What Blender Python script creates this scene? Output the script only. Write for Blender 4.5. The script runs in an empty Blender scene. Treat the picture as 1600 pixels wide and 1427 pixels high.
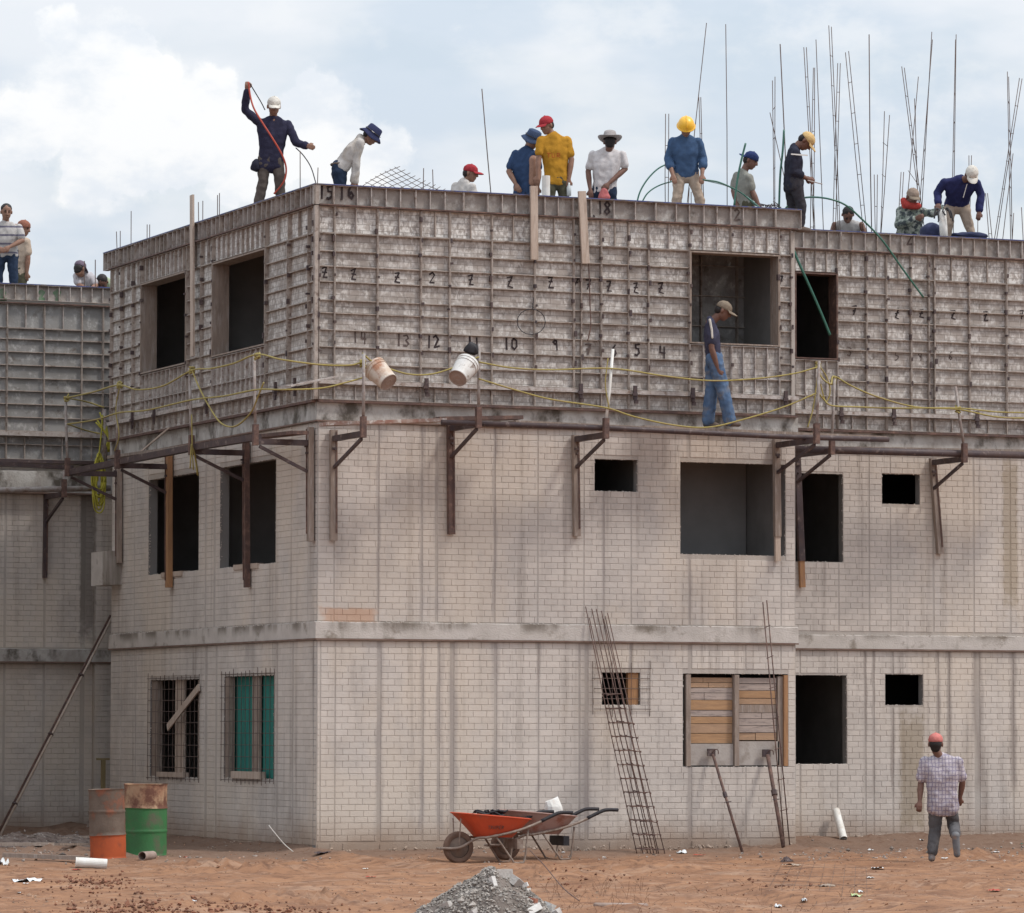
import bpy, bmesh, math, random
from mathutils import Vector, Matrix, noise
random.seed(7)
SC = bpy.context.scene
COL = SC.collection
PI = math.pi

# ------------------------------------------------------------------ camera
F, YAW, PITCH, ROLL = 6771.3, 0.3999, 0.0622, 0.002
CAM = Vector((-19.478, -52.538, 1.617))
fw = Vector((math.sin(YAW)*math.cos(PITCH), math.cos(YAW)*math.cos(PITCH), math.sin(PITCH)))
rt = Vector((math.cos(YAW), -math.sin(YAW), 0)); up = rt.cross(fw)
R2 = rt*math.cos(ROLL)+up*math.sin(ROLL); U2 = -rt*math.sin(ROLL)+up*math.cos(ROLL)
cd = bpy.data.cameras.new('camera'); cam = bpy.data.objects.new('camera', cd); COL.objects.link(cam)
cd.sensor_width = 36; cd.lens = F/1600*36; cd.clip_start = 1; cd.clip_end = 3000
M = Matrix.Identity(4)
for i in range(3):
    M[i][0] = R2[i]; M[i][1] = U2[i]; M[i][2] = -fw[i]; M[i][3] = CAM[i]
cam.matrix_world = M
SC.camera = cam

# ------------------------------------------------------------------ world, sun, exposure
SUN_EL, SUN_AZ = math.radians(55), math.radians(128)      # azimuth clockwise from +Y (depth of the building)
w = bpy.data.worlds.new('World'); SC.world = w; w.use_nodes = True
nt = w.node_tree; N_ = nt.nodes; L_ = nt.links
for n in list(N_): N_.remove(n)
def wn(t, **k):
    n = N_.new(t)
    for a, b in k.items(): setattr(n, a, b)
    return n
def wmath(op, a, b=None, c=None, clamp=False):
    n = wn('ShaderNodeMath', operation=op); n.use_clamp = clamp
    for i, v in enumerate((a, b, c)):
        if v is None: continue
        if isinstance(v, (int, float)): n.inputs[i].default_value = v
        else: L_.new(v, n.inputs[i])
    return n.outputs[0]
out = wn('ShaderNodeOutputWorld'); bg = wn('ShaderNodeBackground'); bg2 = wn('ShaderNodeBackground'); mixs = wn('ShaderNodeMixShader')
sky = wn('ShaderNodeTexSky'); sky.sky_type = 'NISHITA'; sky.sun_disc = False
sky.sun_elevation = SUN_EL; sky.sun_rotation = SUN_AZ
sky.air_density = 1.2; sky.dust_density = 2.0
L_.new(sky.outputs[0], bg.inputs[0]); bg.inputs[1].default_value = 0.15
tc = wn('ShaderNodeTexCoord')
def wnoise(scale, det=6, rough=.55, off=(0, 0, 0), squash=2.2):
    mp = wn('ShaderNodeMapping'); mp.inputs['Location'].default_value = off; mp.inputs['Scale'].default_value = (1, 1, squash)
    L_.new(tc.outputs['Generated'], mp.inputs[0])
    n = wn('ShaderNodeTexNoise'); n.inputs['Scale'].default_value = scale; n.inputs['Detail'].default_value = det
    n.inputs['Roughness'].default_value = rough; L_.new(mp.outputs[0], n.inputs[0]); return n
def sstep(v, a, b, lo=0, hi=1):
    n = wn('ShaderNodeMapRange', interpolation_type='SMOOTHSTEP')
    L_.new(v, n.inputs[0]); n.inputs[1].default_value = a; n.inputs[2].default_value = b
    n.inputs[3].default_value = lo; n.inputs[4].default_value = hi; return n.outputs[0]
# overcast cover: soft white and blue-grey cloud all round, a few blue gaps
n1 = wnoise(13, 5, .5, (3, 1, 2), 2.6); n2 = wnoise(34, 7, .6, (7, 2, 5), 1.6); n3 = wnoise(75, 6, .65, (2, 9, 1), 1.3)
def dirpx(px, py):
    return (fw + R2*((px-800)/F) - U2*((py-713.5)/F)).normalized()
# the cumulus heaps on the left: each lobe is a direction and a radius, edges broken by noise
LOBES = [(185, 95, 75), (120, 160, 90), (232, 130, 62), (330, 165, 62), (352, 128, 34), (290, 190, 70), (500, 170, 62), (548, 215, 52), (455, 220, 80), (380, 240, 95),
         (540, 262, 60), (240, 235, 90), (90, 50, 40), (30, 210, 70), (150, 270, 70), (600, 240, 50)]
dist_off = wn('ShaderNodeVectorMath', operation='SCALE'); sub = wn('ShaderNodeVectorMath', operation='SUBTRACT')
nz = wn('ShaderNodeTexNoise'); nz.inputs['Scale'].default_value = 95; nz.inputs['Detail'].default_value = 7; nz.inputs['Roughness'].default_value = .6
L_.new(tc.outputs['Generated'], nz.inputs[0]); L_.new(nz.outputs['Color'], sub.inputs[0]); sub.inputs[1].default_value = (.5, .5, .5)
L_.new(sub.outputs[0], dist_off.inputs[0]); dist_off.inputs['Scale'].default_value = .016
addv = wn('ShaderNodeVectorMath', operation='ADD'); L_.new(tc.outputs['Generated'], addv.inputs[0]); L_.new(dist_off.outputs[0], addv.inputs[1])
cur = None
for (px, py, r) in LOBES:
    d = wn('ShaderNodeVectorMath', operation='DISTANCE'); L_.new(addv.outputs[0], d.inputs[0]); d.inputs[1].default_value = dirpx(px, py)
    v = wmath('DIVIDE', d.outputs['Value'], r/F)
    cur = v if cur is None else wmath('SMOOTH_MIN', cur, v, .25)
heap = sstep(cur, .78, 1.12, 1, 0)
grey = wn('ShaderNodeMixRGB'); L_.new(sstep(n1.outputs[0], .42, .6), grey.inputs[0])
grey.inputs[1].default_value = (.68, .765, .865, 1); grey.inputs[2].default_value = (.84, .88, .935, 1)
g2 = wn('ShaderNodeMixRGB'); L_.new(sstep(n2.outputs[0], .48, .68, 0, .55), g2.inputs[0]); L_.new(grey.outputs[0], g2.inputs[1]); g2.inputs[2].default_value = (.92, .94, .965, 1)
hc = wn('ShaderNodeMixRGB'); L_.new(sstep(n2.outputs[0], .36, .58), hc.inputs[0]); hc.inputs[1].default_value = (.82, .87, .935, 1); hc.inputs[2].default_value = (.99, 1.0, 1.01, 1)
g3 = wn('ShaderNodeMixRGB'); L_.new(heap, g3.inputs[0]); L_.new(g2.outputs[0], g3.inputs[1]); L_.new(hc.outputs[0], g3.inputs[2])
L_.new(g3.outputs[0], bg2.inputs[0])
# overcast luminance rises towards the zenith (CIE overcast law)
sepw = wn('ShaderNodeSeparateXYZ'); L_.new(tc.outputs['Generated'], sepw.inputs[0])
L_.new(wmath('MULTIPLY_ADD', wmath('MAXIMUM', sepw.outputs[2], 0), 1.0, .86), bg2.inputs[1])
# blue gap share
n4 = wnoise(17, 4, .5, (11, 4, 8), 3.0)
gap = sstep(n4.outputs[0], .50, .62, .97, .85)
cover = wmath('MAXIMUM', gap, heap, clamp=True)
L_.new(cover, mixs.inputs[0]); L_.new(bg.outputs[0], mixs.inputs[1]); L_.new(bg2.outputs[0], mixs.inputs[2]); L_.new(mixs.outputs[0], out.inputs[0])

sd = bpy.data.lights.new('sun', 'SUN'); sd.energy = 2.4; sd.angle = math.radians(10); sd.color = (1, .95, .88)
so = bpy.data.objects.new('sun', sd); COL.objects.link(so)
sdir = Vector((math.sin(SUN_AZ)*math.cos(SUN_EL), math.cos(SUN_AZ)*math.cos(SUN_EL), math.sin(SUN_EL)))
so.rotation_euler = sdir.to_track_quat('Z', 'Y').to_euler()
SC.view_settings.view_transform = 'Standard'; SC.view_settings.look = 'None'; SC.view_settings.exposure = 0.0; SC.view_settings.gamma = 1
SC.view_settings.use_curve_mapping = False
SC.render.engine = 'CYCLES'

# ------------------------------------------------------------------ where a line of sight meets a plane of the site
def ray(px, py): return fw + R2*((px-800)/F) - U2*((py-713.5)/F)
def on_z(px, py, z): d = ray(px, py); return CAM + d*((z-CAM.z)/d.z)
def on_y(px, py, y): d = ray(px, py); return CAM + d*((y-CAM.y)/d.y)
def on_x(px, py, x): d = ray(px, py); return CAM + d*((x-CAM.x)/d.x)
class Face:
    """a facade: origin, direction along it, outward normal"""
    def __init__(s, o, u, n): s.o = Vector(o); s.u = Vector(u); s.n = Vector(n)
    def pt(s, u, z, n=0): p = s.o + s.u*u + s.n*n; p.z += z; return p
    def uz(s, px, py, n=0):
        o = s.o + s.n*n; d = ray(px, py); t = (o-CAM).dot(s.n)/d.dot(s.n); p = CAM + d*t
        return (p-s.o).dot(s.u), p.z
STEP = 1.884; L1 = 6.897; L0 = 8.724; YW = 10.5
Z1, Z2, Z3 = 2.75, 5.576, 8.63
MAIN = Face((0, 0, 0), (1, 0, 0), (0, -1, 0)); REC = Face((0, STEP, 0), (1, 0, 0), (0, -1, 0))
LEFT = Face((0, 0, 0), (0, 1, 0), (-1, 0, 0)); WING = Face((0, YW, 0), (1, 0, 0), (0, -1, 0))

# ------------------------------------------------------------------ mesh helpers
class MB:
    def __init__(s): s.v = []; s.f = []; s.m = []; s.tone = []
    def add(s, vs, fs, mi=0, tone=.5):
        b = len(s.v); s.v.extend([tuple(v) for v in vs]); s.f.extend([tuple(b+i for i in f) for f in fs])
        s.m.extend([mi]*len(fs)); s.tone.extend([tone]*len(fs))
    def box(s, p, q, mi=0, tone=.5):
        x0, y0, z0 = p; x1, y1, z1 = q
        s.add([(x0,y0,z0),(x1,y0,z0),(x1,y1,z0),(x0,y1,z0),(x0,y0,z1),(x1,y0,z1),(x1,y1,z1),(x0,y1,z1)],
              [(0,3,2,1),(4,5,6,7),(0,1,5,4),(1,2,6,5),(2,3,7,6),(3,0,4,7)], mi, tone)
    def fbox(s, Fc, u0, u1, z0, z1, n0, n1, mi=0, tone=.5):
        P = [Fc.pt(u, z, n) for z in (z0, z1) for (u, n) in ((u0,n0),(u1,n0),(u1,n1),(u0,n1))]
        s.add(P, [(0,3,2,1),(4,5,6,7),(0,1,5,4),(1,2,6,5),(2,3,7,6),(3,0,4,7)], mi, tone)
    def beam(s, a, b, w, h, upv=(0,0,1), mi=0, tone=.5):
        a = Vector(a); b = Vector(b); d = (b-a).normalized(); upv = Vector(upv)
        if abs(d.dot(upv)) > .98: upv = Vector((0,1,0))
        x = d.cross(upv).normalized(); y = x.cross(d).normalized()
        P = [p + x*(sx*w/2) + y*(sy*h/2) for p in (a, b) for sx, sy in ((-1,-1),(1,-1),(1,1),(-1,1))]
        s.add(P, [(0,3,2,1),(4,5,6,7),(0,1,5,4),(1,2,6,5),(2,3,7,6),(3,0,4,7)], mi, tone)
    def tube(s, pts, r, n=8, mi=0, tone=.5, caps=True, r2=None):
        pts = [Vector(p) for p in pts]; k = len(pts); rings = []
        ref = Vector((0,0,1)); d0 = (pts[1]-pts[0]).normalized()
        if abs(d0.dot(ref)) > .9: ref = Vector((1,0,0))
        x = d0.cross(ref).normalized()
        for i, p in enumerate(pts):
            d = (pts[min(i+1,k-1)]-pts[max(i-1,0)]).normalized()
            x = (x - d*x.dot(d)).normalized(); y = d.cross(x)
            rr = r if r2 is None else r+(r2-r)*i/(k-1)
            rings.append([p + x*(math.cos(2*PI*j/n)*rr) + y*(math.sin(2*PI*j/n)*rr) for j in range(n)])
        vs = [v for rg in rings for v in rg]; fs = []
        for i in range(k-1):
            for j in range(n):
                a = i*n+j; b = i*n+(j+1) % n; fs.append((a, b, b+n, a+n))
        if caps: fs += [tuple(reversed(range(n))), tuple(range((k-1)*n, k*n))]
        s.add(vs, fs, mi, tone)
    def lathe(s, prof, axis_o=(0,0,0), axis=(0,0,1), n=24, mi=0, tone=.5):
        o = Vector(axis_o); ax = Vector(axis).normalized(); ref = Vector((1,0,0)) if abs(ax.x) < .9 else Vector((0,1,0))
        x = ax.cross(ref).normalized(); y = ax.cross(x); vs = []; fs = []
        for (r, h) in prof:
            for j in range(n):
                a = 2*PI*j/n; vs.append(o + ax*h + x*(r*math.cos(a)) + y*(r*math.sin(a)))
        for i in range(len(prof)-1):
            for j in range(n):
                a = i*n+j; b = i*n+(j+1) % n; fs.append((a, b, b+n, a+n))
        s.add(vs, fs, mi, tone)
    def build(s, name, mats, parent=None, smooth=False, loc=None, fixn=False, **tags):
        base = Vector((0,0,0))
        if parent is not None: base = world_loc(parent)
        if loc is not None: base = Vector(loc)
        me = bpy.data.meshes.new(name)
        me.from_pydata([(v[0]-base.x, v[1]-base.y, v[2]-base.z) for v in s.v], [], s.f)
        if not isinstance(mats, (list, tuple)): mats = [mats]
        for m in mats: me.materials.append(m)
        if len(mats) > 1: me.polygons.foreach_set('material_index', s.m)
        at = me.attributes.new('tone', 'FLOAT', 'FACE'); at.data.foreach_set('value', s.tone)
        if smooth: me.polygons.foreach_set('use_smooth', [True]*len(me.polygons))
        if fixn:
            bm = bmesh.new(); bm.from_mesh(me); bmesh.ops.recalc_face_normals(bm, faces=bm.faces); bm.to_mesh(me); bm.free()
        me.update()
        o = bpy.data.objects.new(name, me); COL.objects.link(o)
        if parent is not None: o.parent = parent
        o.location = base - (world_loc(parent) if parent is not None else Vector((0,0,0)))
        tagit(o, **tags); return o
WL = {}
def world_loc(o):
    p = Vector((0,0,0))
    while o is not None: p = p + o.location; o = o.parent
    return p
def tagit(o, label=None, cat=None, group=None, kind=None):
    if label: o['label'] = label
    if cat: o['category'] = cat
    if group: o['group'] = group
    if kind: o['kind'] = kind
    return o
def thing(name, loc, label, cat, group=None):
    o = bpy.data.objects.new(name, None); COL.objects.link(o); o.location = loc; o.empty_display_size = .2
    return tagit(o, label, cat, group)
def inst(src, name, loc, parent):
    o = bpy.data.objects.new(name, src.data); COL.objects.link(o); o.parent = parent
    o.location = Vector(loc) - world_loc(parent); return o

# ------------------------------------------------------------------ materials (procedural, world-position based)
def material(name, c1, c2, scale=3, rough=.85, stretch=(1,1,1), bump=.0, bscale=40, c3=None, s3=1.5, t3=(.5,.7), tone=0.0, metal=0.0, objcoord=False, rand=0.0, lo=.35, hi=.65, spec=.3):
    m = bpy.data.materials.new(name); m.use_nodes = True; nt = m.node_tree; nd = nt.nodes; lk = nt.links
    b = nd['Principled BSDF']; b.inputs['Roughness'].default_value = rough; b.inputs['Metallic'].default_value = metal
    b.inputs['Specular IOR Level'].default_value = spec
    if objcoord: src = nd.new('ShaderNodeTexCoord').outputs['Object']
    else: src = nd.new('ShaderNodeNewGeometry').outputs['Position']
    mp = nd.new('ShaderNodeMapping'); mp.inputs['Scale'].default_value = stretch; lk.new(src, mp.inputs[0])
    n = nd.new('ShaderNodeTexNoise'); n.inputs['Scale'].default_value = scale; n.inputs['Detail'].default_value = 7; n.inputs['Roughness'].default_value = .6
    lk.new(mp.outputs[0], n.inputs[0])
    def mr(v, a, bb, c=0, d=1):
        r = nd.new('ShaderNodeMapRange'); lk.new(v, r.inputs[0]); r.inputs[1].default_value = a; r.inputs[2].default_value = bb; r.inputs[3].default_value = c; r.inputs[4].default_value = d; return r.outputs[0]
    mx = nd.new('ShaderNodeMixRGB'); lk.new(mr(n.outputs[0], lo, hi), mx.inputs[0]); mx.inputs[1].default_value = (*c1, 1); mx.inputs[2].default_value = (*c2, 1)
    col = mx.outputs[0]
    if c3:
        n2 = nd.new('ShaderNodeTexNoise'); n2.inputs['Scale'].default_value = s3; n2.inputs['Detail'].default_value = 8; n2.inputs['Roughness'].default_value = .65; lk.new(mp.outputs[0], n2.inputs[0])
        m2 = nd.new('ShaderNodeMixRGB'); lk.new(mr(n2.outputs[0], *t3), m2.inputs[0]); lk.new(col, m2.inputs[1]); m2.inputs[2].default_value = (*c3, 1); col = m2.outputs[0]
    if rand:
        oi = nd.new('ShaderNodeObjectInfo'); m3 = nd.new('ShaderNodeHueSaturation'); lk.new(col, m3.inputs['Color']); lk.new(mr(oi.outputs['Random'], 0, 1, 1-rand, 1+rand), m3.inputs['Value']); col = m3.outputs[0]
    if tone:
        at = nd.new('ShaderNodeAttribute'); at.attribute_name = 'tone'; m4 = nd.new('ShaderNodeHueSaturation'); lk.new(col, m4.inputs['Color']); lk.new(mr(at.outputs['Fac'], 0, 1, 1-tone, 1+tone), m4.inputs['Value']); col = m4.outputs[0]
    lk.new(col, b.inputs['Base Color'])
    if bump:
        n5 = nd.new('ShaderNodeTexNoise'); n5.inputs['Scale'].default_value = bscale; n5.inputs['Detail'].default_value = 6; lk.new(mp.outputs[0], n5.inputs[0])
        bp = nd.new('ShaderNodeBump'); bp.inputs['Strength'].default_value = bump; bp.inputs['Distance'].default_value = .02; lk.new(n5.outputs[0], bp.inputs['Height']); lk.new(bp.outputs[0], b.inputs['Normal'])
    m['col'] = 1
    return m
def hooks(m):
    nt = m.node_tree; b = nt.nodes['Principled BSDF']; return nt, nt.nodes, nt.links, b
def add_layer(m, fac_fn, color):
    """mix one more colour over the base with a factor made by fac_fn(nodes, links, pos)"""
    nt, nd, lk, b = hooks(m); prev = b.inputs['Base Color'].links[0].from_socket
    pos = nd.new('ShaderNodeNewGeometry').outputs['Position']
    fac = fac_fn(nd, lk, pos); mx = nd.new('ShaderNodeMixRGB'); lk.new(fac, mx.inputs[0]); lk.new(prev, mx.inputs[1]); mx.inputs[2].default_value = (*color, 1); lk.new(mx.outputs[0], b.inputs['Base Color'])
def nmath(nd, lk, op, a, b=None, clamp=False):
    n = nd.new('ShaderNodeMath'); n.operation = op; n.use_clamp = clamp
    for i, v in enumerate((a, b)):
        if v is None: continue
        if isinstance(v, (int, float)): n.inputs[i].default_value = v
        else: lk.new(v, n.inputs[i])
    return n.outputs[0]
def nnoise(nd, lk, pos, scale, st=(1,1,1), det=6, rough=.6, off=(0,0,0)):
    mp = nd.new('ShaderNodeMapping'); mp.inputs['Scale'].default_value = st; mp.inputs['Location'].default_value = off; lk.new(pos, mp.inputs[0])
    n = nd.new('ShaderNodeTexNoise'); n.inputs['Scale'].default_value = scale; n.inputs['Detail'].default_value = det; n.inputs['Roughness'].default_value = rough; lk.new(mp.outputs[0], n.inputs[0]); return n.outputs[0]
def nstep(nd, lk, v, a, b, c=0, d=1):
    r = nd.new('ShaderNodeMapRange'); r.interpolation_type = 'SMOOTHSTEP'; lk.new(v, r.inputs[0])
    for i, x in enumerate((a, b, c, d)): r.inputs[i+1].default_value = x
    return r.outputs[0]

def wall_mat(name, c1, c2, rand=0, tone=0):
    m = material(name, c1, c2, scale=.9, rough=.9, bump=.25, bscale=55, rand=rand, tone=tone, c3=tuple(x*.80 for x in c1), s3=2.3, t3=(.5,.8))
    # vertical dirt streaks, run marks below slabs, red soil splash at the foot
    def streak(nd, lk, pos):
        a = nstep(nd, lk, nnoise(nd, lk, pos, 1, (6.5, 6.5, .16)), .48, .70, 0, .75)
        c = nstep(nd, lk, nnoise(nd, lk, pos, 1, (1.1, 1.1, .5), off=(4,2,1)), .38, .62, .15, 1)
        return nmath(nd, lk, 'MULTIPLY', a, c)
    add_layer(m, streak, (.25, .21, .185))
    def blot(nd, lk, pos):
        return nstep(nd, lk, nnoise(nd, lk, pos, 1.1, (1, 1, .8), off=(8,8,1), det=9, rough=.7), .50, .70, 0, .42)
    add_layer(m, blot, (.30, .265, .245))
    def warm(nd, lk, pos):
        return nstep(nd, lk, nnoise(nd, lk, pos, .55, (1, 1, .6), off=(2,5,6)), .46, .62, 0, .55)
    add_layer(m, warm, tuple(a*b for a, b in zip(c1, (1.03, .98, .90))))
    def runs(nd, lk, pos):
        s = nd.new('ShaderNodeSeparateXYZ'); lk.new(pos, s.inputs[0])
        zz = nmath(nd, lk, 'MODULO', nmath(nd, lk, 'ADD', s.outputs[2], 2.80), 2.80)
        h = nstep(nd, lk, zz, 1.2, 2.75)
        a = nstep(nd, lk, nnoise(nd, lk, pos, 1, (14, 14, .3), off=(1,7,3)), .55, .72, 0, .5)
        return nmath(nd, lk, 'MULTIPLY', nmath(nd, lk, 'MULTIPLY', a, h), nstep(nd, lk, nnoise(nd, lk, pos, .7, off=(9,9,9)), .4, .6))
    add_layer(m, runs, (.20, .16, .13))
    def foot(nd, lk, pos):
        s = nd.new('ShaderNodeSeparateXYZ'); lk.new(pos, s.inputs[0])
        zz = nmath(nd, lk, 'ADD', s.outputs[2], nmath(nd, lk, 'MULTIPLY', nnoise(nd, lk, pos, 1.7), -.5))
        return nstep(nd, lk, zz, -.32, .28, .78, 0)
    add_layer(m, foot, (.27, .18, .125))
    return m
C1, C2 = (.585, .525, .475), (.505, .46, .425)
M_WALL = wall_mat('cast_concrete_joint', tuple(x*.78 for x in C1), tuple(x*.78 for x in C2))
M_BRICK = wall_mat('cast_concrete_brick_face', C1, C2, tone=.055)
M_BRICK1 = wall_mat('cast_concrete_brick_piece', C1, C2, rand=.04)
def spot(face_pt, rx, rz):
    def f(nd, lk, pos):
        s = nd.new('ShaderNodeVectorMath'); s.operation = 'SUBTRACT'; lk.new(pos, s.inputs[0]); s.inputs[1].default_value = face_pt
        q = nd.new('ShaderNodeSeparateXYZ'); lk.new(s.outputs[0], q.inputs[0])
        a = nmath(nd, lk, 'DIVIDE', q.outputs[0], rx); b = nmath(nd, lk, 'DIVIDE', q.outputs[2], rz)
        yy = nmath(nd, lk, 'DIVIDE', q.outputs[1], .4)
        r = nmath(nd, lk, 'MAXIMUM', nmath(nd, lk, 'MAXIMUM', nmath(nd, lk, 'ABSOLUTE', a), nmath(nd, lk, 'ABSOLUTE', b)), nmath(nd, lk, 'ABSOLUTE', yy))
        r2 = nmath(nd, lk, 'ADD', r, nmath(nd, lk, 'MULTIPLY', nnoise(nd, lk, pos, 9), .8))
        return nstep(nd, lk, r2, 1.05, 1.5, .6, 0)
    return f
def put_spot(Fc, x0, y0, x1, y1, color):
    u0, za = Fc.uz(x0, y0); u1, zb = Fc.uz(x1, y1); c = Fc.pt((u0+u1)/2, (za+zb)/2)
    for m in (M_WALL, M_BRICK, M_BRICK1): add_layer(m, spot(tuple(c), abs(u1-u0)/2, abs(za-zb)/2), color)
def seam_stain(Fc, lst, z0, z1, color, amt=.55):
    pts = [(Fc.uz(px, (1150 if z1 < 3 else 820))[0], w) for px, w in lst]; ax = 0
    y0 = Fc.o.y
    def f(nd, lk, pos):
        s = nd.new('ShaderNodeSeparateXYZ'); lk.new(pos, s.inputs[0]); cur = None
        wob = nmath(nd, lk, 'MULTIPLY', nmath(nd, lk, 'SUBTRACT', nnoise(nd, lk, pos, 2.2, (1, 1, .8)), .5), .16)
        for u, w_ in pts:
            d = nmath(nd, lk, 'DIVIDE', nmath(nd, lk, 'ABSOLUTE', nmath(nd, lk, 'ADD', nmath(nd, lk, 'SUBTRACT', s.outputs[0], u), wob)), w_)
            cur = d if cur is None else nmath(nd, lk, 'MINIMUM', cur, d)
        m_ = nstep(nd, lk, cur, .5, 1.3, 1, 0)
        yy = nmath(nd, lk, 'LESS_THAN', nmath(nd, lk, 'ABSOLUTE', nmath(nd, lk, 'SUBTRACT', s.outputs[1], y0)), .06)
        zz = nmath(nd, lk, 'MULTIPLY', nstep(nd, lk, s.outputs[2], z0, z0+.3), nstep(nd, lk, s.outputs[2], z1-.02, z1, 1, 0))
        n = nstep(nd, lk, nnoise(nd, lk, pos, 1, (5, 5, .7), off=(3,1,4)), .38, .60, .25, 1)
        return nmath(nd, lk, 'MULTIPLY', nmath(nd, lk, 'MULTIPLY', nmath(nd, lk, 'MULTIPLY', m_, n), nmath(nd, lk, 'MULTIPLY', yy, zz)), amt)
    for m in (M_WALL, M_BRICK, M_BRICK1): add_layer(m, f, color)
seam_stain(MAIN, [(592,.06),(660,.04),(687,.05),(708,.07),(774,.06),(841,.03),(915,.09),(985,.03),(1078,.05)], .1, 2.76, (.27, .235, .225))
seam_stain(MAIN, [(591,.03),(659,.04),(684,.06),(773,.03),(943,.03),(1077,.04)], 2.9, 5.58, (.27, .235, .225), .45)
seam_stain(REC, [(1352,.03),(1365,.03),(1395,.04),(1466,.04),(1483,.05),(1527,.09),(1583,.06)], .6, 2.76, (.25, .21, .19), .65)
put_spot(MAIN, 500, 948, 592, 976, (.50, .28, .17))
put_spot(REC, 1404, 1103, 1446, 1305, (.24, .185, .12))
put_spot(REC, 1565, 700, 1592, 960, (.30, .235, .16))
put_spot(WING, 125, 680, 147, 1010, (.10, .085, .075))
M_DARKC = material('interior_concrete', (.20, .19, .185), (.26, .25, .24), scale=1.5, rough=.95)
M_SLAB = material('slab_edge_concrete', (.54, .495, .46), (.46, .42, .385), scale=2.2, rough=.9, bump=.4, bscale=30, c3=(.20, .165, .13), s3=1.6, stretch=(1.6, 1.6, 2), t3=(.56, .70))
def slabtop(nd, lk, pos):
    s = nd.new('ShaderNodeSeparateXYZ'); lk.new(pos, s.inputs[0])
    h = nstep(nd, lk, nmath(nd, lk, 'ADD', s.outputs[2], nmath(nd, lk, 'MULTIPLY', nnoise(nd, lk, pos, 3, off=(2,2,2)), .14)), Z1S+.12, Z1S+.27)
    return nmath(nd, lk, 'MULTIPLY', h, nstep(nd, lk, nnoise(nd, lk, pos, 1.3, (1, 1, .1), off=(6,4,4)), .46, .60, 0, .8))
Z1S = 2.75
add_layer(M_SLAB, slabtop, (.13, .105, .08))
def slabruns(nd, lk, pos): return nstep(nd, lk, nnoise(nd, lk, pos, 1, (9, 9, .8), off=(5,1,1)), .56, .72, 0, .35)
add_layer(M_SLAB, slabruns, (.17, .14, .11))
M_SLABDIRTY = material('slab_edge_stained', (.50, .48, .455), (.32, .29, .265), scale=2.5, rough=.9, bump=.4, bscale=30, c3=(.11, .095, .08), s3=2.2, stretch=(1.5, 1.5, 1), t3=(.49, .64))
M_JOINTLIP = material('slab_lip_rust', (.16, .10, .08), (.22, .16, .13), scale=6)
# formwork aluminium caked in cement: brown-grey with whitish residue; the brick pattern is pressed into the sheets
def form_mat(name, c1, c2, white, w=(.50, .72), rand=.1, brick=True):
    m = material(name, c1, c2, scale=3.2, rough=.72, bump=.3, bscale=45, rand=rand, c3=(.11, .085, .07), s3=5.5, t3=(.56, .74), spec=.35)
    def white_f(nd, lk, pos):
        a = nstep(nd, lk, nnoise(nd, lk, pos, 5.5, off=(3,3,8)), w[0]-.07, w[1]-.05, 0, .85)
        b = nstep(nd, lk, nnoise(nd, lk, pos, 22, (1,1,.7), off=(1,3,8)), .42, .60, .15, 1)
        return nmath(nd, lk, 'MULTIPLY', a, b)
    add_layer(m, white_f, white)
    if brick:
        nt, nd, lk, b = hooks(m)
        pos = nd.new('ShaderNodeNewGeometry').outputs['Position']; s = nd.new('ShaderNodeSeparateXYZ'); lk.new(pos, s.inputs[0])
        c = nd.new('ShaderNodeCombineXYZ'); lk.new(nmath(nd, lk, 'ADD', s.outputs[0], s.outputs[1]), c.inputs[0]); lk.new(s.outputs[2], c.inputs[1])
        bt = nd.new('ShaderNodeTexBrick'); lk.new(c.outputs[0], bt.inputs[0]); bt.inputs['Scale'].default_value = 1
        bt.inputs['Brick Width'].default_value = .19; bt.inputs['Row Height'].default_value = .0775; bt.inputs['Mortar Size'].default_value = .006; bt.inputs['Mortar Smooth'].default_value = .3
        prev = b.inputs['Base Color'].links[0].from_socket; mx = nd.new('ShaderNodeMixRGB'); lk.new(nmath(nd, lk, 'MULTIPLY', bt.outputs['Fac'], .45), mx.inputs[0]); lk.new(prev, mx.inputs[1]); mx.inputs[2].default_value = (.15, .125, .11, 1); lk.new(mx.outputs[0], b.inputs['Base Color'])
        bp = nd.new('ShaderNodeBump'); bp.invert = True; bp.inputs['Strength'].default_value = .5; bp.inputs['Distance'].default_value = .02; lk.new(bt.outputs['Fac'], bp.inputs['Height'])
        pn = b.inputs['Normal'].links[0].from_socket; lk.new(pn, bp.inputs['Normal']); lk.new(bp.outputs[0], b.inputs['Normal'])
    return m
M_FORM = form_mat('formwork_sheet', (.36, .315, .285), (.28, .245, .22), (.62, .59, .56), w=(.44, .62))
M_FORMT = form_mat('formwork_sheet_cement_caked', (.40, .36, .33), (.29, .25, .225), (.74, .72, .69), w=(.34, .56))
M_FORMW = form_mat('formwork_sheet_grey', (.27, .265, .26), (.225, .215, .205), (.50, .49, .475), w=(.54, .74), brick=False)
M_EDGE = form_mat('formwork_edge_sheet', (.31, .27, .245), (.24, .21, .19), (.50, .48, .45), w=(.5, .72), brick=False)
M_RIB = material('formwork_rib', (.40, .345, .305), (.29, .24, .21), scale=9, rough=.65, rand=.1, c3=(.13, .085, .065), s3=12, t3=(.52, .7), bump=.3, bscale=80)
M_RIBL = material('formwork_rib_bare', (.46, .42, .40), (.33, .28, .25), scale=9, rough=.55, rand=.1, c3=(.18, .12, .09), s3=14, t3=(.5, .7), bump=.3, bscale=80)
M_BLUE = material('blue_release_film', (.07, .09, .26), (.11, .12, .24), scale=8, rough=.5, c3=(.16, .14, .15), s3=9, t3=(.5,.6))
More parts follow.
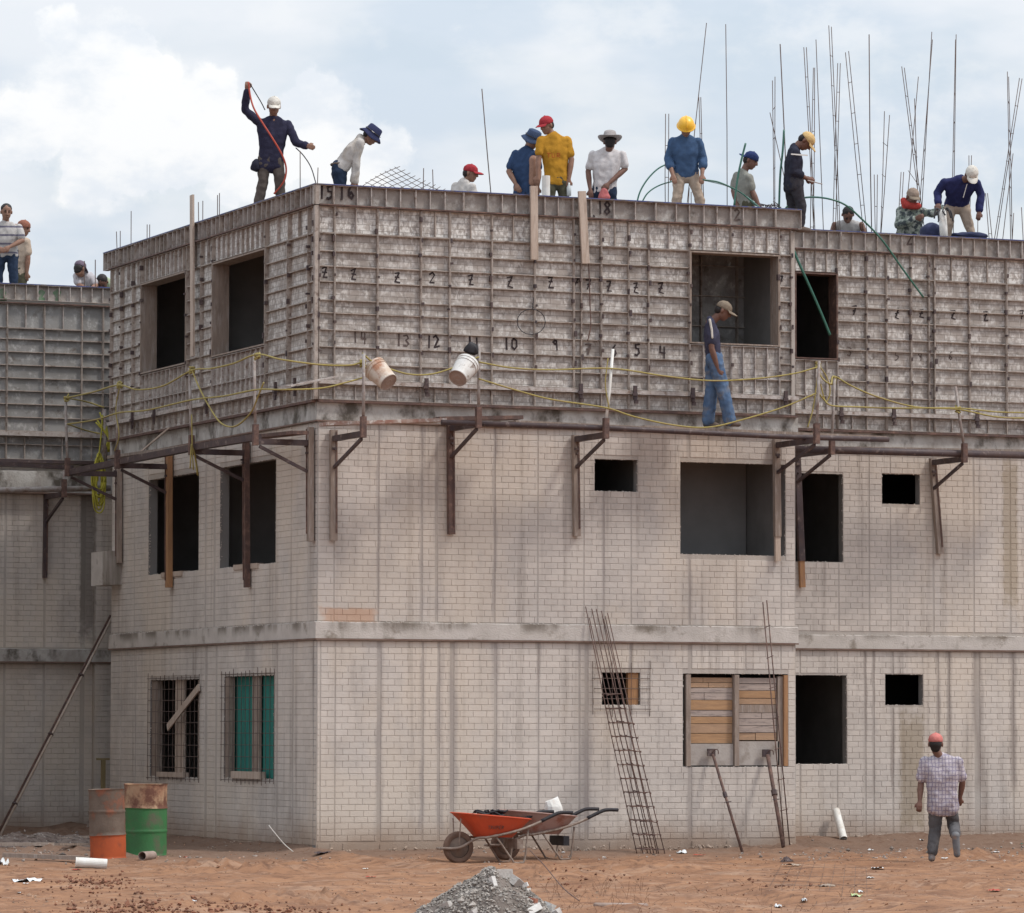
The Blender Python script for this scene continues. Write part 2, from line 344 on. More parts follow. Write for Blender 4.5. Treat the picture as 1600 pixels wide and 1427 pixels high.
M_INK = material('black_paint_mark', (.03, .022, .025), (.05, .035, .035), scale=20, rough=.8)
M_INK2 = material('worn_paint_mark', (.075, .05, .045), (.14, .11, .10), scale=30, rough=.8)
M_GREENP = material('green_paint_smear', (.10, .20, .10), (.20, .23, .18), scale=14, rough=.8)
M_STEEL = material('rusty_steel', (.13, .075, .06), (.085, .055, .05), scale=7, rough=.7, c3=(.22, .13, .10), s3=11, t3=(.5,.7), bump=.3)
M_DSTEEL = material('dark_pipe_steel', (.055, .04, .045), (.09, .06, .055), scale=6, rough=.55, c3=(.22, .17, .15), s3=9, t3=(.58,.72), bump=.2)
M_POST = material('worn_grey_post', (.36, .33, .31), (.24, .19, .17), scale=11, rough=.6, c3=(.17, .10, .075), s3=6, t3=(.54,.68))
M_REBAR = material('rebar_steel', (.085, .06, .055), (.13, .09, .075), scale=12, rough=.7)
M_WOODG = material('weathered_wood', (.30, .235, .195), (.22, .17, .14), scale=5, rough=.85, stretch=(3,3,.5), c3=(.36, .31, .28), s3=7, t3=(.5,.7), bump=.4, bscale=30)
M_WOODP = material('pale_wood_board', (.50, .41, .345), (.40, .31, .25), scale=5, rough=.85, stretch=(4,4,.5), c3=(.27, .2, .16), s3=6, t3=(.55,.72), bump=.4, bscale=30)
M_WOODO = material('orange_brown_wood', (.38, .205, .10), (.30, .16, .085), scale=6, rough=.8, stretch=(4,4,.5), c3=(.24, .14, .09), s3=8, t3=(.55,.72), bump=.3)
M_ROPE = material('yellow_rope', (.36, .29, .085), (.27, .22, .085), scale=40, rough=.8, c3=(.30, .22, .10), s3=4, t3=(.5,.7))
M_ROPEY = material('bright_yellow_rope', (.46, .42, .05), (.36, .32, .06), scale=40, rough=.75)
M_HOSE = material('green_hose', (.025, .105, .075), (.04, .14, .10), scale=5, rough=.35, spec=.5)
M_HOSEO = material('orange_hose', (.45, .075, .045), (.36, .06, .04), scale=5, rough=.4)
M_BLACK = material('black_rubber', (.018, .016, .02), (.03, .028, .032), scale=12, rough=.6)
M_PVC = material('white_pvc', (.74, .73, .70), (.62, .59, .54), scale=7, rough=.5, c3=(.45, .36, .28), s3=5, t3=(.6,.8))
M_DIRT = None
# ------------------------------------------------------------------ ground
def ground_z(x, y):
    front = -0.09*max(0, min(1, (-y-0.3)/2.5)) if x < L1 else -0.09*max(0, min(1, (-y+STEP-0.3)/3.0))
    p = Vector((x, y, 0))
    h = noise.noise(p*.35)*.06 + noise.noise(p*1.3+Vector((5, 3, 1)))*.045 + noise.noise(p*4.1)*.022 + noise.noise(p*11)*.006
    # churned ridges where the wheels and feet have been
    t = noise.noise(Vector((x*.55+2, y*.35, 3)))
    if t > .10: h += (t-.10)*.45*abs(noise.noise(p*6))
    near = min(1, max(0, (-y)/.5)) if x < L1 else min(1, max(0, (STEP-y)/.5))
    bank = 0
    if x > L1: bank = .10*math.exp(-((y-STEP)/.55)**2)
    if x < 0: 
        bank = .07*math.exp(-(x/.3)**2) + .10*math.exp(-((y-YW)/2.0)**2)
    return front + h*.8 + bank
def coords(segs):
    c = []
    for a, b, s in segs:
        n = max(1, int(round((b-a)/s))); c += [a+(b-a)*i/n for i in range(n)]
    c.append(segs[-1][1]); return c
xs = coords([(-420,-60,45),(-60,-14,4),(-14,16,.11),(16,60,4),(60,420,45)])
ys = coords([(-120,-60,10),(-60,-24,2),(-24,-16,.22),(-16,12,.12),(12,60,6),(60,520,60)])
g = MB(); nx = len(xs)
vs = [(x, y, ground_z(x, y) if -14 <= x <= 16 and -24 <= y <= 12 else -.08) for y in ys for x in xs]
fs = [(j*nx+i, j*nx+i+1, (j+1)*nx+i+1, (j+1)*nx+i) for j in range(len(ys)-1) for i in range(nx-1)]
g.add(vs, fs)
M_DIRT = material('red_dirt', (.315, .168, .095), (.225, .117, .068), scale=.9, rough=.95, bump=1.0, bscale=9, c3=(.33, .215, .15), s3=1.6, t3=(.50, .72), spec=.15, stretch=(1,1,1))
def dcl(nd, lk, pos): return nstep(nd, lk, nnoise(nd, lk, pos, 2.6, off=(7,7,7), det=9, rough=.7), .47, .66, 0, .8)
add_layer(M_DIRT, dcl, (.15, .078, .05))
def dwallf(nd, lk, pos):
    s = nd.new('ShaderNodeSeparateXYZ'); lk.new(pos, s.inputs[0])
    a = nstep(nd, lk, nmath(nd, lk, 'ADD', s.outputs[1], nmath(nd, lk, 'MULTIPLY', nnoise(nd, lk, pos, .8), 3.0)), -1.2, 1.4)
    return nmath(nd, lk, 'MULTIPLY', a, .85)
add_layer(M_DIRT, dwallf, (.165, .112, .085))
def dmid(nd, lk, pos): return nstep(nd, lk, nnoise(nd, lk, pos, 7.5, off=(1,2,7), det=8, rough=.7), .50, .66, 0, .7)
add_layer(M_DIRT, dmid, (.12, .062, .04))
def dspeck(nd, lk, pos): return nstep(nd, lk, nnoise(nd, lk, pos, 30, det=3), .66, .72, 0, .6)
add_layer(M_DIRT, dspeck, (.42, .33, .27))
gr = g.build('ground', M_DIRT, smooth=True, kind='structure')
def gz(x, y): return ground_z(x, y)
def gpt(px, py, up=0):
    """the point of the uneven ground that a line of sight meets"""
    z = -.05
    for _ in range(6):
        p = on_z(px, py, z); z = gz(p.x, p.y)
    return Vector((p.x, p.y, z+up))

# ------------------------------------------------------------------ the building
BLD = thing('concrete_building', (3.4, 4, 0), 'three storey cast concrete block with brick patterned walls and formwork round its top floor', 'building')
def op(Fc, x0, y0, x1, y1):
    u0, _ = Fc.uz(x0, (y0+y1)/2); u1, _ = Fc.uz(x1, (y0+y1)/2)
    _, zt = Fc.uz((x0+x1)/2, y0); _, zb = Fc.uz((x0+x1)/2, y1)
    return (min(u0, u1), max(u0, u1), zb, zt)
O_M1 = [op(MAIN, 940.5, 1051, 1000, 1101.5), op(MAIN, 1067, 1053, 1231, 1198.5)]
O_M2 = [op(MAIN, 929, 718, 996, 768), op(MAIN, 1063, 724, 1227, 867.5)]
O_M3 = [op(MAIN, 1074, 396, 1214, 540)]
O_L1 = [op(LEFT, 234.5, 1062, 311, 1214.5), op(LEFT, 350, 1056, 428, 1217)]
O_L2 = [op(LEFT, 232.5, 744, 311, 895), op(LEFT, 344, 724, 431, 884)]
O_L3 = [op(LEFT, 228, 434, 299, 577), op(LEFT, 340, 400, 423, 549)]
O_R1 = [op(REC, 1243, 1055, 1323, 1194), op(REC, 1383, 1054, 1442, 1102)]
O_R2 = [op(REC, 1239.5, 740, 1317, 878), op(REC, 1378, 741, 1437, 788)]
O_R3 = [op(REC, 1238, 427, 1305, 562)]
BAND1, BAND2 = .215, MAIN.uz(500, 626)[1]-Z2
def wall_sheet(Fc, u0, u1, z0, z1, th, ops, name='wall', mat=None):
    mb = MB(); U = sorted({u0, u1, *[a for o in ops for a in o[:2]]}); Z = sorted({z0, z1, *[a for o in ops for a in o[2:]]})
    def solid(i, j):
        if i < 0 or j < 0 or i >= len(U)-1 or j >= len(Z)-1: return False
        uc = (U[i]+U[i+1])/2; zc = (Z[j]+Z[j+1])/2
        return not any(o[0] < uc < o[1] and o[2] < zc < o[3] for o in ops)
    def quad(a, b, c, d, mi=0): mb.add([Fc.pt(*p) for p in (a, b, c, d)], [(0, 1, 2, 3)], mi)
    for i in range(len(U)-1):
        for j in range(len(Z)-1):
            if not solid(i, j): continue
            a, b, c, d = U[i], U[i+1], Z[j], Z[j+1]
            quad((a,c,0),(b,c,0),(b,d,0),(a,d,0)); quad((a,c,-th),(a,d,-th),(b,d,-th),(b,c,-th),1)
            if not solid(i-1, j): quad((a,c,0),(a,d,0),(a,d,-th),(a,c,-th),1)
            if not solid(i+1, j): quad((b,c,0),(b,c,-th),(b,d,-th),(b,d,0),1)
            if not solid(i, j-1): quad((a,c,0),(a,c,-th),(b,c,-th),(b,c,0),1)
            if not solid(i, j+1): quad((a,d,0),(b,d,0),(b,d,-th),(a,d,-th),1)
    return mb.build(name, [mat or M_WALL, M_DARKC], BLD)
TH = .13
REND = 15.5; WX0, WX1 = -9.0, 1.6
# the wing and the recess repeat the main levels; the wing's floors lie a little lower
WD = .12; WZ2, WZ3 = 5.30, 8.27
wall_sheet(MAIN, 0, L1, -.4, Z1, TH, O_M1); wall_sheet(MAIN, 0, L1, Z1+.003, Z2, TH, O_M2); wall_sheet(MAIN, 0, L1, Z2+.003, Z3-.3, TH, O_M3)
wall_sheet(LEFT, TH, L0, -.4, Z1, TH, O_L1); wall_sheet(LEFT, TH, L0, Z1+.003, Z2, TH, O_L2); wall_sheet(LEFT, TH, L0, Z2+.003, Z3-.3, TH, O_L3)
wall_sheet(REC, L1+.002, REND, -.4, Z1, TH, O_R1); wall_sheet(REC, L1+.002, REND, Z1+.003, Z2, TH, O_R2); wall_sheet(REC, L1+.002, REND, Z2+.003, Z3-.3, TH, O_R3)
wall_sheet(WING, WX0, WX1, -.4, Z1-WD, TH, []); wall_sheet(WING, WX0, WX1, Z1-WD+.003, WZ2, TH, []); wall_sheet(WING, WX0, WX1, WZ2+.003, WZ3-.3, TH, [])
ret = Face((L1, 0, 0), (0, 1, 0), (1, 0, 0)); wall_sheet(ret, TH+.001, STEP-.001, -.4, Z3-.3, TH, [])
back = Face((1.25, L0, 0), (0, 1, 0), (-1, 0, 0)); wall_sheet(back, -.1, YW-L0-.002, -.4, Z3-.32, TH, [])
# narrow pilaster of the wing beside the block
pil = MB(); pu0 = WING.uz(145, 1000)[0]
pil.fbox(WING, pu0, WX1, -.4, WZ2-.2, .002, .10); pil.build('pilaster', M_WALL, BLD)
# unseen walls added left of the view to darken the wing and left face
SHADER_SIDE = Face((-4.7, 3.2, 0), (0, 1, 0), (1, 0, 0)); SHADER_FRONT = Face((-14.0, 3.2, 0), (1, 0, 0), (0, -1, 0))
for z0, z1 in ((-.4, Z1-WD-.06), (Z1-WD-.057, WZ2), (WZ2+.003, WZ3-.05)):
    wall_sheet(SHADER_SIDE, TH+.001, YW-3.2-.003, z0, z1, TH, []); wall_sheet(SHADER_FRONT, 0, 9.3, z0, z1, TH, [])
# storey floors, partitions and the back walls of the rooms
fl = MB()
for z, t in ((Z1, .12), (Z2, .12)):
    fl.box((TH+.002, TH+.002, z+.01), (L1-TH-.002, L0, z+t)); fl.box((L1+.003, STEP+TH+.002, z+.01), (REND, L0, z+t))
fl.box((TH+.002, TH+.002, Z3-.28), (L1-TH-.01, L0, Z3-.11)); fl.box((L1+.003, STEP+TH+.002, Z3-.28), (REND, 12.4, Z3-.112)); fl.box((L1-TH-.01, STEP+TH+.1, Z3-.279), (L1+.003, 12.4, Z3-.113))
fl.box((WX0, YW+TH+.002, WZ3-.28), (1.5, 16.4, WZ3-.10))
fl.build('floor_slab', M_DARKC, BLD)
pt = MB()
for z0, z1 in ((-.3, Z1), (Z1+.122, Z2), (Z2+.122, Z3-.282)):
    pt.box((TH+.003, 4.6, z0), (L1-.15, 4.72, z1-.002)); pt.box((3.0, TH+.004, z0), (3.1, 4.59, z1-.002)); pt.box((L1+.004, 5.6, z0), (REND, 5.7, z1-.002))
    pt.box((9.0, STEP+TH+.005, z0), (9.1, 5.59, z1-.002)); pt.box((4.7, TH+.004, z0), (4.76, 2.2, z1-.002)); pt.box((TH+.003, L0-.12, z0), (L1, L0-.002, z1-.002))
    pt.box((REND-.1, STEP+TH+.005, z0), (REND, L0, z1-.002))
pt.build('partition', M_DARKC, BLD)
# the pale room wall close behind the second-floor wide window, in two lifts
pw = MB(); pw.box((4.95, 1.15, Z1+.13), (5.72, 1.25, Z2-.003)); pw.box((5.75, 1.22, Z1+.13), (6.75, 1.32, Z2-.003))
M_PALEP = material('pale_room_wall', (.25, .24, .235), (.20, .195, .19), scale=1.2, rough=.9)
pw.build('room_wall', M_PALEP, BLD)
# slab edges
def band(Fc, u0, u1, z0, z1, mat, lip=True, n=.032):
    mb = MB(); steps = max(2, int((u1-u0)/.16)); prev = None
    for i in range(steps):
        a = u0+(u1-u0)*i/steps; b = u0+(u1-u0)*(i+1)/steps
        d0 = noise.noise(Vector((a*3, z0, 0)))*.012; d1 = noise.noise(Vector((b*3, z0, 0)))*.012
        P = [Fc.pt(a,z0,0),Fc.pt(b,z0,0),Fc.pt(b,z0,n),Fc.pt(a,z0,n),Fc.pt(a,z1+d0,.0),Fc.pt(b,z1+d1,.0),Fc.pt(b,z1+d1-.012,n+d1*.4),Fc.pt(a,z1+d0-.012,n+d0*.4)]
        mb.add(P, [(0,1,2,3),(4,7,6,5),(3,2,6,7)])
    mb.build('slab_edge', mat, BLD)
    if lip:
        l = MB(); l.fbox(Fc, u0, u1, z0-.022, z0-.002, .004, n+.012); l.build('slab_lip', M_JOINTLIP, BLD)
band(MAIN, -.032, L1+.03, Z1, Z1+BAND1, M_SLAB); band(LEFT, -.03, L0+.03, Z1+.001, Z1+BAND1-.001, M_SLAB); band(REC, L1+.01, REND, Z1-.03, Z1+BAND1-.05, M_SLAB)
band(MAIN, -.032, L1+.03, Z2, Z2+BAND2, M_SLABDIRTY); band(LEFT, -.03, L0+.03, Z2+.001, Z2+BAND2-.001, M_SLABDIRTY); band(REC, L1+.01, REND, Z2-.02, Z2+BAND2-.03, M_SLABDIRTY)
band(WING, WX0, WX1, Z1-WD-.05, Z1-WD+.14, M_SLABDIRTY, n=.13); band(WING, WX0, WX1, WZ2-.17, WZ2+.16, M_SLABDIRTY, n=.13)
# ledge block sticking out past the end of the left face, and the ledge at the foot of the corner
lb = MB(); a = on_y(157, 862, L0-.2); b = on_y(182, 915, L0-.2); lb.box((a.x, L0-.5, b.z), (-.002, L0+.25, a.z)); lb.build('landing_slab', M_SLAB, BLD)
# ------------------------------------------------------------------ bricks
BW, BH, GAP = .188, .0785, .0048
def brick_faces(mb, Fc, u0, u1, z0, z1, n=.0055, tone=.5):
    c = .003
    P = [Fc.pt(u0,z0,0),Fc.pt(u1,z0,0),Fc.pt(u1,z1,0),Fc.pt(u0,z1,0),Fc.pt(u0+c,z0+c,n),Fc.pt(u1-c,z0+c,n),Fc.pt(u1-c,z1-c,n),Fc.pt(u0+c,z1-c,n)]
    mb.add(P, [(4,5,6,7),(0,1,5,4),(1,2,6,5),(2,3,7,6),(3,0,4,7)], 0, tone)
unit = None; brick_count = 0
def lay(Fc, u0, u1, z0, z1, ops, seams, single=False, mb=None, off=0.0):
    """courses between z0 and z1; seams = [(u, width)] are the smooth filler strips; cut round the openings"""
    global unit, brick_count
    rows = int((z1-z0)/BH); ph = (z1-z0)/rows
    cuts = [(o[0]-.004, o[1]+.004, o[2]-.004, o[3]+.004) for o in ops]
    for r in range(rows):
        za = z0+r*ph; zb = za+ph
        blocks = [(s-w/2, s+w/2) for s, w in seams] + [(o[0], o[1]) for o in cuts if o[2] < zb-.01 and o[3] > za+.01]
        blocks.sort(); segs = []; c = u0
        for a, b in blocks:
            if a > c: segs.append((c, min(a, u1)))
            c = max(c, b)
        if c < u1: segs.append((c, u1))
        for a, b in segs:
            if b-a < .02: continue
            s = a + (BW*.5 if r % 2 else BW) + random.uniform(-.02, .02); prev = a
            while True:
                e = min(s, b)
                if b-e < .03: e = b
                t = random.random()
                full = abs((e-prev)-BW) < .0005
                q0, q1, w0, w1 = prev+.0013, e-.0013, za+GAP/2, zb-GAP/2
                if single and full and brick_count < 296:
                    if unit is None:
                        m_ = MB(); brick_faces(m_, Fc, q0, q1, w0, w1); unit = m_.build('brick', M_BRICK1, BLD, loc=Fc.pt(q0, w0)); unit['_h'] = w1-w0
                    else: inst(unit, 'brick', Fc.pt(q0, w0), BLD)
                    brick_count += 1
                elif q1 > q0: brick_faces(mb, Fc, q0, q1, w0+random.uniform(-.0012, .0008), w1+random.uniform(-.0008, .0012), n=.0055+random.uniform(-.0012, .0012), tone=t)
                prev = e
                if e >= b: break
                s = prev+BW
def seam(Fc, l): return [(Fc.uz(px, py)[0], w*.72) for px, py, w in l]
S_M1 = seam(MAIN, [(500,1150,.02),(523,1150,.018),(592,1150,.075),(660,1150,.03),(685,1150,.045),(706,1150,.075),(774,1150,.05),(841,1150,.02),(905,1150,.03),(916,1150,.07),(985,1150,.03),(1078,1150,.07),(1165,1150,.02),(1220,1150,.02)])
S_M2 = seam(MAIN, [(522,820,.018),(591,820,.025),(659,820,.03),(682,820,.05),(773,820,.025),(840,820,.02),(912,820,.02),(943,820,.02),(986,820,.02),(1077,820,.03),(1150,820,.02),(1220,820,.025)])
S_L1 = seam(LEFT, [(189,1150,.04),(212,1150,.05),(322,1150,.16),(338,1150,.12),(433,1150,.09),(458,1150,.09),(490,1150,.03),(265,1150,.03),(388,1150,.03)])
S_L2 = seam(LEFT, [(211,820,.05),(232,820,.03),(322,820,.09),(336,820,.13),(432,820,.03),(456,820,.03),(482,820,.05)])
S_R1 = seam(REC, [(1250,1150,.03),(1308,1150,.02),(1352,1150,.03),(1365,1150,.03),(1395,1150,.03),(1466,1150,.03),(1483,1150,.03),(1527,1150,.12),(1583,1150,.03),(1640,1150,.03)])
S_R2 = seam(REC, [(1310,820,.02),(1358,820,.02),(1391,820,.02),(1458,820,.03),(1521,820,.03),(1578,820,.03),(1640,820,.03)])
S_W = seam(WING, [(8,900,.05),(70,900,.05),(130,900,.1),(-55,900,.03)])
rest = MB()
single_face = [(MAIN, .0, 5.2, .95, 2.1)]
lay(MAIN, .01, L1-.01, .13, 1.0, O_M1, S_M1, mb=rest)
lay(MAIN, .01, L1-.01, 1.0, Z1-.03, O_M1, S_M1, single=True, mb=rest)
lay(MAIN, .01, L1-.01, Z1+BAND1+.01, Z2-.03, O_M2, S_M2, mb=rest)
lay(LEFT, .01, L0-.01, .08, Z1-.03, O_L1, S_L1, mb=rest); lay(LEFT, .01, L0-.01, Z1+BAND1+.01, Z2-.03, O_L2, S_L2, mb=rest)
lay(REC, L1+.25, 12.6, .06, Z1-.06, O_R1, S_R1, mb=rest); lay(REC, L1+.25, 12.6, Z1+BAND1, Z2-.05, O_R2, S_R2, mb=rest)
lay(WING, -2.6, pu0, .0, Z1-WD-.08, [], S_W, mb=rest); lay(WING, -2.6, pu0, Z1-WD+.16, WZ2-.2, [], S_W, mb=rest)
PILF = Face((0, YW-.10, 0), (1, 0, 0), (0, -1, 0)); lay(PILF, pu0+.01, WX1, .0, Z1-WD-.08, [], [], mb=rest); lay(PILF, pu0+.01, WX1, Z1-WD+.16, WZ2-.25, [], [], mb=rest)
rest.build('brickwork', M_BRICK, BLD, kind='stuff')
plinth = MB()
for Fc, a, b, h in ((MAIN, .02, L1-.01, .115), (LEFT, .02, L0-.02, .07)):
    mb = plinth; steps = 40
    for i in range(steps):
        ua = a+(b-a)*i/steps; ub = a+(b-a)*(i+1)/steps
        mb.fbox(Fc, ua, ub, -.3, h-.02+noise.noise(Vector((ua*2, 1, 0)))*.025, .0, .006+abs(noise.noise(Vector((ua*4, 0, 0))))*.03)
plinth.build('plinth', M_WALL, BLD)

# rough cement lumps round the openings, on the slab edges and along the foot
lm = MB(); rl = random.Random(5)
def lump(p, r):
    Mx = Matrix.Rotation(rl.uniform(0, 6), 3, 'Y') @ Matrix.Rotation(rl.uniform(0, 6), 3, 'Z')
    vs = [p+Mx@Vector((v[0]*r*rl.uniform(.5,1.3), v[1]*r*rl.uniform(.5,1.3), v[2]*r*rl.uniform(.5,1.3))) for v in ((1,0,0),(-1,0,0),(0,1,0),(0,-1,0),(0,0,1),(0,0,-1))]
    lm.add(vs, [(0,2,4),(2,1,4),(1,3,4),(3,0,4),(2,0,5),(1,2,5),(3,1,5),(0,3,5)], 0, rl.random())
for Fc, ops in ((MAIN, O_M1+O_M2), (LEFT, O_L1+O_L2), (REC, O_R1+O_R2)):
    for (a, b, c, d) in ops:
        per = 2*(b-a)+2*(d-c)
        for i in range(int(per*32)):
            t = rl.random()*per
            if t < b-a: u, z = a+t, c
            elif t < 2*(b-a): u, z = a+t-(b-a), d
            elif t < 2*(b-a)+(d-c): u, z = a, c+t-2*(b-a)
            else: u, z = b, c+t-2*(b-a)-(d-c)
            lump(Fc.pt(u, z, rl.uniform(-.03, .002)), rl.uniform(.004, .015))
for Fc, a, b, zz in ((MAIN, 0, L1, Z1+BAND1), (LEFT, 0, L0, Z1+BAND1), (REC, L1+.2, 12.5, Z1+BAND1-.05)):
    for i in range(int((b-a)*38)): lump(Fc.pt(rl.uniform(a, b), zz+rl.uniform(-.012, .006), rl.uniform(.004, .03)), rl.uniform(.004, .014))
for Fc, a, b, h in ((MAIN, 0, L1, .02), (LEFT, 0, L0, .04), (REC, L1+.2, 12.5, .08)):
    for i in range(int((b-a)*45)): lump(Fc.pt(rl.uniform(a, b), rl.uniform(-.04, h+.02), rl.uniform(.02, .12)), rl.uniform(.006, .035))
lm.build('cement_lumps', M_BRICK, BLD, kind='stuff')

# ------------------------------------------------------------------ formwork
PN = .030           # sheet sits this far off the wall; ribs stand to .085
rib_cache = {}
def jr(): return 0.0
def rib_obj(Fc, parent, u0, u1, z0, z1, n1, mat):
    key = (id(Fc), round(u1-u0, 3), round(z1-z0, 3), n1, mat.name); loc = Fc.pt(u0, z0, PN)
    if key in rib_cache: return inst(rib_cache[key], 'rib', loc, parent)
    mb = MB(); mb.fbox(Fc, u0, u1, z0, z1, PN, n1); o = mb.build('rib', mat, parent, loc=loc); rib_cache[key] = o; return o
def panel(Fc, root, u0, u1, z0, z1, hz=(), vu=(), mat=None, ribm=None, n1=.085, name='formwork_panel', fl=.0095):
    mat = mat or M_FORM; ribm = ribm or M_RIB
    if u1 < u0: u0, u1 = u1, u0
    j = random.uniform(-.007, .007); g = .0015
    mb = MB(); mb.fbox(Fc, u0+g, u1-g, z0+g, z1-g, PN-.02+j, PN+j, 0)
    for a, b in ((u0+g, u0+fl), (u1-fl, u1-g)): mb.fbox(Fc, a, b, z0+g, z1-g, PN+j, n1+j, 1)
    for a, b in ((z0+g, z0+fl), (z1-fl, z1-g)): mb.fbox(Fc, u0+fl, u1-fl, a, b, PN+j, n1-.006+j, 1)
    p = mb.build(name, [mat, ribm], root, loc=Fc.pt(u0, z0, 0))
    for z in hz:
        if z0+.04 < z < z1-.04: rib_obj(Fc, p, u0+fl, u1-fl, z-.0065+jr(), z+.0065+jr(), n1-.012, ribm)
    for u in vu:
        if u0+.03 < u < u1-.03: rib_obj(Fc, p, u-.006, u+.006, z0+fl, z1-fl, n1-.012, M_RIBL if random.random() < .6 else ribm)
    return p
def zat(py, px=500, Fc=MAIN): return Fc.uz(px, py, .08)[1]
ZT = zat(321); ZR = [zat(v) for v in (363, 391, 415, 439, 468, 488, 514.5, 541, 567.5)]; ZW = zat(593); ZB0 = zat(600); ZB1 = zat(624)
def ulist(Fc, pxs, py=480): return [Fc.uz(p, py, .08)[0] for p in pxs]
def facade_form(Fc, root, cols, ops, mat=M_FORM, matt=M_FORMT, dz=0.0, half=True):
    zr = [z+dz for z in ZR]
    for a, b in zip(cols[:-1], cols[1:]):
        lo, hi = min(a, b), max(a, b); uc = (lo+hi)/2; o = [q for q in ops if q[0]-.02 < uc < q[1]+.02]
        wd = hi-lo; vu = [] if wd < .3 else [uc]
        if not o:
            panel(Fc, root, lo, hi, zr[0], ZT+dz, vu=vu, mat=matt)
            panel(Fc, root, lo, hi, ZW+dz, zr[0], hz=zr[1:], mat=mat)
        else:
            q = o[0]; k = max(1, int(round(wd/.19)))
            panel(Fc, root, lo, hi, q[3]+.01, ZT+dz, vu=[lo+wd*i/k for i in range(1, k)], mat=matt)
            panel(Fc, root, lo, hi, ZW+dz, q[2]-.01, hz=[ZR[8]+dz], vu=[lo+wd*i/k for i in range(1, k)], mat=mat, ribm=M_RIBL)
        k = max(1, int(round(wd/.27)))
        panel(Fc, root, lo, hi, ZB1+dz, ZB0+dz, vu=[lo+wd*i/k for i in range(1, k)], mat=mat)
def pins(Fc, root, cols, ops, z0, z1):
    mb = MB(); rr = random.Random(9)
    for u in cols:
        z = z0+.1
        while z < z1-.05:
            z += rr.uniform(.16, .42)
            if z > z1-.06: break
            if any(o[0]+.03 < u < o[1]-.03 and o[2]-.02 < z < o[3]+.02 for o in ops): continue
            a = rr.uniform(.008, .018); b = rr.uniform(.012, .04); du = rr.uniform(-.022, .022); mb.fbox(Fc, u+du-a, u+du+a, z-b, z+b, .05, .094+rr.random()*.012)
    mb.build('wedge_pins', M_DSTEEL, root, kind='stuff')
def jambs(Fc, root, o, mat):
    """boards closing the thickness of an opening in the formwork"""
    mb = MB(); a, b, c, d = o
    mb.fbox(Fc, a-.001, a+.022, c, d, -TH-.03, .088); mb.fbox(Fc, b-.022, b+.001, c, d, -TH-.03, .088)
    mb.fbox(Fc, a+.023, b-.023, d-.022, d, -TH-.03, .088); mb.fbox(Fc, a+.023, b-.023, c, c+.02, -TH-.03, .088)
    mb.build('opening_frame', mat, root)
def walers(Fc, root, u0, u1, dz=0.0, clamps=()):
    mb = MB(); mb.fbox(Fc, u0, u1, ZB0+dz+.004, ZW+dz-.004, .03, .115); mb.build('waler', M_RIBL, root)
    mb = MB(); mb.fbox(Fc, u0, u1, ZB1+dz-.035, ZB1+dz-.003, .034, .10); mb.build('bottom_rail', M_STEEL, root)
    mb = MB(); mb.fbox(Fc, u0, u1, ZT+dz+.003, ZT+dz+.022, .02, .11); mb.build('top_rail', M_STEEL, root)
    for c in clamps:
        mb = MB(); mb.fbox(Fc, c-.025, c+.025, ZB0+dz-.07, ZW+dz+.06, .118, .15); mb.fbox(Fc, c-.05, c+.02, ZB0+dz-.02, ZB0+dz+.02, .152, .17); mb.fbox(Fc, c-.01, c+.045, ZB0+dz-.12, ZB0+dz-.071, .118, .14)
        mb.build('clamp', M_DSTEEL, root)
def edge_form(Fc, root, u0, u1, dz=0.0, pitch=.195, per=4, z1=Z3, h=.262, segs=None):
    if segs is None:
        n = max(1, int(round((u1-u0)/(pitch*per)))); wdt = (u1-u0)/n
        segs = [(u0+wdt*i, u0+wdt*(i+1), [u0+wdt*i+wdt*k/per for k in range(1, per)]) for i in range(n)]
    for i, (a, b, vu) in enumerate(segs):
        panel(Fc, root, a, b, z1+dz-h, z1+dz, vu=vu, mat=M_EDGE, ribm=M_RIBL if i % 2 else M_RIB, n1=.095, name='edge_form_panel')
    mb = MB(); mb.fbox(Fc, u0, u1, z1+dz+.001, z1+dz+.013, .0, .098); mb.build('release_film', M_BLUE, root)
FM = thing('main_wall_formwork', MAIN.pt(3, ZB1, .05), 'cement caked aluminium formwork of the long front wall, numbered panels, tall opening at its right', 'formwork', 'ribbed metal formwork round the top floor')
FLf = thing('side_wall_formwork', LEFT.pt(4, ZB1, .05), 'ribbed aluminium formwork of the receding left side wall with two dark window openings', 'formwork', 'ribbed metal formwork round the top floor')
FR = thing('recessed_wall_formwork', REC.pt(9, ZB1, .05), 'ribbed aluminium formwork of the set back wall at the far right', 'formwork', 'ribbed metal formwork round the top floor')
FW = thing('wing_wall_formwork', WING.pt(-3, WZ2+.2, .05), 'dull grey ribbed formwork of the lower wing at the far left', 'formwork', 'ribbed metal formwork round the top floor')
o3 = O_M3[0]
cm = ulist(MAIN, [498, 523, 590, 658, 703, 769, 836, 897, 909, 940, 983, 1014]) + [o3[0], o3[0]+.62, o3[1], ulist(MAIN, [1237])[0]]
facade_form(MAIN, FM, cm, O_M3); jambs(MAIN, FM, o3, M_WOODG)
pins(MAIN, FM, cm, O_M3, ZW, ZT)
walers(MAIN, FM, -.03, L1+.0, clamps=ulist(MAIN, [664, 905, 990, 1080, 1225], 610))
ps = MB(); ps.fbox(MAIN, -.085, ulist(MAIN, [497])[0], ZB1, ZT, .03, .09); ps.build('corner_post', M_RIB, FM)
ul = ulist(LEFT, [172, 187, 205]) + [O_L3[0][1]]
cl = ulist(LEFT, [172, 188, 206], 520) + [O_L3[0][1], O_L3[0][0], ulist(LEFT, [313], 500)[0], O_L3[1][1], O_L3[1][0], ulist(LEFT, [449], 480)[0], ulist(LEFT, [480], 480)[0], -.02]
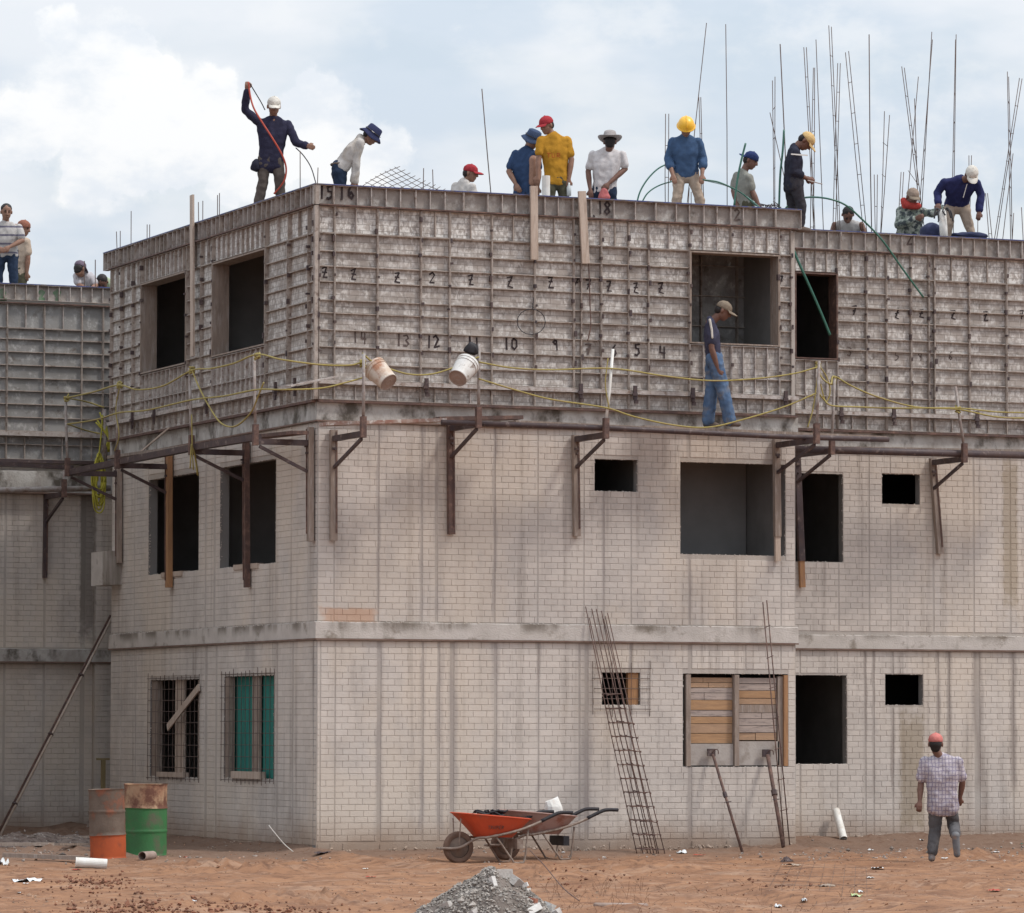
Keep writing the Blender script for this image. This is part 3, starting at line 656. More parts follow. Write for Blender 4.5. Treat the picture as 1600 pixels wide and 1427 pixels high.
facade_form(LEFT, FLf, cl, O_L3); pins(LEFT, FLf, cl, O_L3, ZW, ZT); walers(LEFT, FLf, -.03, L0-.05, clamps=ulist(LEFT, [212, 246, 328, 436, 466], 640))
for o in O_L3: jambs(LEFT, FLf, o, M_WOODG)
cr = [O_R3[0][0]-.25, O_R3[0][0], O_R3[0][1]] + ulist(REC, [1354.5, 1385.4, 1424, 1451.6, 1460.5, 1515, 1573, 1632, 1690, 1750])
facade_form(REC, FR, cr, O_R3, dz=-.03); pins(REC, FR, cr, O_R3, ZW, ZT); jambs(REC, FR, O_R3[0], M_STEEL)
walers(REC, FR, L1+.02, REND-3, dz=-.03, clamps=ulist(REC, [1312, 1394, 1524], 615))
# wing: its own levels
wz = [WING.uz(40, v, .08)[1] for v in (475, 513, 530, 550, 570.6, 591, 611, 631.5, 652, 674, 682, 718)]
cw = ulist(WING, [-230, -172, -114, -46, 12, 70, 129, 162, 220])
for a, b in zip(cw[:-1], cw[1:]):
    panel(WING, FW, a, b, wz[1], wz[0], vu=[(a+b)/2] if b-a > .35 else [], mat=M_FORMW)
    panel(WING, FW, a, b, wz[9], wz[1], hz=wz[2:9], mat=M_FORMW)
    panel(WING, FW, a, b, wz[11], wz[10], hz=[wz[10]-.12], vu=[(a+b)/2], mat=M_FORMW)
mb = MB(); mb.fbox(WING, cw[0], cw[-1], wz[10]+.004, wz[9]-.004, .03, .14); mb.build('waler', M_RIBL, FW)
mb = MB(); mb.fbox(WING, cw[0], cw[-1], wz[11]-.05, wz[11]-.003, .034, .12); mb.build('bottom_rail', M_DSTEEL, FW)
mb = MB(); mb.fbox(WING, cw[0], cw[-1], wz[0]+.003, wz[0]+.02, .02, .11); mb.build('top_rail', M_STEEL, FW)
EM = thing('slab_edge_formwork', MAIN.pt(3, Z3-.26, .05), 'row of roof edge forms along the long front wall, painted 15, 16 and 18', 'formwork', 'roof edge forms with a blue top strip')
EL = thing('slab_edge_formwork', LEFT.pt(4, Z3-.26, .05), 'row of roof edge forms climbing along the receding left side', 'formwork', 'roof edge forms with a blue top strip')
ER = thing('slab_edge_formwork', REC.pt(10, Z3-.26, .05), 'row of roof edge forms of the set back part at the far right', 'formwork', 'roof edge forms with a blue top strip')
EW = thing('slab_edge_formwork', WING.pt(-3, WZ3-.26, .05), 'row of roof edge forms with green paint smears on the far left wing', 'formwork', 'roof edge forms with a blue top strip')
EU = lambda *p: [MAIN.uz(q, 310, .09)[0] for q in p]
_e = EU(522, 725, 896, 1025, 1212)
edge_form(MAIN, EM, -.095, L1+.06, segs=[(-.095, _e[0], []), (_e[0], _e[1], EU(559, 581, 604, 626.5, 650.5, 673, 696)), (_e[1], _e[2], EU(763, 785.5, 807, 829, 852, 873)), (_e[2], _e[3], EU(924, 960, 993.5)), (_e[3], _e[4], EU(1057.5, 1078, 1100.5, 1121, 1142.5, 1162, 1183)), (_e[4], L1+.06, [])]); edge_form(LEFT, EL, -.093, L0+.25); edge_form(REC, ER, L1+.07, 14.0, dz=-.02); edge_form(WING, EW, -5.5, 1.4, z1=WZ3, h=.24, pitch=.18)
# formwork of an inner wall seen through the wide opening
FI = thing('inner_wall_formwork', (5.6, 1.5, Z2+.2), 'dim inner formwork seen through the wide top floor opening', 'formwork', 'ribbed metal formwork round the top floor')
INN = Face((0, 1.35, 0), (1, 0, 0), (0, -1, 0))
for i in range(4):
    panel(INN, FI, 5.0+.55*i, 5.0+.55*(i+1), Z2+.3, Z3-.35, hz=[Z2+.3+.42*k for k in range(1, 7)], mat=M_FORMW)

# ------------------------------------------------------------------ painted numbers
GL = {'0': [[(.5,1),(.15,.75),(.12,.25),(.5,0),(.88,.25),(.85,.75),(.5,1)]], '1': [[(.5,1),(.5,0)]], '2': [[(.1,.8),(.45,1),(.8,.75),(.1,0),(.9,.05)]],
      '3': [[(.1,.95),(.6,1),(.8,.75),(.4,.55),(.85,.3),(.6,0),(.1,.08)]], '4': [[(.15,1),(.12,.45),(.85,.45)],[(.75,.95),(.72,0)]], '5': [[(.85,1),(.2,.95),(.2,.6),(.7,.55),(.8,.2),(.4,0),(.1,.08)]],
      '6': [[(.6,1),(.2,.6),(.15,.2),(.5,0),(.8,.22),(.5,.45),(.2,.3)]], '7': [[(.1,.92),(.85,1),(.35,0)],[(.25,.5),(.8,.55)]], 'Z': [[(.1,.92),(.8,1),(.25,.05),(.95,.0)],[(.25,.5),(.8,.55)]],
      '8': [[(.5,.55),(.2,.75),(.5,1),(.78,.76),(.2,.25),(.5,0),(.8,.25),(.5,.55)]], '9': [[(.8,.7),(.5,.5),(.2,.75),(.5,1),(.8,.8),(.7,0)]], '.': [[(.4,.05),(.55,0)]],
      'T': [[(.0,1),(1,1)],[(.5,1),(.5,0)]], 'R': [[(.1,0),(.1,1),(.8,.9),(.8,.6),(.1,.5),(.9,0)]], 'U': [[(.1,1),(.1,.1),(.8,.1),(.8,1)]], 'P': [[(.1,0),(.1,1),(.8,.9),(.8,.55),(.1,.45)]], 'E': [[(.9,1),(.1,1),(.1,0),(.9,0)],[(.1,.5),(.7,.5)]]}
def paint(Fc, root, text, px, py, hpx=15, wpx=None, n=None, mat=None, thick=.013, dim=2):
    n = PN+.006 if n is None else n; mat = mat or M_INK; u, z = Fc.uz(px, py, n); sgn = 1
    if Fc is LEFT: sgn = -1
    h = hpx/118; w_ = h*.62; adv = w_*1.15; mb = MB(); x0 = -adv*len(text)/2
    for i, ch in enumerate(text):
        jx, jz, sl = random.uniform(-.01, .01), random.uniform(-.01, .01), random.uniform(-.12, .12)
        for st in GL[ch]:
            P = [(x0+i*adv+(a+(b-.5)*sl)*w_+jx+random.uniform(-.007,.007), (b-.5)*h+jz+random.uniform(-.009,.009)) for a, b in st]
            for k, ((a, b), (c, d)) in enumerate(zip(P[:-1], P[1:])):
                L = math.hypot(c-a, d-b) or 1e-6; ox, oz = -(d-b)/L*thick/2, (c-a)/L*thick/2; t = thick*random.uniform(.8, 1.25)/thick
                ex, ez = (c-a)/L*thick*.35, (d-b)/L*thick*.35; nn = n+.0004*k
                mb.add([Fc.pt(u+sgn*(a-ex+ox*t), z+b-ez+oz*t, nn), Fc.pt(u+sgn*(a-ex-ox*t), z+b-ez-oz*t, nn), Fc.pt(u+sgn*(c+ex-ox*t), z+d+ez-oz*t, nn), Fc.pt(u+sgn*(c+ex+ox*t), z+d+ez+oz*t, nn)], [(0,1,2,3)])
    return mb.build('painted_mark', mat, root)
for t, x, y in (('Z',508,427),('Z',553,428),('Z',622,433),('2',676,435),('Z',737,437),('Z',797,440),('Z',861,441),('7',901,442),('7',921,444),('Z',953,448),('Z',994,449),('Z',1034,450),('7',1220,438)):
    paint(MAIN, FM, t, x, y, 16, thick=.019)
for t, x, y in (('14',562,527),('13',629,532),('12',678,534),('11',740,537),('10',798,537),('9',868,540),('7',921,546),('6',961,547),('5',996,546),('4',1036,550)):
    paint(MAIN, FM, t, x, y, 17, thick=.024, mat=M_INK2 if t in ('14', '13', '7') else M_INK)
for t, x, y in (('15',511,301),('16',542,301),('18',944,325),('.',930,327)): paint(MAIN, EM, t, x, y, 20, thick=.028, mat=M_INK)
paint(MAIN, EM, '2', 1152, 336, 18, thick=.02, mat=M_INK2)
for t, x, y in (('7',1335,485),('Z',1402,490),('Z',1439,490),('Z',1489,491),('Z',1540,493),('7',1597,492)): paint(REC, FR, t, x, y, 15, thick=.019)
for t, x, y in (('3',1328,550),('5',1402,556),('9',1437,557),('6',1487,557)): paint(REC, FR, t, x, y, 14, thick=.014, mat=M_INK2)
paint(REC, ER, '2', 1421, 376, 16, thick=.02, mat=M_INK2)
paint(WING, EW, '2', 5, 461, 17, thick=.05, mat=M_GREENP); paint(WING, EW, '2', 66, 462, 15, thick=.05, mat=M_GREENP); paint(WING, EW, '9', 90, 463, 16, thick=.07, mat=M_GREENP)
# ------------------------------------------------------------------ scaffold brackets, pipes, planks
GB = 'scaffold brackets hung on the walls'
def bracket(Fc, leg, post, label, legmat=None, tipmat=None, postmat=None, armmat=None, lw=.09, fixed=None):
    """leg=(x_top,y_top,x_bot,y_bot) flat on the wall, post=(x_top,y_top,x_bot,y_bot) at the outer end of the arm"""
    u0, zt = Fc.uz(leg[0], leg[1], .06); u1, zb = Fc.uz(leg[2], leg[3], .06)
    # outer end: the line of sight to the post foot meets the upright plane through the leg
    if Fc in (LEFT,): P = on_y(post[2], post[3], u0)
    else: P = on_x(post[2], post[3], u0)
    n = (P-Fc.o).dot(Fc.n); zp = P.z
    _u, ztop = Fc.uz(post[0], post[1], n)
    legmat = legmat or M_WOODG; armmat = armmat or M_DSTEEL; postmat = postmat or M_POST
    t = thing('scaffold_bracket', Fc.pt(u0, zp, .05), label, 'scaffold bracket', GB)
    mb = MB(); zs = zb+(zt-zb)*.16
    if tipmat:
        um = u1+(u0-u1)*.2; zm = zb+(zt-zb)*.2
        mb.beam(Fc.pt(um, zm, .062), Fc.pt(u0, zt, .062), lw, .07, Fc.n); mb.build('leg', legmat, t)
        mb = MB(); mb.beam(Fc.pt(u1, zb, .058), Fc.pt(um, zm+.04, .058), lw*.86, .05, Fc.n); mb.build('leg_extension', tipmat, t)
    else:
        mb.beam(Fc.pt(u1, zb, .062), Fc.pt(u0, zt, .062), lw, .07, Fc.n); mb.build('leg', legmat, t)
        mb = MB(); mb.beam(Fc.pt(u1+(u0-u1)*.1+lw*.3, zb+.1, .1), Fc.pt(u0+lw*.3, zt-.02, .1), .018, .02, Fc.n); mb.build('flange', M_STEEL, t)
    mb = MB(); mb.beam(Fc.pt(u0, zp-.05, .03), Fc.pt(u0, zp-.05, n+.03), .055, .075); mb.build('arm', armmat, t)
    zl = zp-.42
    mb = MB(); mb.beam(Fc.pt(u0, zl, .10), Fc.pt(u0, zp-.11, n-.02), .035, .04); mb.build('brace', armmat, t)
    mb = MB(); mb.beam(Fc.pt(u0, zp-.10, n+.035), Fc.pt(u0, zp+.17, n+.035), .07, .07, Fc.n); mb.build('socket', M_STEEL, t)
    du = _u-u0
    mb = MB(); mb.tube([Fc.pt(u0, zp+.10, n+.035), Fc.pt(u0+du*.5, (zp+ztop)/2, n+.037), Fc.pt(_u, ztop, n+.035)], .021, 8); mb.build('guard_post', postmat, t, smooth=True)
    mb = MB(); mb.beam(Fc.pt(u0-.03, zp-.18, .105), Fc.pt(u0+.03, zp-.18, .105), .03, .03); mb.tube([Fc.pt(u0, zt-.25, .06), Fc.pt(u0, zt-.25, .14)], .014, 6); mb.build('bolt', M_DSTEEL, t)
    return n, zp, u0
BR = {}
BR['A'] = bracket(MAIN, (521,672,521,845), (567,553,566,672), 'wooden legged scaffold bracket nearest the building corner, right of the corner edge')
BR['B'] = bracket(MAIN, (704,664,705,835), (747,538,746,657), 'dark legged scaffold bracket beside the white bucket', legmat=M_STEEL)
BR['C'] = bracket(MAIN, (899,680,901,838), (956,546,945,674), 'scaffold bracket left of the small square window with a pale leaning post', postmat=M_PVC)
BR['D'] = bracket(MAIN, (1213,686,1215,877), (1278,565,1274,682), 'scaffold bracket at the right edge of the wide open window', tipmat=M_WOODP)
BR['E'] = bracket(REC, (1245,712,1254,918), (1302,592,1298,699), 'scaffold bracket with an orange brown wooden tip in front of the dark window', legmat=M_DSTEEL, tipmat=M_WOODO)
BR['F'] = bracket(REC, (1457,716,1469,866), (1491,604,1505,712), 'scaffold bracket with a slanted leg on the far right wall')
BR['G'] = bracket(LEFT, (186,710,186,880), (106,620,109,734), 'scaffold bracket at the outer left corner of the side wall')
BR['H'] = bracket(LEFT, (264,705,264,918), (187,598,187,722), 'scaffold bracket with a brown plank leg across the left dark window', legmat=M_WOODO, lw=.13)
BR['I'] = bracket(LEFT, (385,690,386,918), (300,575,303,700), 'scaffold bracket with a thin dark leg across the second dark window', legmat=M_STEEL, lw=.08)
BR['J'] = bracket(LEFT, (485,668,485,846), (401,553,403,684), 'scaffold bracket on the side wall just left of the building corner')
BR['K'] = bracket(WING, (72,768,70,903), (99,735,99,767), 'dark bent scaffold bracket on the shaded far left wing', legmat=M_DSTEEL, lw=.06)
n_, z_, u_ = BR['C']
def along(Fc, px, py, n): u, z = Fc.uz(px, py, n); return Fc.pt(u, z, n)
def pipe(Fc, pts, n, r, mat, label, name='scaffold_pipe', cat='pipe'):
    P = [along(Fc, x, y, n) for x, y in pts]; mb = MB(); mb.tube(P, r, 10); c = sum(P, Vector())/len(P)
    return mb.build(name, mat, None, smooth=True, loc=c, label=label, cat=cat, group='pipes and beams of the scaffold walkway')
pipe(MAIN, [(690,660),(950,669),(1230,683),(1388,687)], BR['C'][0]-.05, .036, M_DSTEEL, 'long dark pipe carrying the walkway under the walking man')
pipe(REC, [(1240,702),(1420,707),(1660,713)], BR['F'][0]-.05, .052, M_DSTEEL, 'thick dark pipe along the set back wall at the right')
pipe(WING, [(-60,767),(0,766),(172,763)], BR['K'][0]-.02, .045, M_POST, 'pale grey pipe across the shaded far left wing')
def plank(Fc, x0, y0, x1, y1, n, w, t, mat, label, name='scaffold_plank', cat='plank', group='planks of the scaffold walkway'):
    a = along(Fc, x0, y0, n); b = along(Fc, x1, y1, n); mb = MB(); ns = 6
    for i in range(ns):
        p = a.lerp(b, i/ns); q = a.lerp(b, (i+1)/ns); mb.beam(p, q, w, t)
    return mb.build(name, mat, None, loc=(a+b)/2, label=label, cat=cat, group=group)
M_PLANKR = material('cement_splashed_red_plank', (.28, .15, .115), (.38, .30, .26), scale=7, rough=.85, c3=(.60, .56, .52), s3=12, t3=(.5, .62), stretch=(1, 1, 1))
plank(MAIN, 505, 663, 692, 657, .62, .28, .045, M_PLANKR, 'cement splashed reddish plank between the corner bracket and the next one')
plank(MAIN, 682, 655, 812, 653, .45, .25, .05, M_STEEL, 'short dark overlapping plank left of the middle bracket')
plank(MAIN, 800, 660, 1010, 670, .60, .26, .04, M_WOODG, 'grey walkway plank left of the walking man')
plank(MAIN, 1000, 668, 1378, 685, .42, .30, .04, M_WOODG, 'long worn plank that the walking man stands on')
plank(REC, 1290, 700, 1640, 706, .6, .26, .035, M_WOODG, 'grey plank behind the thick dark pipe on the right')
# side walkway: a dark channel rising to the right, then loose boards
P0 = along(LEFT, 112, 738, BR['G'][0]-.03); P1 = along(LEFT, 187, 722, BR['H'][0]-.03); P2 = along(LEFT, 300, 700, BR['I'][0]-.03); P3 = along(LEFT, 403, 683, BR['J'][0]-.03)
mb = MB()
for a, b in ((P0, P1), (P1, P2), (P2, P3)): mb.beam(a, b, .10, .085)
mb.build('walkway_channel', M_DSTEEL, None, loc=P1, label='long dark steel channel along the side wall walkway', cat='beam', group='pipes and beams of the scaffold walkway')
plank(LEFT, 340, 690, 470, 676, BR['J'][0]-.40, .22, .045, M_STEEL, 'rusty plank end at the corner side of the left walkway')
plank(LEFT, 180, 715, 345, 692, BR['I'][0]-.35, .25, .04, M_WOODG, 'grey plank of the left side walkway behind the dark channel')
plank(WING, -30, 724, 112, 731, .55, .2, .06, M_DSTEEL, 'dark plank along the formwork foot of the far left wing')
# loose diagonal lath on the left walkway, bent sheet lying on the waler at the corner
mb = MB(); mb.beam(along(LEFT, 219, 707, .5), along(LEFT, 265, 668, .14), .05, .02); mb.build('lath', M_WOODP, None, loc=along(LEFT, 219, 707, .5), label='pale lath leaning against the left formwork above the walkway', cat='lath')
mb = MB(); mb.beam(along(MAIN, 450, 604, .45), along(MAIN, 524, 589, .28), .14, .02); mb.build('metal_strip', M_RIBL, None, loc=along(MAIN, 490, 597, .4), label='pale folded metal strip lying across the formwork corner', cat='metal strip')
gp = MB(); gp.tube([along(WING, 163, 640, 1.0), along(WING, 165, 722, 1.0)], .03, 8); gp.build('guard_post', M_POST, None, smooth=True, loc=along(WING, 165, 722, 1.0), label='short rail post with the yellow rope coil tied to it', cat='post')
# upright boards nailed to the forms
def board(Fc, x0, y0, x1, y1, n, w, t, mat, label, name='upright_board', cat='board', group=None):
    a = along(Fc, x0, y0, n); b = along(Fc, x1, y1, n); mb = MB(); mb.beam(b, a, w, t, Fc.n); return mb.build(name, mat, None, loc=b, label=label, cat=cat, group=group)
GBo = 'upright boards fixed to the formwork'
board(LEFT, 300, 305, 301, 557, .13, .115, .03, M_WOODP, 'tall pale board rising above the roof edge beside the left opening', group=GBo)
board(MAIN, 834, 291, 835, 406, .14, .10, .04, M_WOODP, 'upright board under the man in the yellow jersey', group=GBo)
board(MAIN, 909, 299, 915, 412, .14, .105, .04, M_WOODP, 'slightly tilted upright board left of the number 18', group=GBo)
# ------------------------------------------------------------------ ropes, hoses, cables
def smooth_path(pts, k=8):
    P = [Vector(p) for p in pts]; P = [P[0]*2-P[1]]+P+[P[-1]*2-P[-2]]; out = []
    for i in range(1, len(P)-2):
        for j in range(k):
            t = j/k; a, b, c, d = P[i-1], P[i], P[i+1], P[i+2]
            out.append(.5*((2*b)+(c-a)*t+(2*a-5*b+4*c-d)*t*t+(3*b-a-3*c+d)*t**3))
    out.append(P[-2]); return out
def at_depth(px, py, D): d = ray(px, py); return CAM + d*D
def rope(pts, r, mat, label, name='rope', cat='rope', group=None, k=8, n=6):
    P = smooth_path(pts, k); mb = MB(); mb.tube(P, r, n); return mb.build(name, mat, None, smooth=True, loc=P[0], label=label, cat=cat, group=group)
GR = 'yellow guard ropes of the scaffold'
nM, nL, nR = BR['C'][0]+.07, BR['I'][0]+.07, BR['F'][0]+.07
def onM(l, n=None): return [along(MAIN, x, y, nM if n is None else n) for x, y in l]
def onL(l): return [along(LEFT, x, y, nL) for x, y in l]
def onR(l, n=None): return [along(REC, x, y, nR if n is None else n) for x, y in l]
r_ = .0115
rope(onL([(104,622),(145,613),(185,602),(215,609),(255,603),(300,579),(330,576),(365,568),(402,554),(440,562)])+onM([(500,570),(545,571),(566,566)]), r_, M_ROPE, 'upper yellow rope sagging along the left side wall', group=GR)
rope(onL([(105,663),(150,656),(187,645),(230,641),(300,625),(350,619),(402,609),(440,609)])+onM([(500,607),(540,598),(568,590)]), r_, M_ROPE, 'lower yellow rope along the left side wall', group=GR)
rope(onM([(566,552),(583,566),(610,577),(640,585),(672,585),(702,577),(730,565),(748,558)]), r_, M_ROPE, 'yellow rope with two buckets hanging on it', group=GR)
rope(onM([(748,566),(800,575),(860,578),(955,576),(1040,588),(1110,595),(1180,592),(1240,584),(1277,574)]), r_, M_ROPE, 'upper yellow rope passing in front of the walking man', group=GR)
rope(onM([(748,592),(800,608),(860,624),(945,637),(990,651),(1050,664),(1105,668),(1160,656),(1225,636),(1277,614)]), r_, M_ROPE, 'lower yellow rope passing at the feet of the walking man', group=GR)
rope(onM([(1277,572),(1284,590),(1298,600)])+onR([(1303,588),(1330,603),(1370,620),(1430,636),(1497,640),(1560,652),(1625,654)]), r_, M_ROPE, 'upper yellow rope on the far right walkway', group=GR)
rope(onM([(1277,612),(1288,625),(1300,634)])+onR([(1340,636),(1400,638),(1497,638),(1560,644),(1625,645)]), r_, M_ROPE, 'lower yellow rope on the far right walkway', group=GR)
rope(onL([(300,578),(310,603),(325,632),(345,661),(368,666),(392,645),(403,620),(412,598)]), r_, M_ROPE, 'loose loop of yellow rope hanging below the side guard rope', group=GR)
rope([along(LEFT,104,622,nL), along(WING,135,628,1.0), along(WING,163,637,1.0)], r_, M_ROPE, 'short upper yellow rope from the corner post to the coil', group=GR)
rope([along(LEFT,106,663,nL), along(WING,135,673,1.0), along(WING,163,679,1.0)], r_, M_ROPE, 'short lower yellow rope from the corner post to the coil', group=GR)
def knots(lst, label):
    mb = MB(); c = None
    for (x, y, fn) in lst:
        p = fn(x, y); c = c or p
        for q in range(4):
            a0 = random.random()*6; pts = [p+Vector((math.cos(a0+a)*.035, math.sin(a0+a)*.035, random.uniform(-.03, .03)+.02*q-.03)) for a in [0,1.2,2.4,3.6,4.8,6]]
            mb.tube(smooth_path(pts, 3), r_, 5)
    return mb.build('rope_knot', M_ROPE, None, smooth=True, loc=c, label=label, cat='knot', group='rope knots on the guard posts')
KM = lambda x, y: along(MAIN, x, y, nM-.03); KL = lambda x, y: along(LEFT, x, y, nL-.03); KR = lambda x, y: along(REC, x, y, nR-.03)
for x, y, fn, l in ((187,602,KL,'knot on the second guard post from the left end'),(104,622,KL,'knot on the leftmost guard post'),(300,579,KL,'knot on the guard post between the side windows'),(402,556,KL,'knot on the guard post left of the corner'),
                    (1278,572,KM,'big knot on the guard post under the narrow dark opening'),(1302,596,KR,'bright knot right of the narrow opening'),(567,568,KM,'knot on the guard post beside the rusty bucket'),(1497,640,KR,'knot on the farthest right guard post')):
    knots([(x, y, fn)], l)
rope(onM([(1280,568),(1276,600),(1270,640),(1262,668)]), .009, M_ROPE, 'loose rope end hanging from the big knot below the narrow opening', group=GR)
rope(onM([(1279,570),(1292,590),(1297,612),(1290,628),(1282,600)]), .009, M_ROPE, 'small rope loop beside the big knot below the narrow opening', group=GR)
rope(onL([(187,604),(181,640),(186,680),(179,705)]), .009, M_ROPE, 'loose rope end hanging from the second guard post', group=GR)
rope(onM([(950,560),(946,600),(952,640)]), .008, M_ROPE, 'thin rope tail on the pale leaning post', group=GR)
# the hanging coil and tail
mb = MB(); c0 = along(WING, 158, 690, 1.02)
for i in range(13):
    w_, h_ = random.uniform(.04, .12), random.uniform(.42, .62); pts = []
    for a in range(13):
        t = a/12*2*PI; pts.append(c0+Vector((math.cos(t)*w_*(1-.4*math.sin(t))+random.uniform(-.01,.01)-.03, random.uniform(-.03, .03), -h_*.95+math.sin(t)*h_*.62-.05*i*.3)))
    mb.tube(smooth_path(pts, 3), .012, 5)
mb.tube(smooth_path([c0+Vector((.02,0,.4)), c0+Vector((0,0,.1)), c0+Vector((-.04,0,-.3)), c0+Vector((-.05,0,-.6))], 5), .012, 5)
for a in range(9): mb.tube(smooth_path([c0+Vector((.07*math.cos(a), .05, .2+.03*a)), c0+Vector((.11, -.02, .05)), c0+Vector((.05+.02*a, .03, -.15))], 4), .012, 5)
mb.build('rope_coil', M_ROPEY, None, smooth=True, loc=c0, label='bright yellow coil of rope hanging from the short post at the left', cat='rope coil')
mb = MB(); c0 = along(LEFT, 299, 700, nL)
for i in range(6):
    x = random.uniform(-.12, .12); mb.tube(smooth_path([c0+Vector((0,0,.45)) if i == 0 else c0+Vector((0, 0, .05)), c0+Vector((x*.6, x*.5, -.06)), c0+Vector((x, x, -.16)), c0+Vector((x*1.3, x, -.26-abs(x)))], 4), .010, 5)
mb.build('rope_tail', M_ROPE, None, smooth=True, loc=c0, label='frayed end of yellow rope hanging under the side walkway', cat='rope')
# thin wires on the forms
mb = MB(); pts = [along(MAIN, 830+22*math.cos(a/16*2*PI), 503+20*math.sin(a/16*2*PI), .13) for a in range(17)]; mb.tube(pts, .006, 5)
mb.tube([along(MAIN, 832, 483, .13), along(MAIN, 834, 465, .1)], .006, 5)
mb.build('wire_ring', M_BLACK, None, loc=pts[0], label='thin black wire ring hanging on the front formwork', cat='wire')
rope([along(MAIN, x, y, .12) for x, y in ((919,400),(921,440),(922,480),(923,510),(918,533))], .008, M_STEEL, 'brown wire hanging below the tilted board', name='hanging_wire', cat='wire')
# green conduit hoses
DK = Z3-.11
def roofpt(px, back=0.0, py=None, Fc=MAIN):
    """a point above the roof at a set distance behind the facade edge"""
    return along(Fc, px, py, -back)
GH = 'green conduit hoses on the roof'
rope([roofpt(x, 4.9, y) for x, y in ((994,322),(1000,300),(1012,280),(1028,264),(1045,256),(1062,254),(1080,262))], .012, M_HOSE, 'green hose bowed behind the man in the yellow helmet', name='hose', cat='hose', group=GH)
rope([roofpt(x, bk, y) for x, y, bk in ((1001,320,4.9),(1012,302,4.9),(1030,290,4.9),(1055,283,4.8),(1085,280,4.8),(1115,285,4.2),(1142,293,2.4),(1168,309,.8),(1190,327,.3))], .011, M_HOSE, 'long green hose arching past the helmeted man towards the boy', name='hose', cat='hose', group=GH)
rope([roofpt(x, .6, y) for x, y in ((1098,281),(1120,284),(1140,292),(1160,303),(1182,322))], .011, M_HOSE, 'second thin green hose beside the long one', name='hose', cat='hose', group=GH)
rope([roofpt(x, .5, y) for x, y in ((1165,224),(1158,252),(1152,282),(1147,322))], .014, M_HOSE, 'straight dark green hose standing in front of the boy', name='hose', cat='hose', group=GH)
rope([roofpt(x, .35, y) for x, y in ((1225,203),(1223,235),(1219,275),(1217,330))], .0145, M_HOSE, 'green hose standing along the back of the man in the dark jacket', name='hose', cat='hose', group=GH)
rope([along(REC, x, y, n) for x, y, n in ((1222,332,-.9),(1236,318,-.6),(1258,309,-.3),(1290,310,.1),(1320,320,.15),(1346,342,.15),(1378,375,.17),(1410,420,.17),(1443,465,.17))], .0145, M_HOSE, 'green hose looping over the roof edge and down the right formwork', name='hose', cat='hose', group=GH)
rope([along(REC, x, y, n) for x, y, n in ((1238,387,.2),(1250,415,.22),(1268,455,.24),(1284,492,.25),(1297,524,.26))], .019, M_HOSE, 'thick green hose hanging across the narrow dark opening', name='hose', cat='hose', group=GH)
# ------------------------------------------------------------------ starter bars above the roof
GS = 'tall rebar rods standing on the roof'
def rods(lst, back, r, label, ties=True, Fc=REC):
    base = Fc.uz(lst[0][2], lst[0][3], -back); D = Fc.pt(base[0], DK-.05, -back)
    t = thing('rebar_column', D, label, 'rebar', GS); ends = []
    for (x0, y0, x1, y1) in lst:
        top = along(Fc, x0, y0, -back); bot = along(Fc, x1, y1, -back); d = (top-bot).normalized()
        bot2 = bot-d*((bot.z-DK+.02)/max(.2, d.z)) if bot.z > DK else bot
        mb = MB(); mb.tube([bot2, (bot2+top)/2+Vector((random.uniform(-.01,.01), 0, 0)), top], r, 5); mb.build('rod', M_REBAR, t, smooth=True); ends.append((bot2, top))
    if ties and len(ends) > 1:
        a, b = ends[0], ends[1]; mb = MB(); k = 2
        L = (a[1]-a[0]).length; nn = max(2, int(L/.42))
        for i in range(1, nn):
            p = a[0].lerp(a[1], i/nn); q = b[0].lerp(b[1], i/nn); off = Vector((0, .10, 0))
            mb.tube([p-(q-p)*.15, q+(q-p)*.15], r*.75, 4)
        mb.build('tie', M_REBAR, t)
R = .0062
rods([(753,139,767,300)], 1.5, .0075, 'single bare rod leaning left between the two red caps', Fc=MAIN)
rods([(1104,36,1086,205)], 2.2, R, 'single rod leaning right behind the yellow helmet', Fc=MAIN)
rods([(1134,38,1136,325)], 2.2, R, 'single upright rod right of the helmeted man', Fc=MAIN)
rods([(1040,178,1040,318),(1045,178,1044,318)], 3, R, 'close pair of rods behind the helmeted man', Fc=MAIN)
rods([(1092,152,1094,210),(1095,152,1097,215)], 3, R, 'short pair of rods over the right shoulder of the helmeted man', Fc=MAIN)
rods([(1077,294,1076,325),(1080,300,1080,325)], 3, R, 'short rods seen between the legs of the helmeted man', Fc=MAIN)
rods([(1207,126,1209,340),(1211,120,1211,340)], 2.5, R, 'pair of rods left of the dark jacket man')
rods([(1203,176,1224,270)], 2.8, R, 'thin rod leaning left behind the dark jacket man')
rods([(1219,69,1225,210)], 1.2, .0085, 'thick single rod just left of the tan cap')
rods([(1256,74,1270,335),(1260,74,1272,335)], 2.0, R, 'pair of rods crossing behind the tan cap')
rods([(1271,106,1267,330),(1273,106,1271,330)], 2.4, R, 'dark doubled rods right behind the tan cap')
rods([(1275,62,1286,345)], 2.6, R, 'long thin rod right of the tan cap')
rods([(1295,40,1309,345),(1299,42,1312,345)], 3.0, R, 'tallest tied pair of rods right of the jacket man')
rods([(1309,99,1302,345),(1313,99,1306,345)], 3.2, R, 'tied pair crossing the tallest pair')
rods([(1321,82,1348,350),(1326,80,1353,350)], 3.0, R, 'tied pair leaning left above the crouching man')
rods([(1358,54,1362,352)], 1.2, .008, 'thick single rod right of the crouching man')
rods([(1382,174,1376,352),(1390,180,1377,355)], 3.4, R, 'short tied pair left of the scarf man')
rods([(1366,273,1368,352),(1371,273,1370,352)], 3.4, R, 'short low pair behind the thick rod')
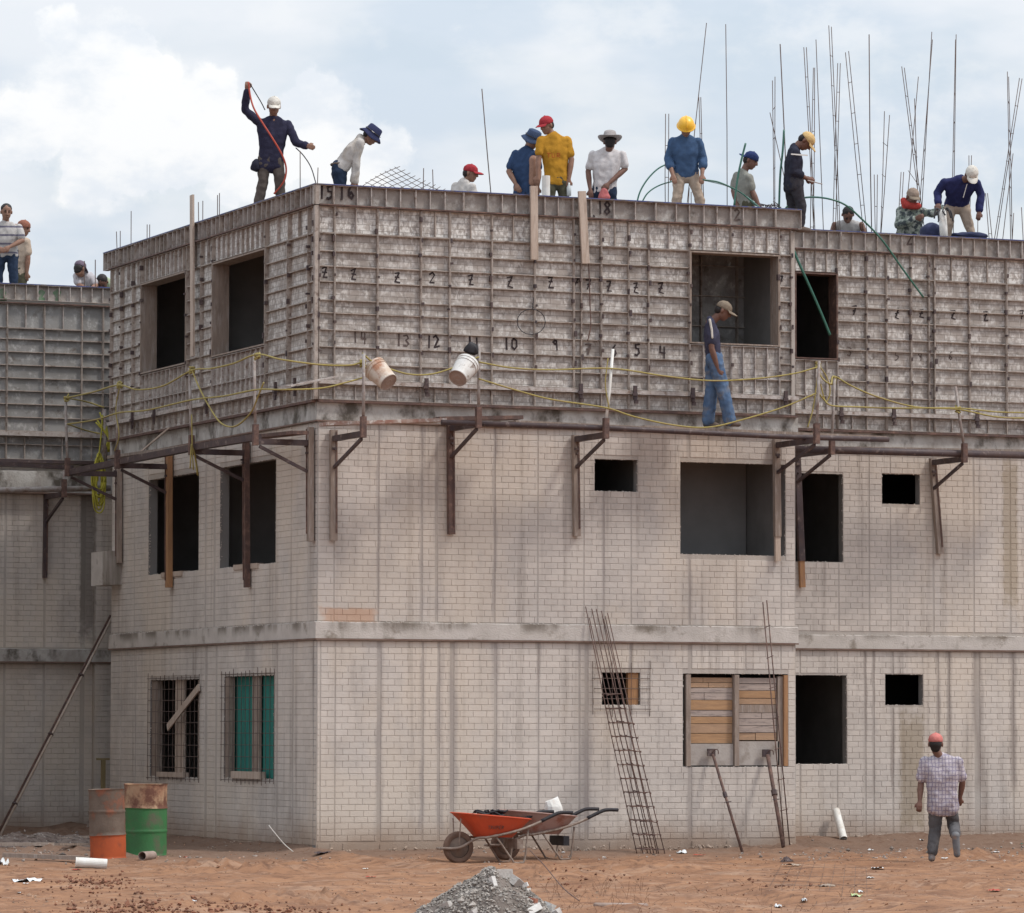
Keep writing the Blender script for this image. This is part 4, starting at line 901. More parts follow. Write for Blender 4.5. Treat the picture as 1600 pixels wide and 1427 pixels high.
rods([(1409,104,1434,300),(1413,106,1437,300)], 3.2, R, 'tied pair leaning left over the scarf man')
rods([(1435,120,1418,300),(1429,154,1434,300)], 3.0, R, 'crossed rods over the scarf man')
rods([(1456,50,1441,310),(1457,62,1438,310)], 2.6, R, 'tall tied pair leaning right beside the scarf man')
rods([(1494,54,1491,260),(1493,62,1489,260)], 2.4, R, 'tall dense pair behind the bending man in navy')
rods([(1408,269,1406,310),(1412,269,1410,310)], 3.0, R, 'very short pair left of the scarf man')
rods([(1514,243,1514,270),(1518,243,1517,270)], 3.4, R, 'two short rods above the white cap')
rods([(1540,302,1545,360),(1543,302,1549,365)], 3.2, R, 'two short rods right of the bending man')
rods([(1574,112,1579,365),(1576,120,1581,365)], 2.8, R, 'tied pair near the right border crossing a leaning pair')
rods([(1593,122,1555,365),(1597,123,1559,365)], 3.0, R, 'tied pair leaning right at the right border')
rods([(1583,240,1568,365)], 3.2, R, 'thin rod between the crossing pairs at the border')
rods([(1584,333,1582,365)], 2.0, R, 'short stub rod near the right border'); rods([(1596,324,1598,368)], 2.0, R, 'last short stub rod at the right border')
rods([(1528,330,1528,362)], 2.0, R, 'short stub rod behind the bending man')
for x, y, y1, l in ((469,236,300,'thin rod beside the hanging black cable'),(497,262,300,'short rod at the roof corner'),(662,263,300,'first short rod right of the wire mesh'),(676,265,300,'second short rod right of the wire mesh')):
    rods([(x,y,x,y1)], .5, .0065, l, Fc=MAIN)
for x0, y0, x1, y1, l in ((182,362,184,385,'first short rod at the far left roof end'),(188,361,188,384,'second short rod at the far left roof end'),(205,330,205,375,'taller rod at the far left roof end'),(230,351,230,366,'left rod of the near pair beside the tall board'),(234,351,234,366,'right rod of the near pair beside the tall board'),
                       (310,316,311,345,'left rod of the pair right of the tall board'),(317,314,317,342,'right rod of the pair right of the tall board'),(340,305,340,335,'left rod of the pair left of the jacket man'),(343,302,343,332,'right rod of the pair left of the jacket man')):
    p = along(LEFT, x1, y1, -.35); q = along(LEFT, x0, y0, -.35); mb = MB(); mb.tube([Vector((p.x, p.y, DK)), q], .0065, 5); mb.build('rebar_rod', M_REBAR, None, loc=(p.x, p.y, DK), label=l, cat='rebar', group='short rebar rods along the left roof edge')
for x, l in ((132,'left thin rod in front of the bending man on the wing'),(149,'right thin rod in front of the bending man on the wing')):
    p = along(WING, x, 453, -.4); q = along(WING, x, 408 if x < 140 else 406, -.4); mb = MB(); mb.tube([Vector((p.x, p.y, WZ3-.12)), q], .008, 5); mb.build('rebar_rod', M_REBAR, None, loc=p, label=l, cat='rebar', group='thin rods on the far left wing')
# sheet of wire mesh propped up on the roof
E0 = roofpt(566, .8, 291); A1_ = roofpt(619, 1.1, 263); B1_ = roofpt(690, 1.9, 299); mb = MB()
def meshpt(i, j): u = i/7; v = j/9; return E0+(A1_-E0)*u+(B1_-A1_)*v+Vector((0, 0, .02*math.sin(u*3+v*4)-.012*v))
for i in range(8): mb.tube([meshpt(i, j-.3) for j in range(11)], .0045, 4)
for j in range(10): mb.tube([meshpt(i-.2, j) for i in range(9)], .0045, 4)
mb.build('wire_mesh_sheet', M_REBAR, None, loc=E0, label='slanting sheet of welded wire mesh showing above the roof edge', cat='wire mesh')
# small items on the roof
mb = MB(); a = along(MAIN, 853, 310, -.25); b = along(MAIN, 853, 275, -.25); mb.tube([a, b], .055, 16); mb.build('pvc_pipe', M_PVC, None, loc=a, label='short white pipe standing at the feet of the yellow jersey man', cat='pipe')
a = along(REC, 1476, 372, -.3); b = along(REC, 1472, 328, -.3); mb = MB(); mb.tube([Vector((a.x,a.y,DK)), b], .058, 16); mb.build('pvc_pipe', M_PVC, None, smooth=True, loc=a, label='white pipe held upright by the man with the red scarf', cat='pipe')
mb = MB(); c = along(REC, 1474, 330, -.3)
for i in range(9):
    a0 = i*.7; mb.tube(smooth_path([c+Vector((.05*math.cos(a0), .05*math.sin(a0), .02)), c+Vector((.11*math.cos(a0), .1*math.sin(a0), .03*math.sin(i*2))), c+Vector((.13*math.cos(a0+.4), .1*math.sin(a0), -.07-.04*(i % 3)))], 4), .013, 5)
mb.build('rag', material('dark_rag', (.05,.05,.055), (.09,.08,.08)), None, smooth=True, loc=c, label='dark ragged bundle of cable on top of the held white pipe', cat='cable')
M_BLUEC = material('navy_cloth', (.022, .028, .065), (.035, .04, .09), scale=9, bump=.4)
def hullobj(name, pts, mat, label, cat, parent=None, sub=1, jitter=.0, loc=None, grp=None):
    bm = bmesh.new(); vs = [bm.verts.new(p) for p in pts]; bmesh.ops.convex_hull(bm, input=vs)
    for v in [v for v in bm.verts if not v.link_faces]: bm.verts.remove(v)
    if sub:
        bmesh.ops.subdivide_edges(bm, edges=bm.edges, cuts=sub, use_grid_fill=True, smooth=.6)
        for v in bm.verts: v.co += Vector((noise.noise(v.co*7), noise.noise(v.co*7+Vector((9,0,0))), noise.noise(v.co*7+Vector((0,9,0)))))*jitter
    me = bpy.data.meshes.new(name); c = Vector(loc) if loc is not None else sum((Vector(p) for p in pts), Vector())/len(pts)
    if parent is not None and loc is None: c = world_loc(parent)
    bmesh.ops.translate(bm, verts=bm.verts, vec=-c); bm.to_mesh(me); bm.free(); me.materials.append(mat)
    me.polygons.foreach_set('use_smooth', [sub > 0]*len(me.polygons))
    o = bpy.data.objects.new(name, me); COL.objects.link(o)
    if parent is not None: o.parent = parent; o.location = c-world_loc(parent)
    else: o.location = c
    tagit(o, label, cat, grp); return o
def blob(c, a, b, h, n=26, seed=1):
    rnd = random.Random(seed); return [Vector(c)+Vector((a*math.cos(t)*math.sin(p), b*math.sin(t)*math.sin(p), h*math.cos(p))) for t, p in ((rnd.uniform(0, 2*PI), math.acos(rnd.uniform(-.3, 1))) for _ in range(n))]
hullobj('canvas_bundle', blob(along(REC, 1455, 366, -.6), .17, .2, .17), M_BLUEC, 'navy cloth bundle on the roof left of the held white pipe', 'bundle', jitter=.02, sub=2)
hullobj('canvas_bundle', blob(along(REC, 1515, 369, -.3), .30, .2, .05, seed=3), M_BLUEC, 'flat navy cloth lying at the feet of the bending man', 'bundle', jitter=.02, sub=2)
mb = MB()
for i in range(9):
    p = along(MAIN, 1188+3*i, 326, -.1); mb.tube([p, p+Vector((random.uniform(-.03,.09), .02, random.uniform(.02,.10))), p+Vector((random.uniform(.02,.12), 0, random.uniform(0,.06)))], .009, 5)
mb.build('tangled_wire', M_DSTEEL, None, loc=along(MAIN, 1200, 326, -.1), label='tangle of dark tie wire at the roof edge beside the boy', cat='wire')
# ------------------------------------------------------------------ buckets
M_BUCKW = material('white_bucket_plastic', (.66, .65, .63), (.50, .47, .44), scale=6, rough=.5, c3=(.25, .2, .17), s3=11, t3=(.56, .66))
M_BUCKR = material('rust_stained_bucket', (.64, .59, .53), (.52, .41, .32), scale=5, rough=.55, c3=(.34, .17, .10), s3=4, t3=(.53, .66))
M_BUCKB = material('bucket_base_dirty', (.27, .2, .17), (.35, .27, .23), scale=8)
def bucket(px, py, dx, dy, dep, mat, label):
    """dx,dy: image direction in which the closed base points; dep: how much it turns to the camera"""
    c = along(MAIN, px, py, nM); ax = (R2*dx - U2*dy - fw*dep).normalized()
    t = thing('bucket', c, label, 'bucket', 'buckets hanging on the guard rope'); mb = MB()
    h = .33; mb.lathe([(.0,.155),(.122,.155),(.125,.15),(.142,-.02),(.149,-.08),(.158,-.082),(.158,-.095),(.150,-.097),(.152,-.13),(.160,-.132),(.160,-.165),(.150,-.17),(.138,-.06),(.118,.13),(.0,.135)], c, ax, 28); mb.build('shell', mat, t, smooth=False)
    mb = MB(); mb.lathe([(.0,.157),(.105,.157),(.112,.1635),(.121,.1635),(.1215,.1575)], c, ax, 28); mb.lathe([(.03,.1575),(.035,.161),(.045,.161),(.05,.1575)], c, ax, 20); mb.build('base', M_BUCKB, t)
    o = c-ax*.15; x = ax.cross(Vector((0,0,1))).normalized(); mb = MB(); mb.tube(smooth_path([o+x*.16, o+x*.10-ax*.10, o-ax*.15, o-x*.10-ax*.10, o-x*.16], 4), .004, 5); mb.build('handle', M_STEEL, t)
    return t
bucket(596, 586, .62, .62, .55, M_BUCKR, 'rust stained bucket hanging tilted on the rope, base to the lower right')
bucket(723, 580, -.42, .62, .75, M_BUCKW, 'whitish bucket hanging tilted left of the guard post')
hullobj('black_rag', blob(along(MAIN, 737, 548, nM-.08), .10, .06, .12, seed=5), M_BLACK, 'black rag stuffed between the white bucket and the post', 'rag', jitter=.03, sub=2)
# ------------------------------------------------------------------ people
fh = Vector((fw.x, fw.y, 0)).normalized(); UPV = Vector((0, 0, 1))
_ico = None
def sph_pts(c, r, sx=None):
    global _ico
    if _ico is None:
        bm = bmesh.new(); bmesh.ops.create_icosphere(bm, subdivisions=2, radius=1); _ico = [v.co.copy() for v in bm.verts]; bm.free()
    return [c+v*r for v in _ico] if sx is None else [c+sx@v for v in _ico]
def hull_into(bm, pts):
    vs = [bm.verts.new(p) for p in pts]; r = bmesh.ops.convex_hull(bm, input=vs)
    bmesh.ops.delete(bm, geom=[v for v in vs if v.is_valid and not v.link_faces], context='VERTS')
def ell(c, ax, ay, az, bx, by, bz):
    m = Matrix((ax*bx*1.1, ay*by*1.1, az*bz*1.1)).transposed(); return sph_pts(c, 1, m)
def remesh_obj(name, hulls, mat, parent, voxel=.011, smooth=3, fold=0.0, freq=9, label=None, hem=None):
    bm = bmesh.new()
    for h in hulls: hull_into(bm, h)
    base = world_loc(parent); bmesh.ops.translate(bm, verts=bm.verts, vec=-base)
    me = bpy.data.meshes.new(name); bm.to_mesh(me); bm.free(); o = bpy.data.objects.new(name, me); COL.objects.link(o)
    m = o.modifiers.new('r', 'REMESH'); m.mode = 'VOXEL'; m.voxel_size = voxel
    if smooth: s = o.modifiers.new('s', 'SMOOTH'); s.factor = .5; s.iterations = smooth
    dg = bpy.context.evaluated_depsgraph_get(); me2 = bpy.data.meshes.new_from_object(o.evaluated_get(dg)); o.modifiers.clear(); o.data = me2; bpy.data.meshes.remove(me); me2.name = name
    if fold:
        me2.calc_loop_triangles() if False else None
        nrm = [v.normal.copy() for v in me2.vertices]; off = Vector((base.x*3.1, base.y*1.7, 0))
        for v, nn in zip(me2.vertices, nrm):
            q = v.co*freq+off; w1_ = 1-2*abs(noise.noise(Vector((q.x, q.y, q.z*.55)))); v.co += nn*(w1_*fold*.6+noise.noise(q*2.3)*fold*.5)
    me2.polygons.foreach_set('use_smooth', [True]*len(me2.polygons)); me2.materials.clear(); me2.materials.append(mat)
    o.parent = parent; o.location = (0, 0, 0)
    if label: o['label'] = label
    return o
def cloth(name, c, c2=None, **k):
    c2 = c2 or tuple(x*.75 for x in c); k.setdefault('scale', 7); return material(name, c, c2, rough=.92, bump=.35, bscale=120, spec=.1, **k)
SK1 = material('brown_skin', (.27, .145, .10), (.21, .115, .08), scale=12, rough=.55, spec=.3)
SK2 = material('dark_tanned_skin', (.175, .09, .065), (.14, .07, .052), scale=12, rough=.55, spec=.3)
SK3 = material('light_brown_skin', (.33, .185, .13), (.27, .15, .105), scale=12, rough=.55, spec=.3)
HAIRM = material('black_hair', (.014, .011, .011), (.022, .017, .016), scale=40, rough=.6)
EYEM = material('dark_eye', (.02, .015, .012), (.03, .02, .02), scale=10, rough=.3)
BOOT = material('dusty_boot', (.10, .075, .06), (.16, .12, .10), scale=12, rough=.8)
def person(spec):
    D = spec['D']; deck = spec['deck']; s = D/F
    def W(t): x, y = t[0], t[1]; return CAM+ray(x, y)*(D+(t[2] if len(t) > 2 else 0))
    J = {k: W(spec[k]) for k in ('head', 'sl', 'sr', 'el', 'er', 'wl', 'wr', 'pel')}
    root = thing('person', (J['pel'].x, J['pel'].y, deck), spec['label'], 'person', spec.get('group', 'construction workers'))
    skin = spec.get('skin', SK1)
    lat = (J['sr']-J['sl']); shw = lat.length; mid = (J['sl']+J['sr'])/2
    hl = spec.get('hipdir'); latp = (rt*math.cos(hl)-fh*math.sin(hl)) if hl is not None else Vector((lat.x, lat.y, 0)).normalized()
    if latp.length < .1: latp = rt.copy()
    ln = lat.normalized(); Pl = J['pel']
    if spec.get('ang') is None: pass
    # legs
    legs = []
    for sd, kk, aa in ((-1, 'kl', 'al'), (1, 'kr', 'ar')):
        hip = Pl+latp*(.085*sd)
        if aa in spec: an = W(spec[aa])
        else: an = Vector((hip.x, hip.y, deck+.085))+latp*(.06*sd)
        if spec.get('snap', True): an.z = max(an.z, deck+.085) if aa in spec and spec.get('lift') == aa else deck+.085
        if kk in spec: kn = W(spec[kk])
        else:
            kn = (hip+an)/2; fwd = spec.get('facev', -fh); bend = spec.get('kneebend', .03); kn = kn+fwd*bend
        legs.append((hip, kn, an, sd))
    # torso pieces
    def torso(inf, arms, low=0.0):
        H = []; front = ln.cross((Pl-mid).normalized())
        def lv(t, hw, r, shift=0):
            c = mid.lerp(Pl, t)+front*0; d = ln.lerp(latp, t).normalized(); return sph_pts(c-d*(hw), r+inf)+sph_pts(c+d*(hw), r+inf)
        dn = (Pl-mid).normalized(); sh = sph_pts(mid-ln*(shw/2-.03)+dn*.025, .046+inf*.6)+sph_pts(mid+ln*(shw/2-.03)+dn*.025, .046+inf*.6)+sph_pts(mid-dn*.035, .050+inf*.5)
        ch = lv(.32, min(.092, shw*.28), .088); wa = lv(.70, .062, .084*spec.get('belly', 1)); pe = lv(1.0+min(0, low), .066, .088)
        H += [sh+ch, ch+wa, wa+pe]
        if low > 0: H.append(pe+lv(1.0+low, .078, .084))
        return H
    neck0 = mid-(Pl-mid).normalized()*.02
    hc = J['head']; yaw = math.radians(spec.get('yaw', 0)); pit = math.radians(spec.get('pitch', 10))
    f0 = -fh*math.cos(yaw)+rt*math.sin(yaw); fd = (f0*math.cos(pit)-UPV*math.sin(pit)).normalized(); uh = (UPV*math.cos(pit)+f0*math.sin(pit)).normalized(); eh = fd.cross(uh)
    HS = 1.10; Hd = lambda x, y, z: hc+(eh*x+fd*y+uh*z)*HS
    body = torso(-.004, 0)
    body.append(sph_pts(neck0, .062)+sph_pts(Hd(0, -.025, -.075), .052))
    body.append(ell(Hd(0, -.008, .02), eh, fd, uh, .076, .094, .092)); body.append(ell(Hd(0, .012, -.03), eh, fd, uh, .066, .078, .085)+ell(Hd(0, .045, -.088), eh, fd, uh, .034, .032, .026))
    body.append(sph_pts(Hd(0, .088, .018), .010)+sph_pts(Hd(0, .108, -.022), .013)+sph_pts(Hd(.014, .088, -.028), .009)+sph_pts(Hd(-.014, .088, -.028), .009))
    body.append(ell(Hd(0, .083, -.058), eh, fd, uh, .024, .012, .010))
    for q in (-1, 1): body.append(ell(Hd(.080*q, -.008, -.010), eh, fd, uh, .010, .018, .032))
    hands = []
    for sd, a, b, c, key in ((-1, 'sl', 'el', 'wl', 'L'), (1, 'sr', 'er', 'wr', 'R')):
        S, E_, Wr = J[a], J[b], J[c]; Wr_d = (Wr-E_).normalized()
        body.append(sph_pts(S+UPV*-.012, .046)+sph_pts(E_, .039)); body.append(sph_pts(E_, .041)+sph_pts(E_.lerp(Wr, .35), .043)+sph_pts(Wr, .027))
        hd = Wr_d; side = hd.cross(-fh); side = side.normalized() if side.length > .2 else rt.copy(); nrm = side.cross(hd).normalized(); cu = spec.get('curl', .5)
        pal = Wr+hd*.045
        body.append(sph_pts(Wr, .026)+sph_pts(pal-side*.024+hd*.022, .0155)+sph_pts(pal+side*.024+hd*.022, .0155)+sph_pts(pal-side*.02-hd*.02, .016))
        for i, (o_, L_) in enumerate(((-.030, .066), (-.010, .076), (.010, .072), (.029, .056))):
            p0 = pal+side*o_+hd*.028; d1 = (hd+nrm*(-cu*.6)).normalized(); d2 = (hd*(1-cu)+nrm*(-cu*1.4)).normalized()
            p1 = p0+d1*L_*.5; p2 = p1+d2*L_*.5; body.append(sph_pts(p0, .0105)+sph_pts(p1, .0098)); body.append(sph_pts(p1, .0098)+sph_pts(p2, .0082))
        ts = -1 if sd < 0 else 1; p0 = pal-side*(.026*ts)-hd*.012; p1 = p0-side*(.026*ts)+hd*.022-nrm*.012; p2 = p1+hd*.028-nrm*.012
        body.append(sph_pts(p0, .014)+sph_pts(p1, .0115)); body.append(sph_pts(p1, .0115)+sph_pts(p2, .009))
    for hip, kn, an, sd in legs:
        body.append(sph_pts(hip, .076)+sph_pts(kn, .052)); body.append(sph_pts(kn, .052)+sph_pts(kn.lerp(an, .3)-fd*.0, .050)+sph_pts(an, .036))
    remesh_obj('body', body, skin, root, voxel=.0085, smooth=2)
    # face
    if abs(spec.get('yaw', 0)) < 120:
        for q in (-1, 1):
            bm = bmesh.new(); hull_into(bm, ell(Hd(.030*q, .081, .012), eh, fd, uh, .013, .008, .007)); me = bpy.data.meshes.new('eye'); bmesh.ops.translate(bm, verts=bm.verts, vec=-world_loc(root)); bm.to_mesh(me); bm.free(); me.materials.append(EYEM); o = bpy.data.objects.new('eye', me); COL.objects.link(o); o.parent = root
            bm = bmesh.new(); hull_into(bm, ell(Hd(.031*q, .084, .034), eh, fd, uh, .019, .007, .005)); me = bpy.data.meshes.new('eyebrow'); bmesh.ops.translate(bm, verts=bm.verts, vec=-world_loc(root)); bm.to_mesh(me); bm.free(); me.materials.append(HAIRM); o = bpy.data.objects.new('eyebrow', me); COL.objects.link(o); o.parent = root
    if spec.get('hair', True):
        hk = 1.0 if not spec.get('hat') else .9
        remesh_obj('hair', [ell(Hd(0, -.022, .038 if hk == 1 else .018), eh, fd, uh, .083*hk, .090*hk, .088*hk*.93), ell(Hd(0, -.045, -.01), eh, fd, uh, .074, .062, .065)]+([ell(Hd(0, -.045, -.045), eh, fd, uh, .058, .052, .062)] if spec.get('yaw', 0) > 120 else []), HAIRM, root, voxel=.011, smooth=2, fold=.004, freq=30)
    # clothes
    sh = spec.get('shirt')
    if sh:
        m, sleeve, low = sh[:3]; inf = (sh[3] if len(sh) > 3 else .02)*.55+.003
        Hs = torso(inf, 0, low)
        for a, b, c in (('sl', 'el', 'wl'), ('sr', 'er', 'wr')):
            S, E_, Wr = J[a], J[b], J[c]
            if sleeve == 'long': Hs.append(sph_pts(S+UPV*-.012, .046+inf*.6)+sph_pts(E_, .042+inf*.6)); Hs.append(sph_pts(E_, .042+inf*.6)+sph_pts(E_.lerp(Wr, .90), .040+inf*.5))
            elif sleeve == 'rolled': Hs.append(sph_pts(S+UPV*-.012, .046+inf*.6)+sph_pts(E_, .042+inf*.6)); Hs.append(sph_pts(E_, .042+inf*.6)+sph_pts(E_.lerp(Wr, .45), .050+inf*.5))
            elif sleeve == 'short': Hs.append(sph_pts(S+UPV*-.012, .048+inf*.6)+sph_pts(S.lerp(E_, .72), .047+inf*.65))
            else: pass
        if sleeve != 'none': Hs.append(sph_pts(mid-ln*(shw*.27), .045+inf*.5)+sph_pts(mid+ln*(shw*.27), .045+inf*.5)+sph_pts(neck0+UPV*.045, .052))
        remesh_obj('shirt', Hs, m, root, fold=spec.get('fold', .017), freq=7)
        if sleeve in ('long', 'short', 'rolled') and spec.get('collar', True):
            mb = MB(); ax = (Hd(0,-.02,-.08)-neck0).normalized(); mb.lathe([(.064,-.005),(.070,.03),(.064,.034),(.058,.0)], neck0+ax*.022, ax, 16); mb.build('collar', m, root, smooth=True)
    tr = spec.get('pants')
    if tr:
        bg = spec.get('baggy', 0); Ht = []; c = Pl; Ht.append(sph_pts(c-latp*.075+UPV*.04, .102)+sph_pts(c+latp*.075+UPV*.04, .102)+sph_pts(c-latp*.085-UPV*.04, .100)+sph_pts(c+latp*.085-UPV*.04, .100))
        for hip, kn, an, sd in legs:
            Ht.append(sph_pts(hip, .094+bg)+sph_pts(kn, .066+bg)); lo = kn.lerp(an, spec.get('cuff', .96)); Ht.append(sph_pts(kn, .068+bg)+sph_pts(lo, .060+bg))
        remesh_obj('trousers', Ht, tr, root, fold=.018, freq=8)
        if spec.get('belt', True) and not (spec.get('shirt') and spec['shirt'][2] > -.01):
            front = latp.cross(UPV); tz = Pl+UPV*.075; pts = [tz+latp*(.155*math.cos(t))+front*(.112*math.sin(t)) for t in [i/16*2*PI for i in range(17)]]
            mb = MB(); mb.tube(pts, .016, 6); mb.build('belt', BOOT, root, smooth=True)
    for hip, kn, an, sd in legs:
        fv = spec.get('footv', spec.get('facev', -fh)); fv = fv if not isinstance(fv, (tuple, list)) else fv[0 if sd < 0 else 1]
        ft = an+fv*.12
        if spec.get('lift') == ('al' if sd < 0 else 'ar'): dn = Vector((0,0,-.075)); ft = an+fv*.05+Vector((0,0,-.235))+rt*.03; Hs = [sph_pts(an+fv*.0, .052)+sph_pts(ft, .044)+sph_pts(an-fv*.02+Vector((0,0,-.06)), .042), sph_pts(an, .056)+sph_pts(kn.lerp(an, .70), .058)]
        else: Hs = [sph_pts(an-UPV*.035, .048)+sph_pts(an-fv*.03-UPV*.045, .038)+sph_pts(ft-UPV*.052, .034), sph_pts(an, .048)+sph_pts(an+UPV*.03, .046)]
        remesh_obj('boot', Hs, spec.get('bootm', BOOT), root, voxel=.010, smooth=2)
    # headwear
    hat = spec.get('hat')
    if hat:
        kind, hm = hat[0], hat[1]; t0 = math.radians(spec.get('hattilt', 0))
        if kind in ('cap', 'capback'):
            dome = [ell(Hd(0, -.006, .040), eh, fd, uh, .089, .106, .088)]
            o = remesh_obj('cap', dome, hm, root, voxel=.010, smooth=1)
            for v in o.data.vertices:      # cut the lower half off: press it up to the rim
                w_ = (v.co+world_loc(root)-hc); z = w_.dot(uh)
                if z < .022: v.co += uh*(.022-z)*.96
            d_ = 1 if kind == 'cap' else -1; mb = MB(); vs = []; nn = 12
            for k, (r_, dz) in enumerate(((.0, 0), (.5, .002), (1., -.010))):
                for i in range(nn+1):
                    a = -1.15+2.3*i/nn; base = Vector((math.sin(a)*.080, math.cos(a)*.098-.004)); out_ = Vector((math.sin(a)*.080, .098*math.cos(a)+.085*math.cos(a*.9)))
                    q = base.lerp(out_, r_); vs.append(Hd(q.x, d_*q.y, .030+dz-.018*abs(q.x)/.08*r_))
            n1_ = nn+1; fs = [(k*n1_+i, k*n1_+i+1, (k+1)*n1_+i+1, (k+1)*n1_+i) for k in range(2) for i in range(nn)]
            mb.add(vs, fs); mb.add([v+uh*.006 for v in vs], [tuple(reversed(f)) for f in fs]); rim = [i+2*n1_ for i in range(n1_)]; o2 = len(vs)
            mb.add([vs[i] for i in rim]+[vs[i]+uh*.006 for i in rim], [(i, i+1, n1_+i+1, n1_+i) for i in range(nn)]); mb.build('brim', hat[2] if len(hat) > 2 else hm, root, smooth=True)
            mb = MB(); mb.lathe([(.0,.008),(.008,.006),(.010,0)], Hd(0,-.006,.124), uh, 8); mb.build('cap_button', hm, root)
        elif kind in ('bucket', 'cowboy', 'helmet'):
            cowboy = kind == 'cowboy'; n = 28; vs = []; fs = []
            if kind == 'bucket': prof = [(.0,.135),(.062,.134),(.082,.122),(.095,.05),(.098,.038),(.128,.010),(.150,-.012),(.150,-.017),(.126,.004),(.092,.032)]
            elif cowboy: prof = [(.0,.125),(.050,.140),(.078,.135),(.088,.10),(.096,.048),(.099,.040),(.135,.036),(.180,.040),(.181,.035),(.134,.030),(.09,.034)]
            else: prof = [(.0,.140),(.05,.132),(.09,.105),(.112,.065),(.120,.028),(.121,.022),(.136,.016),(.136,.010),(.118,.012),(.112,.03)]
            hsc = {'helmet': .90, 'cowboy': .88, 'bucket': .94}[kind]
            for r_, z in prof:
                r_ = r_*hsc if r_ > .1 or kind == 'helmet' else r_*.97
                for i in range(n):
                    a = 2*PI*i/n; x, y = math.sin(a)*r_, math.cos(a)*r_*1.15; zz = z
                    if cowboy and r_ > .12: zz += (abs(math.sin(a))**2)*((r_-.12)/.06)*.05-(abs(math.cos(a))**3)*((r_-.12)/.06)*.012
                    if cowboy and z > .12 and r_ < .06: zz -= .02*math.cos(a)**2
                    if kind == 'helmet' and .13 < r_ and math.cos(a) > .3: y += .03*math.cos(a)
                    if kind == 'bucket' and r_ > .12: zz += .012*math.sin(a*3+1)
                    vs.append(Hd(x, y-.008, zz))
            for k in range(len(prof)-1):
                for i in range(n): fs.append((k*n+i, k*n+(i+1) % n, (k+1)*n+(i+1) % n, (k+1)*n+i))
            mb = MB(); mb.add(vs, fs); mb.build({'bucket': 'bucket_hat', 'cowboy': 'brimmed_hat', 'helmet': 'safety_helmet'}[kind], hm, root, smooth=True)
            if kind != 'helmet':
                mb = MB(); pts = [Hd(math.sin(2*PI*i/20)*.099, math.cos(2*PI*i/20)*.114-.008, .050) for i in range(21)]; mb.tube(pts, .006, 5); mb.build('hat_band', EYEM if kind == 'bucket' else M_WOODG, root)
            else:
                mb = MB(); mb.tube([Hd(0, math.cos(t)*.13-.008, .024+math.sin(t)*.118) for t in [PI*i/14 for i in range(1, 14)]], .008, 6); mb.build('helmet_ridge', hm, root, smooth=True)
    return root, W, Hd
def Dfor(px, ytop, deck, H):
    r = ray(px, ytop); return (deck+H-CAM.z)/r.z
DW = WZ3-.10
def D_at(Fc, px, py, back): return (along(Fc, px, py, -back)-CAM).dot(fw)
NAVY = cloth('navy_jacket_cloth', (.035, .034, .062)); KHAKI = cloth('brown_olive_trousers', (.115, .095, .085)); BEIGE = cloth('beige_work_trousers', (.42, .33, .26)); OFFW = cloth('off_white_cloth', (.56, .52, .49), c3=(.40, .33, .26), s3=5, t3=(.5,.7)); WHITEC = cloth('white_cap_cloth', (.66, .62, .56))
BLUEJ = cloth('faded_denim', (.07, .12, .215), (.11, .165, .26), c3=(.20, .19, .19), s3=5, t3=(.52,.7)); DJEAN = cloth('dark_denim', (.028, .042, .075)); BLUES = cloth('blue_work_shirt', (.065, .115, .215)); DBLUE = cloth('dark_blue_shirt', (.04, .075, .17)); YEL = cloth('yellow_orange_jersey', (.47, .235, .03)); REDC = cloth('red_cap_cloth', (.36, .04, .05)); TAN = cloth('tan_cap_cloth', (.62, .43, .20))
GREYS = cloth('grey_olive_shirt', (.27, .265, .235)); BLKJ = cloth('black_blue_jacket', (.032, .033, .05)); NBH = cloth('navy_hat_cloth', (.04, .045, .10)); OLV = cloth('dark_olive_trousers', (.085, .08, .055)); TEE = cloth('white_tee_cloth', (.64, .60, .60), c3=(.48, .43, .42), s3=7, t3=(.52,.7)); HATG = cloth('grey_felt_hat', (.36, .33, .32)); YH = material('yellow_helmet_plastic', (.85, .47, .03), (.78, .42, .03), scale=4, rough=.35, spec=.5)
NAVY2 = cloth('deep_blue_shirt', (.032, .036, .105)); GRT = cloth('grey_trousers', (.12, .115, .12)); REDB = cloth('red_scarf_cloth', (.42, .06, .05)); PINKC = cloth('pink_red_cap_cloth', (.55, .19, .17)); OLVCAP = cloth('olive_brown_cap', (.24, .19, .145)); BLUECAP = cloth('dark_blue_cap', (.03, .045, .13))
P = {}
# 1 arm raised
d = D_at(LEFT, 420, 290, .45); E0 = []
r0, W0, _ = person(dict(D=d, deck=DK, label='man in navy jacket and white cap raising one arm high with an orange hose', head=(428,166,0), yaw=10, pitch=22, sl=(404,190,0), sr=(450,193,.05), el=(383,172,.0), wl=(386,141,-.05), er=(463,224,-.05), wr=(479,228,-.18), pel=(423,253,.0),
    kl=(411,284,-.03), al=(400,318,0), kr=(437,282,-.03), ar=(440,312,0), shirt=(NAVY, 'long', .10, .028), pants=KHAKI, hat=('cap', WHITEC), facev=-fh, collar=True, curl=.9, skin=SK1))
hullobj('tool_pouch', blob(W0((400,262,-.05)), .07, .07, .13, seed=4), BLKJ, None, None, parent=r0, jitter=.01, sub=1)
rope([W0(t) for t in ((388,128,-.12),(391,150,-.14),(397,170,-.2),(410,192,-.24),(428,220,-.26),(441,243,-.24),(447,262,-.2),(445,280,-.17),(437,293,-.13),(428,303,-.1))], .0125, M_HOSEO, 'orange hose crossing the chest of the man with the raised arm', name='hose', cat='hose')
rope([W0(t) for t in ((390,130,-.1),(399,145,-.1),(408,160,-.1),(414,172,-.12))], .008, M_BLACK, 'short black cable by the raised hand', name='cable', cat='cable')
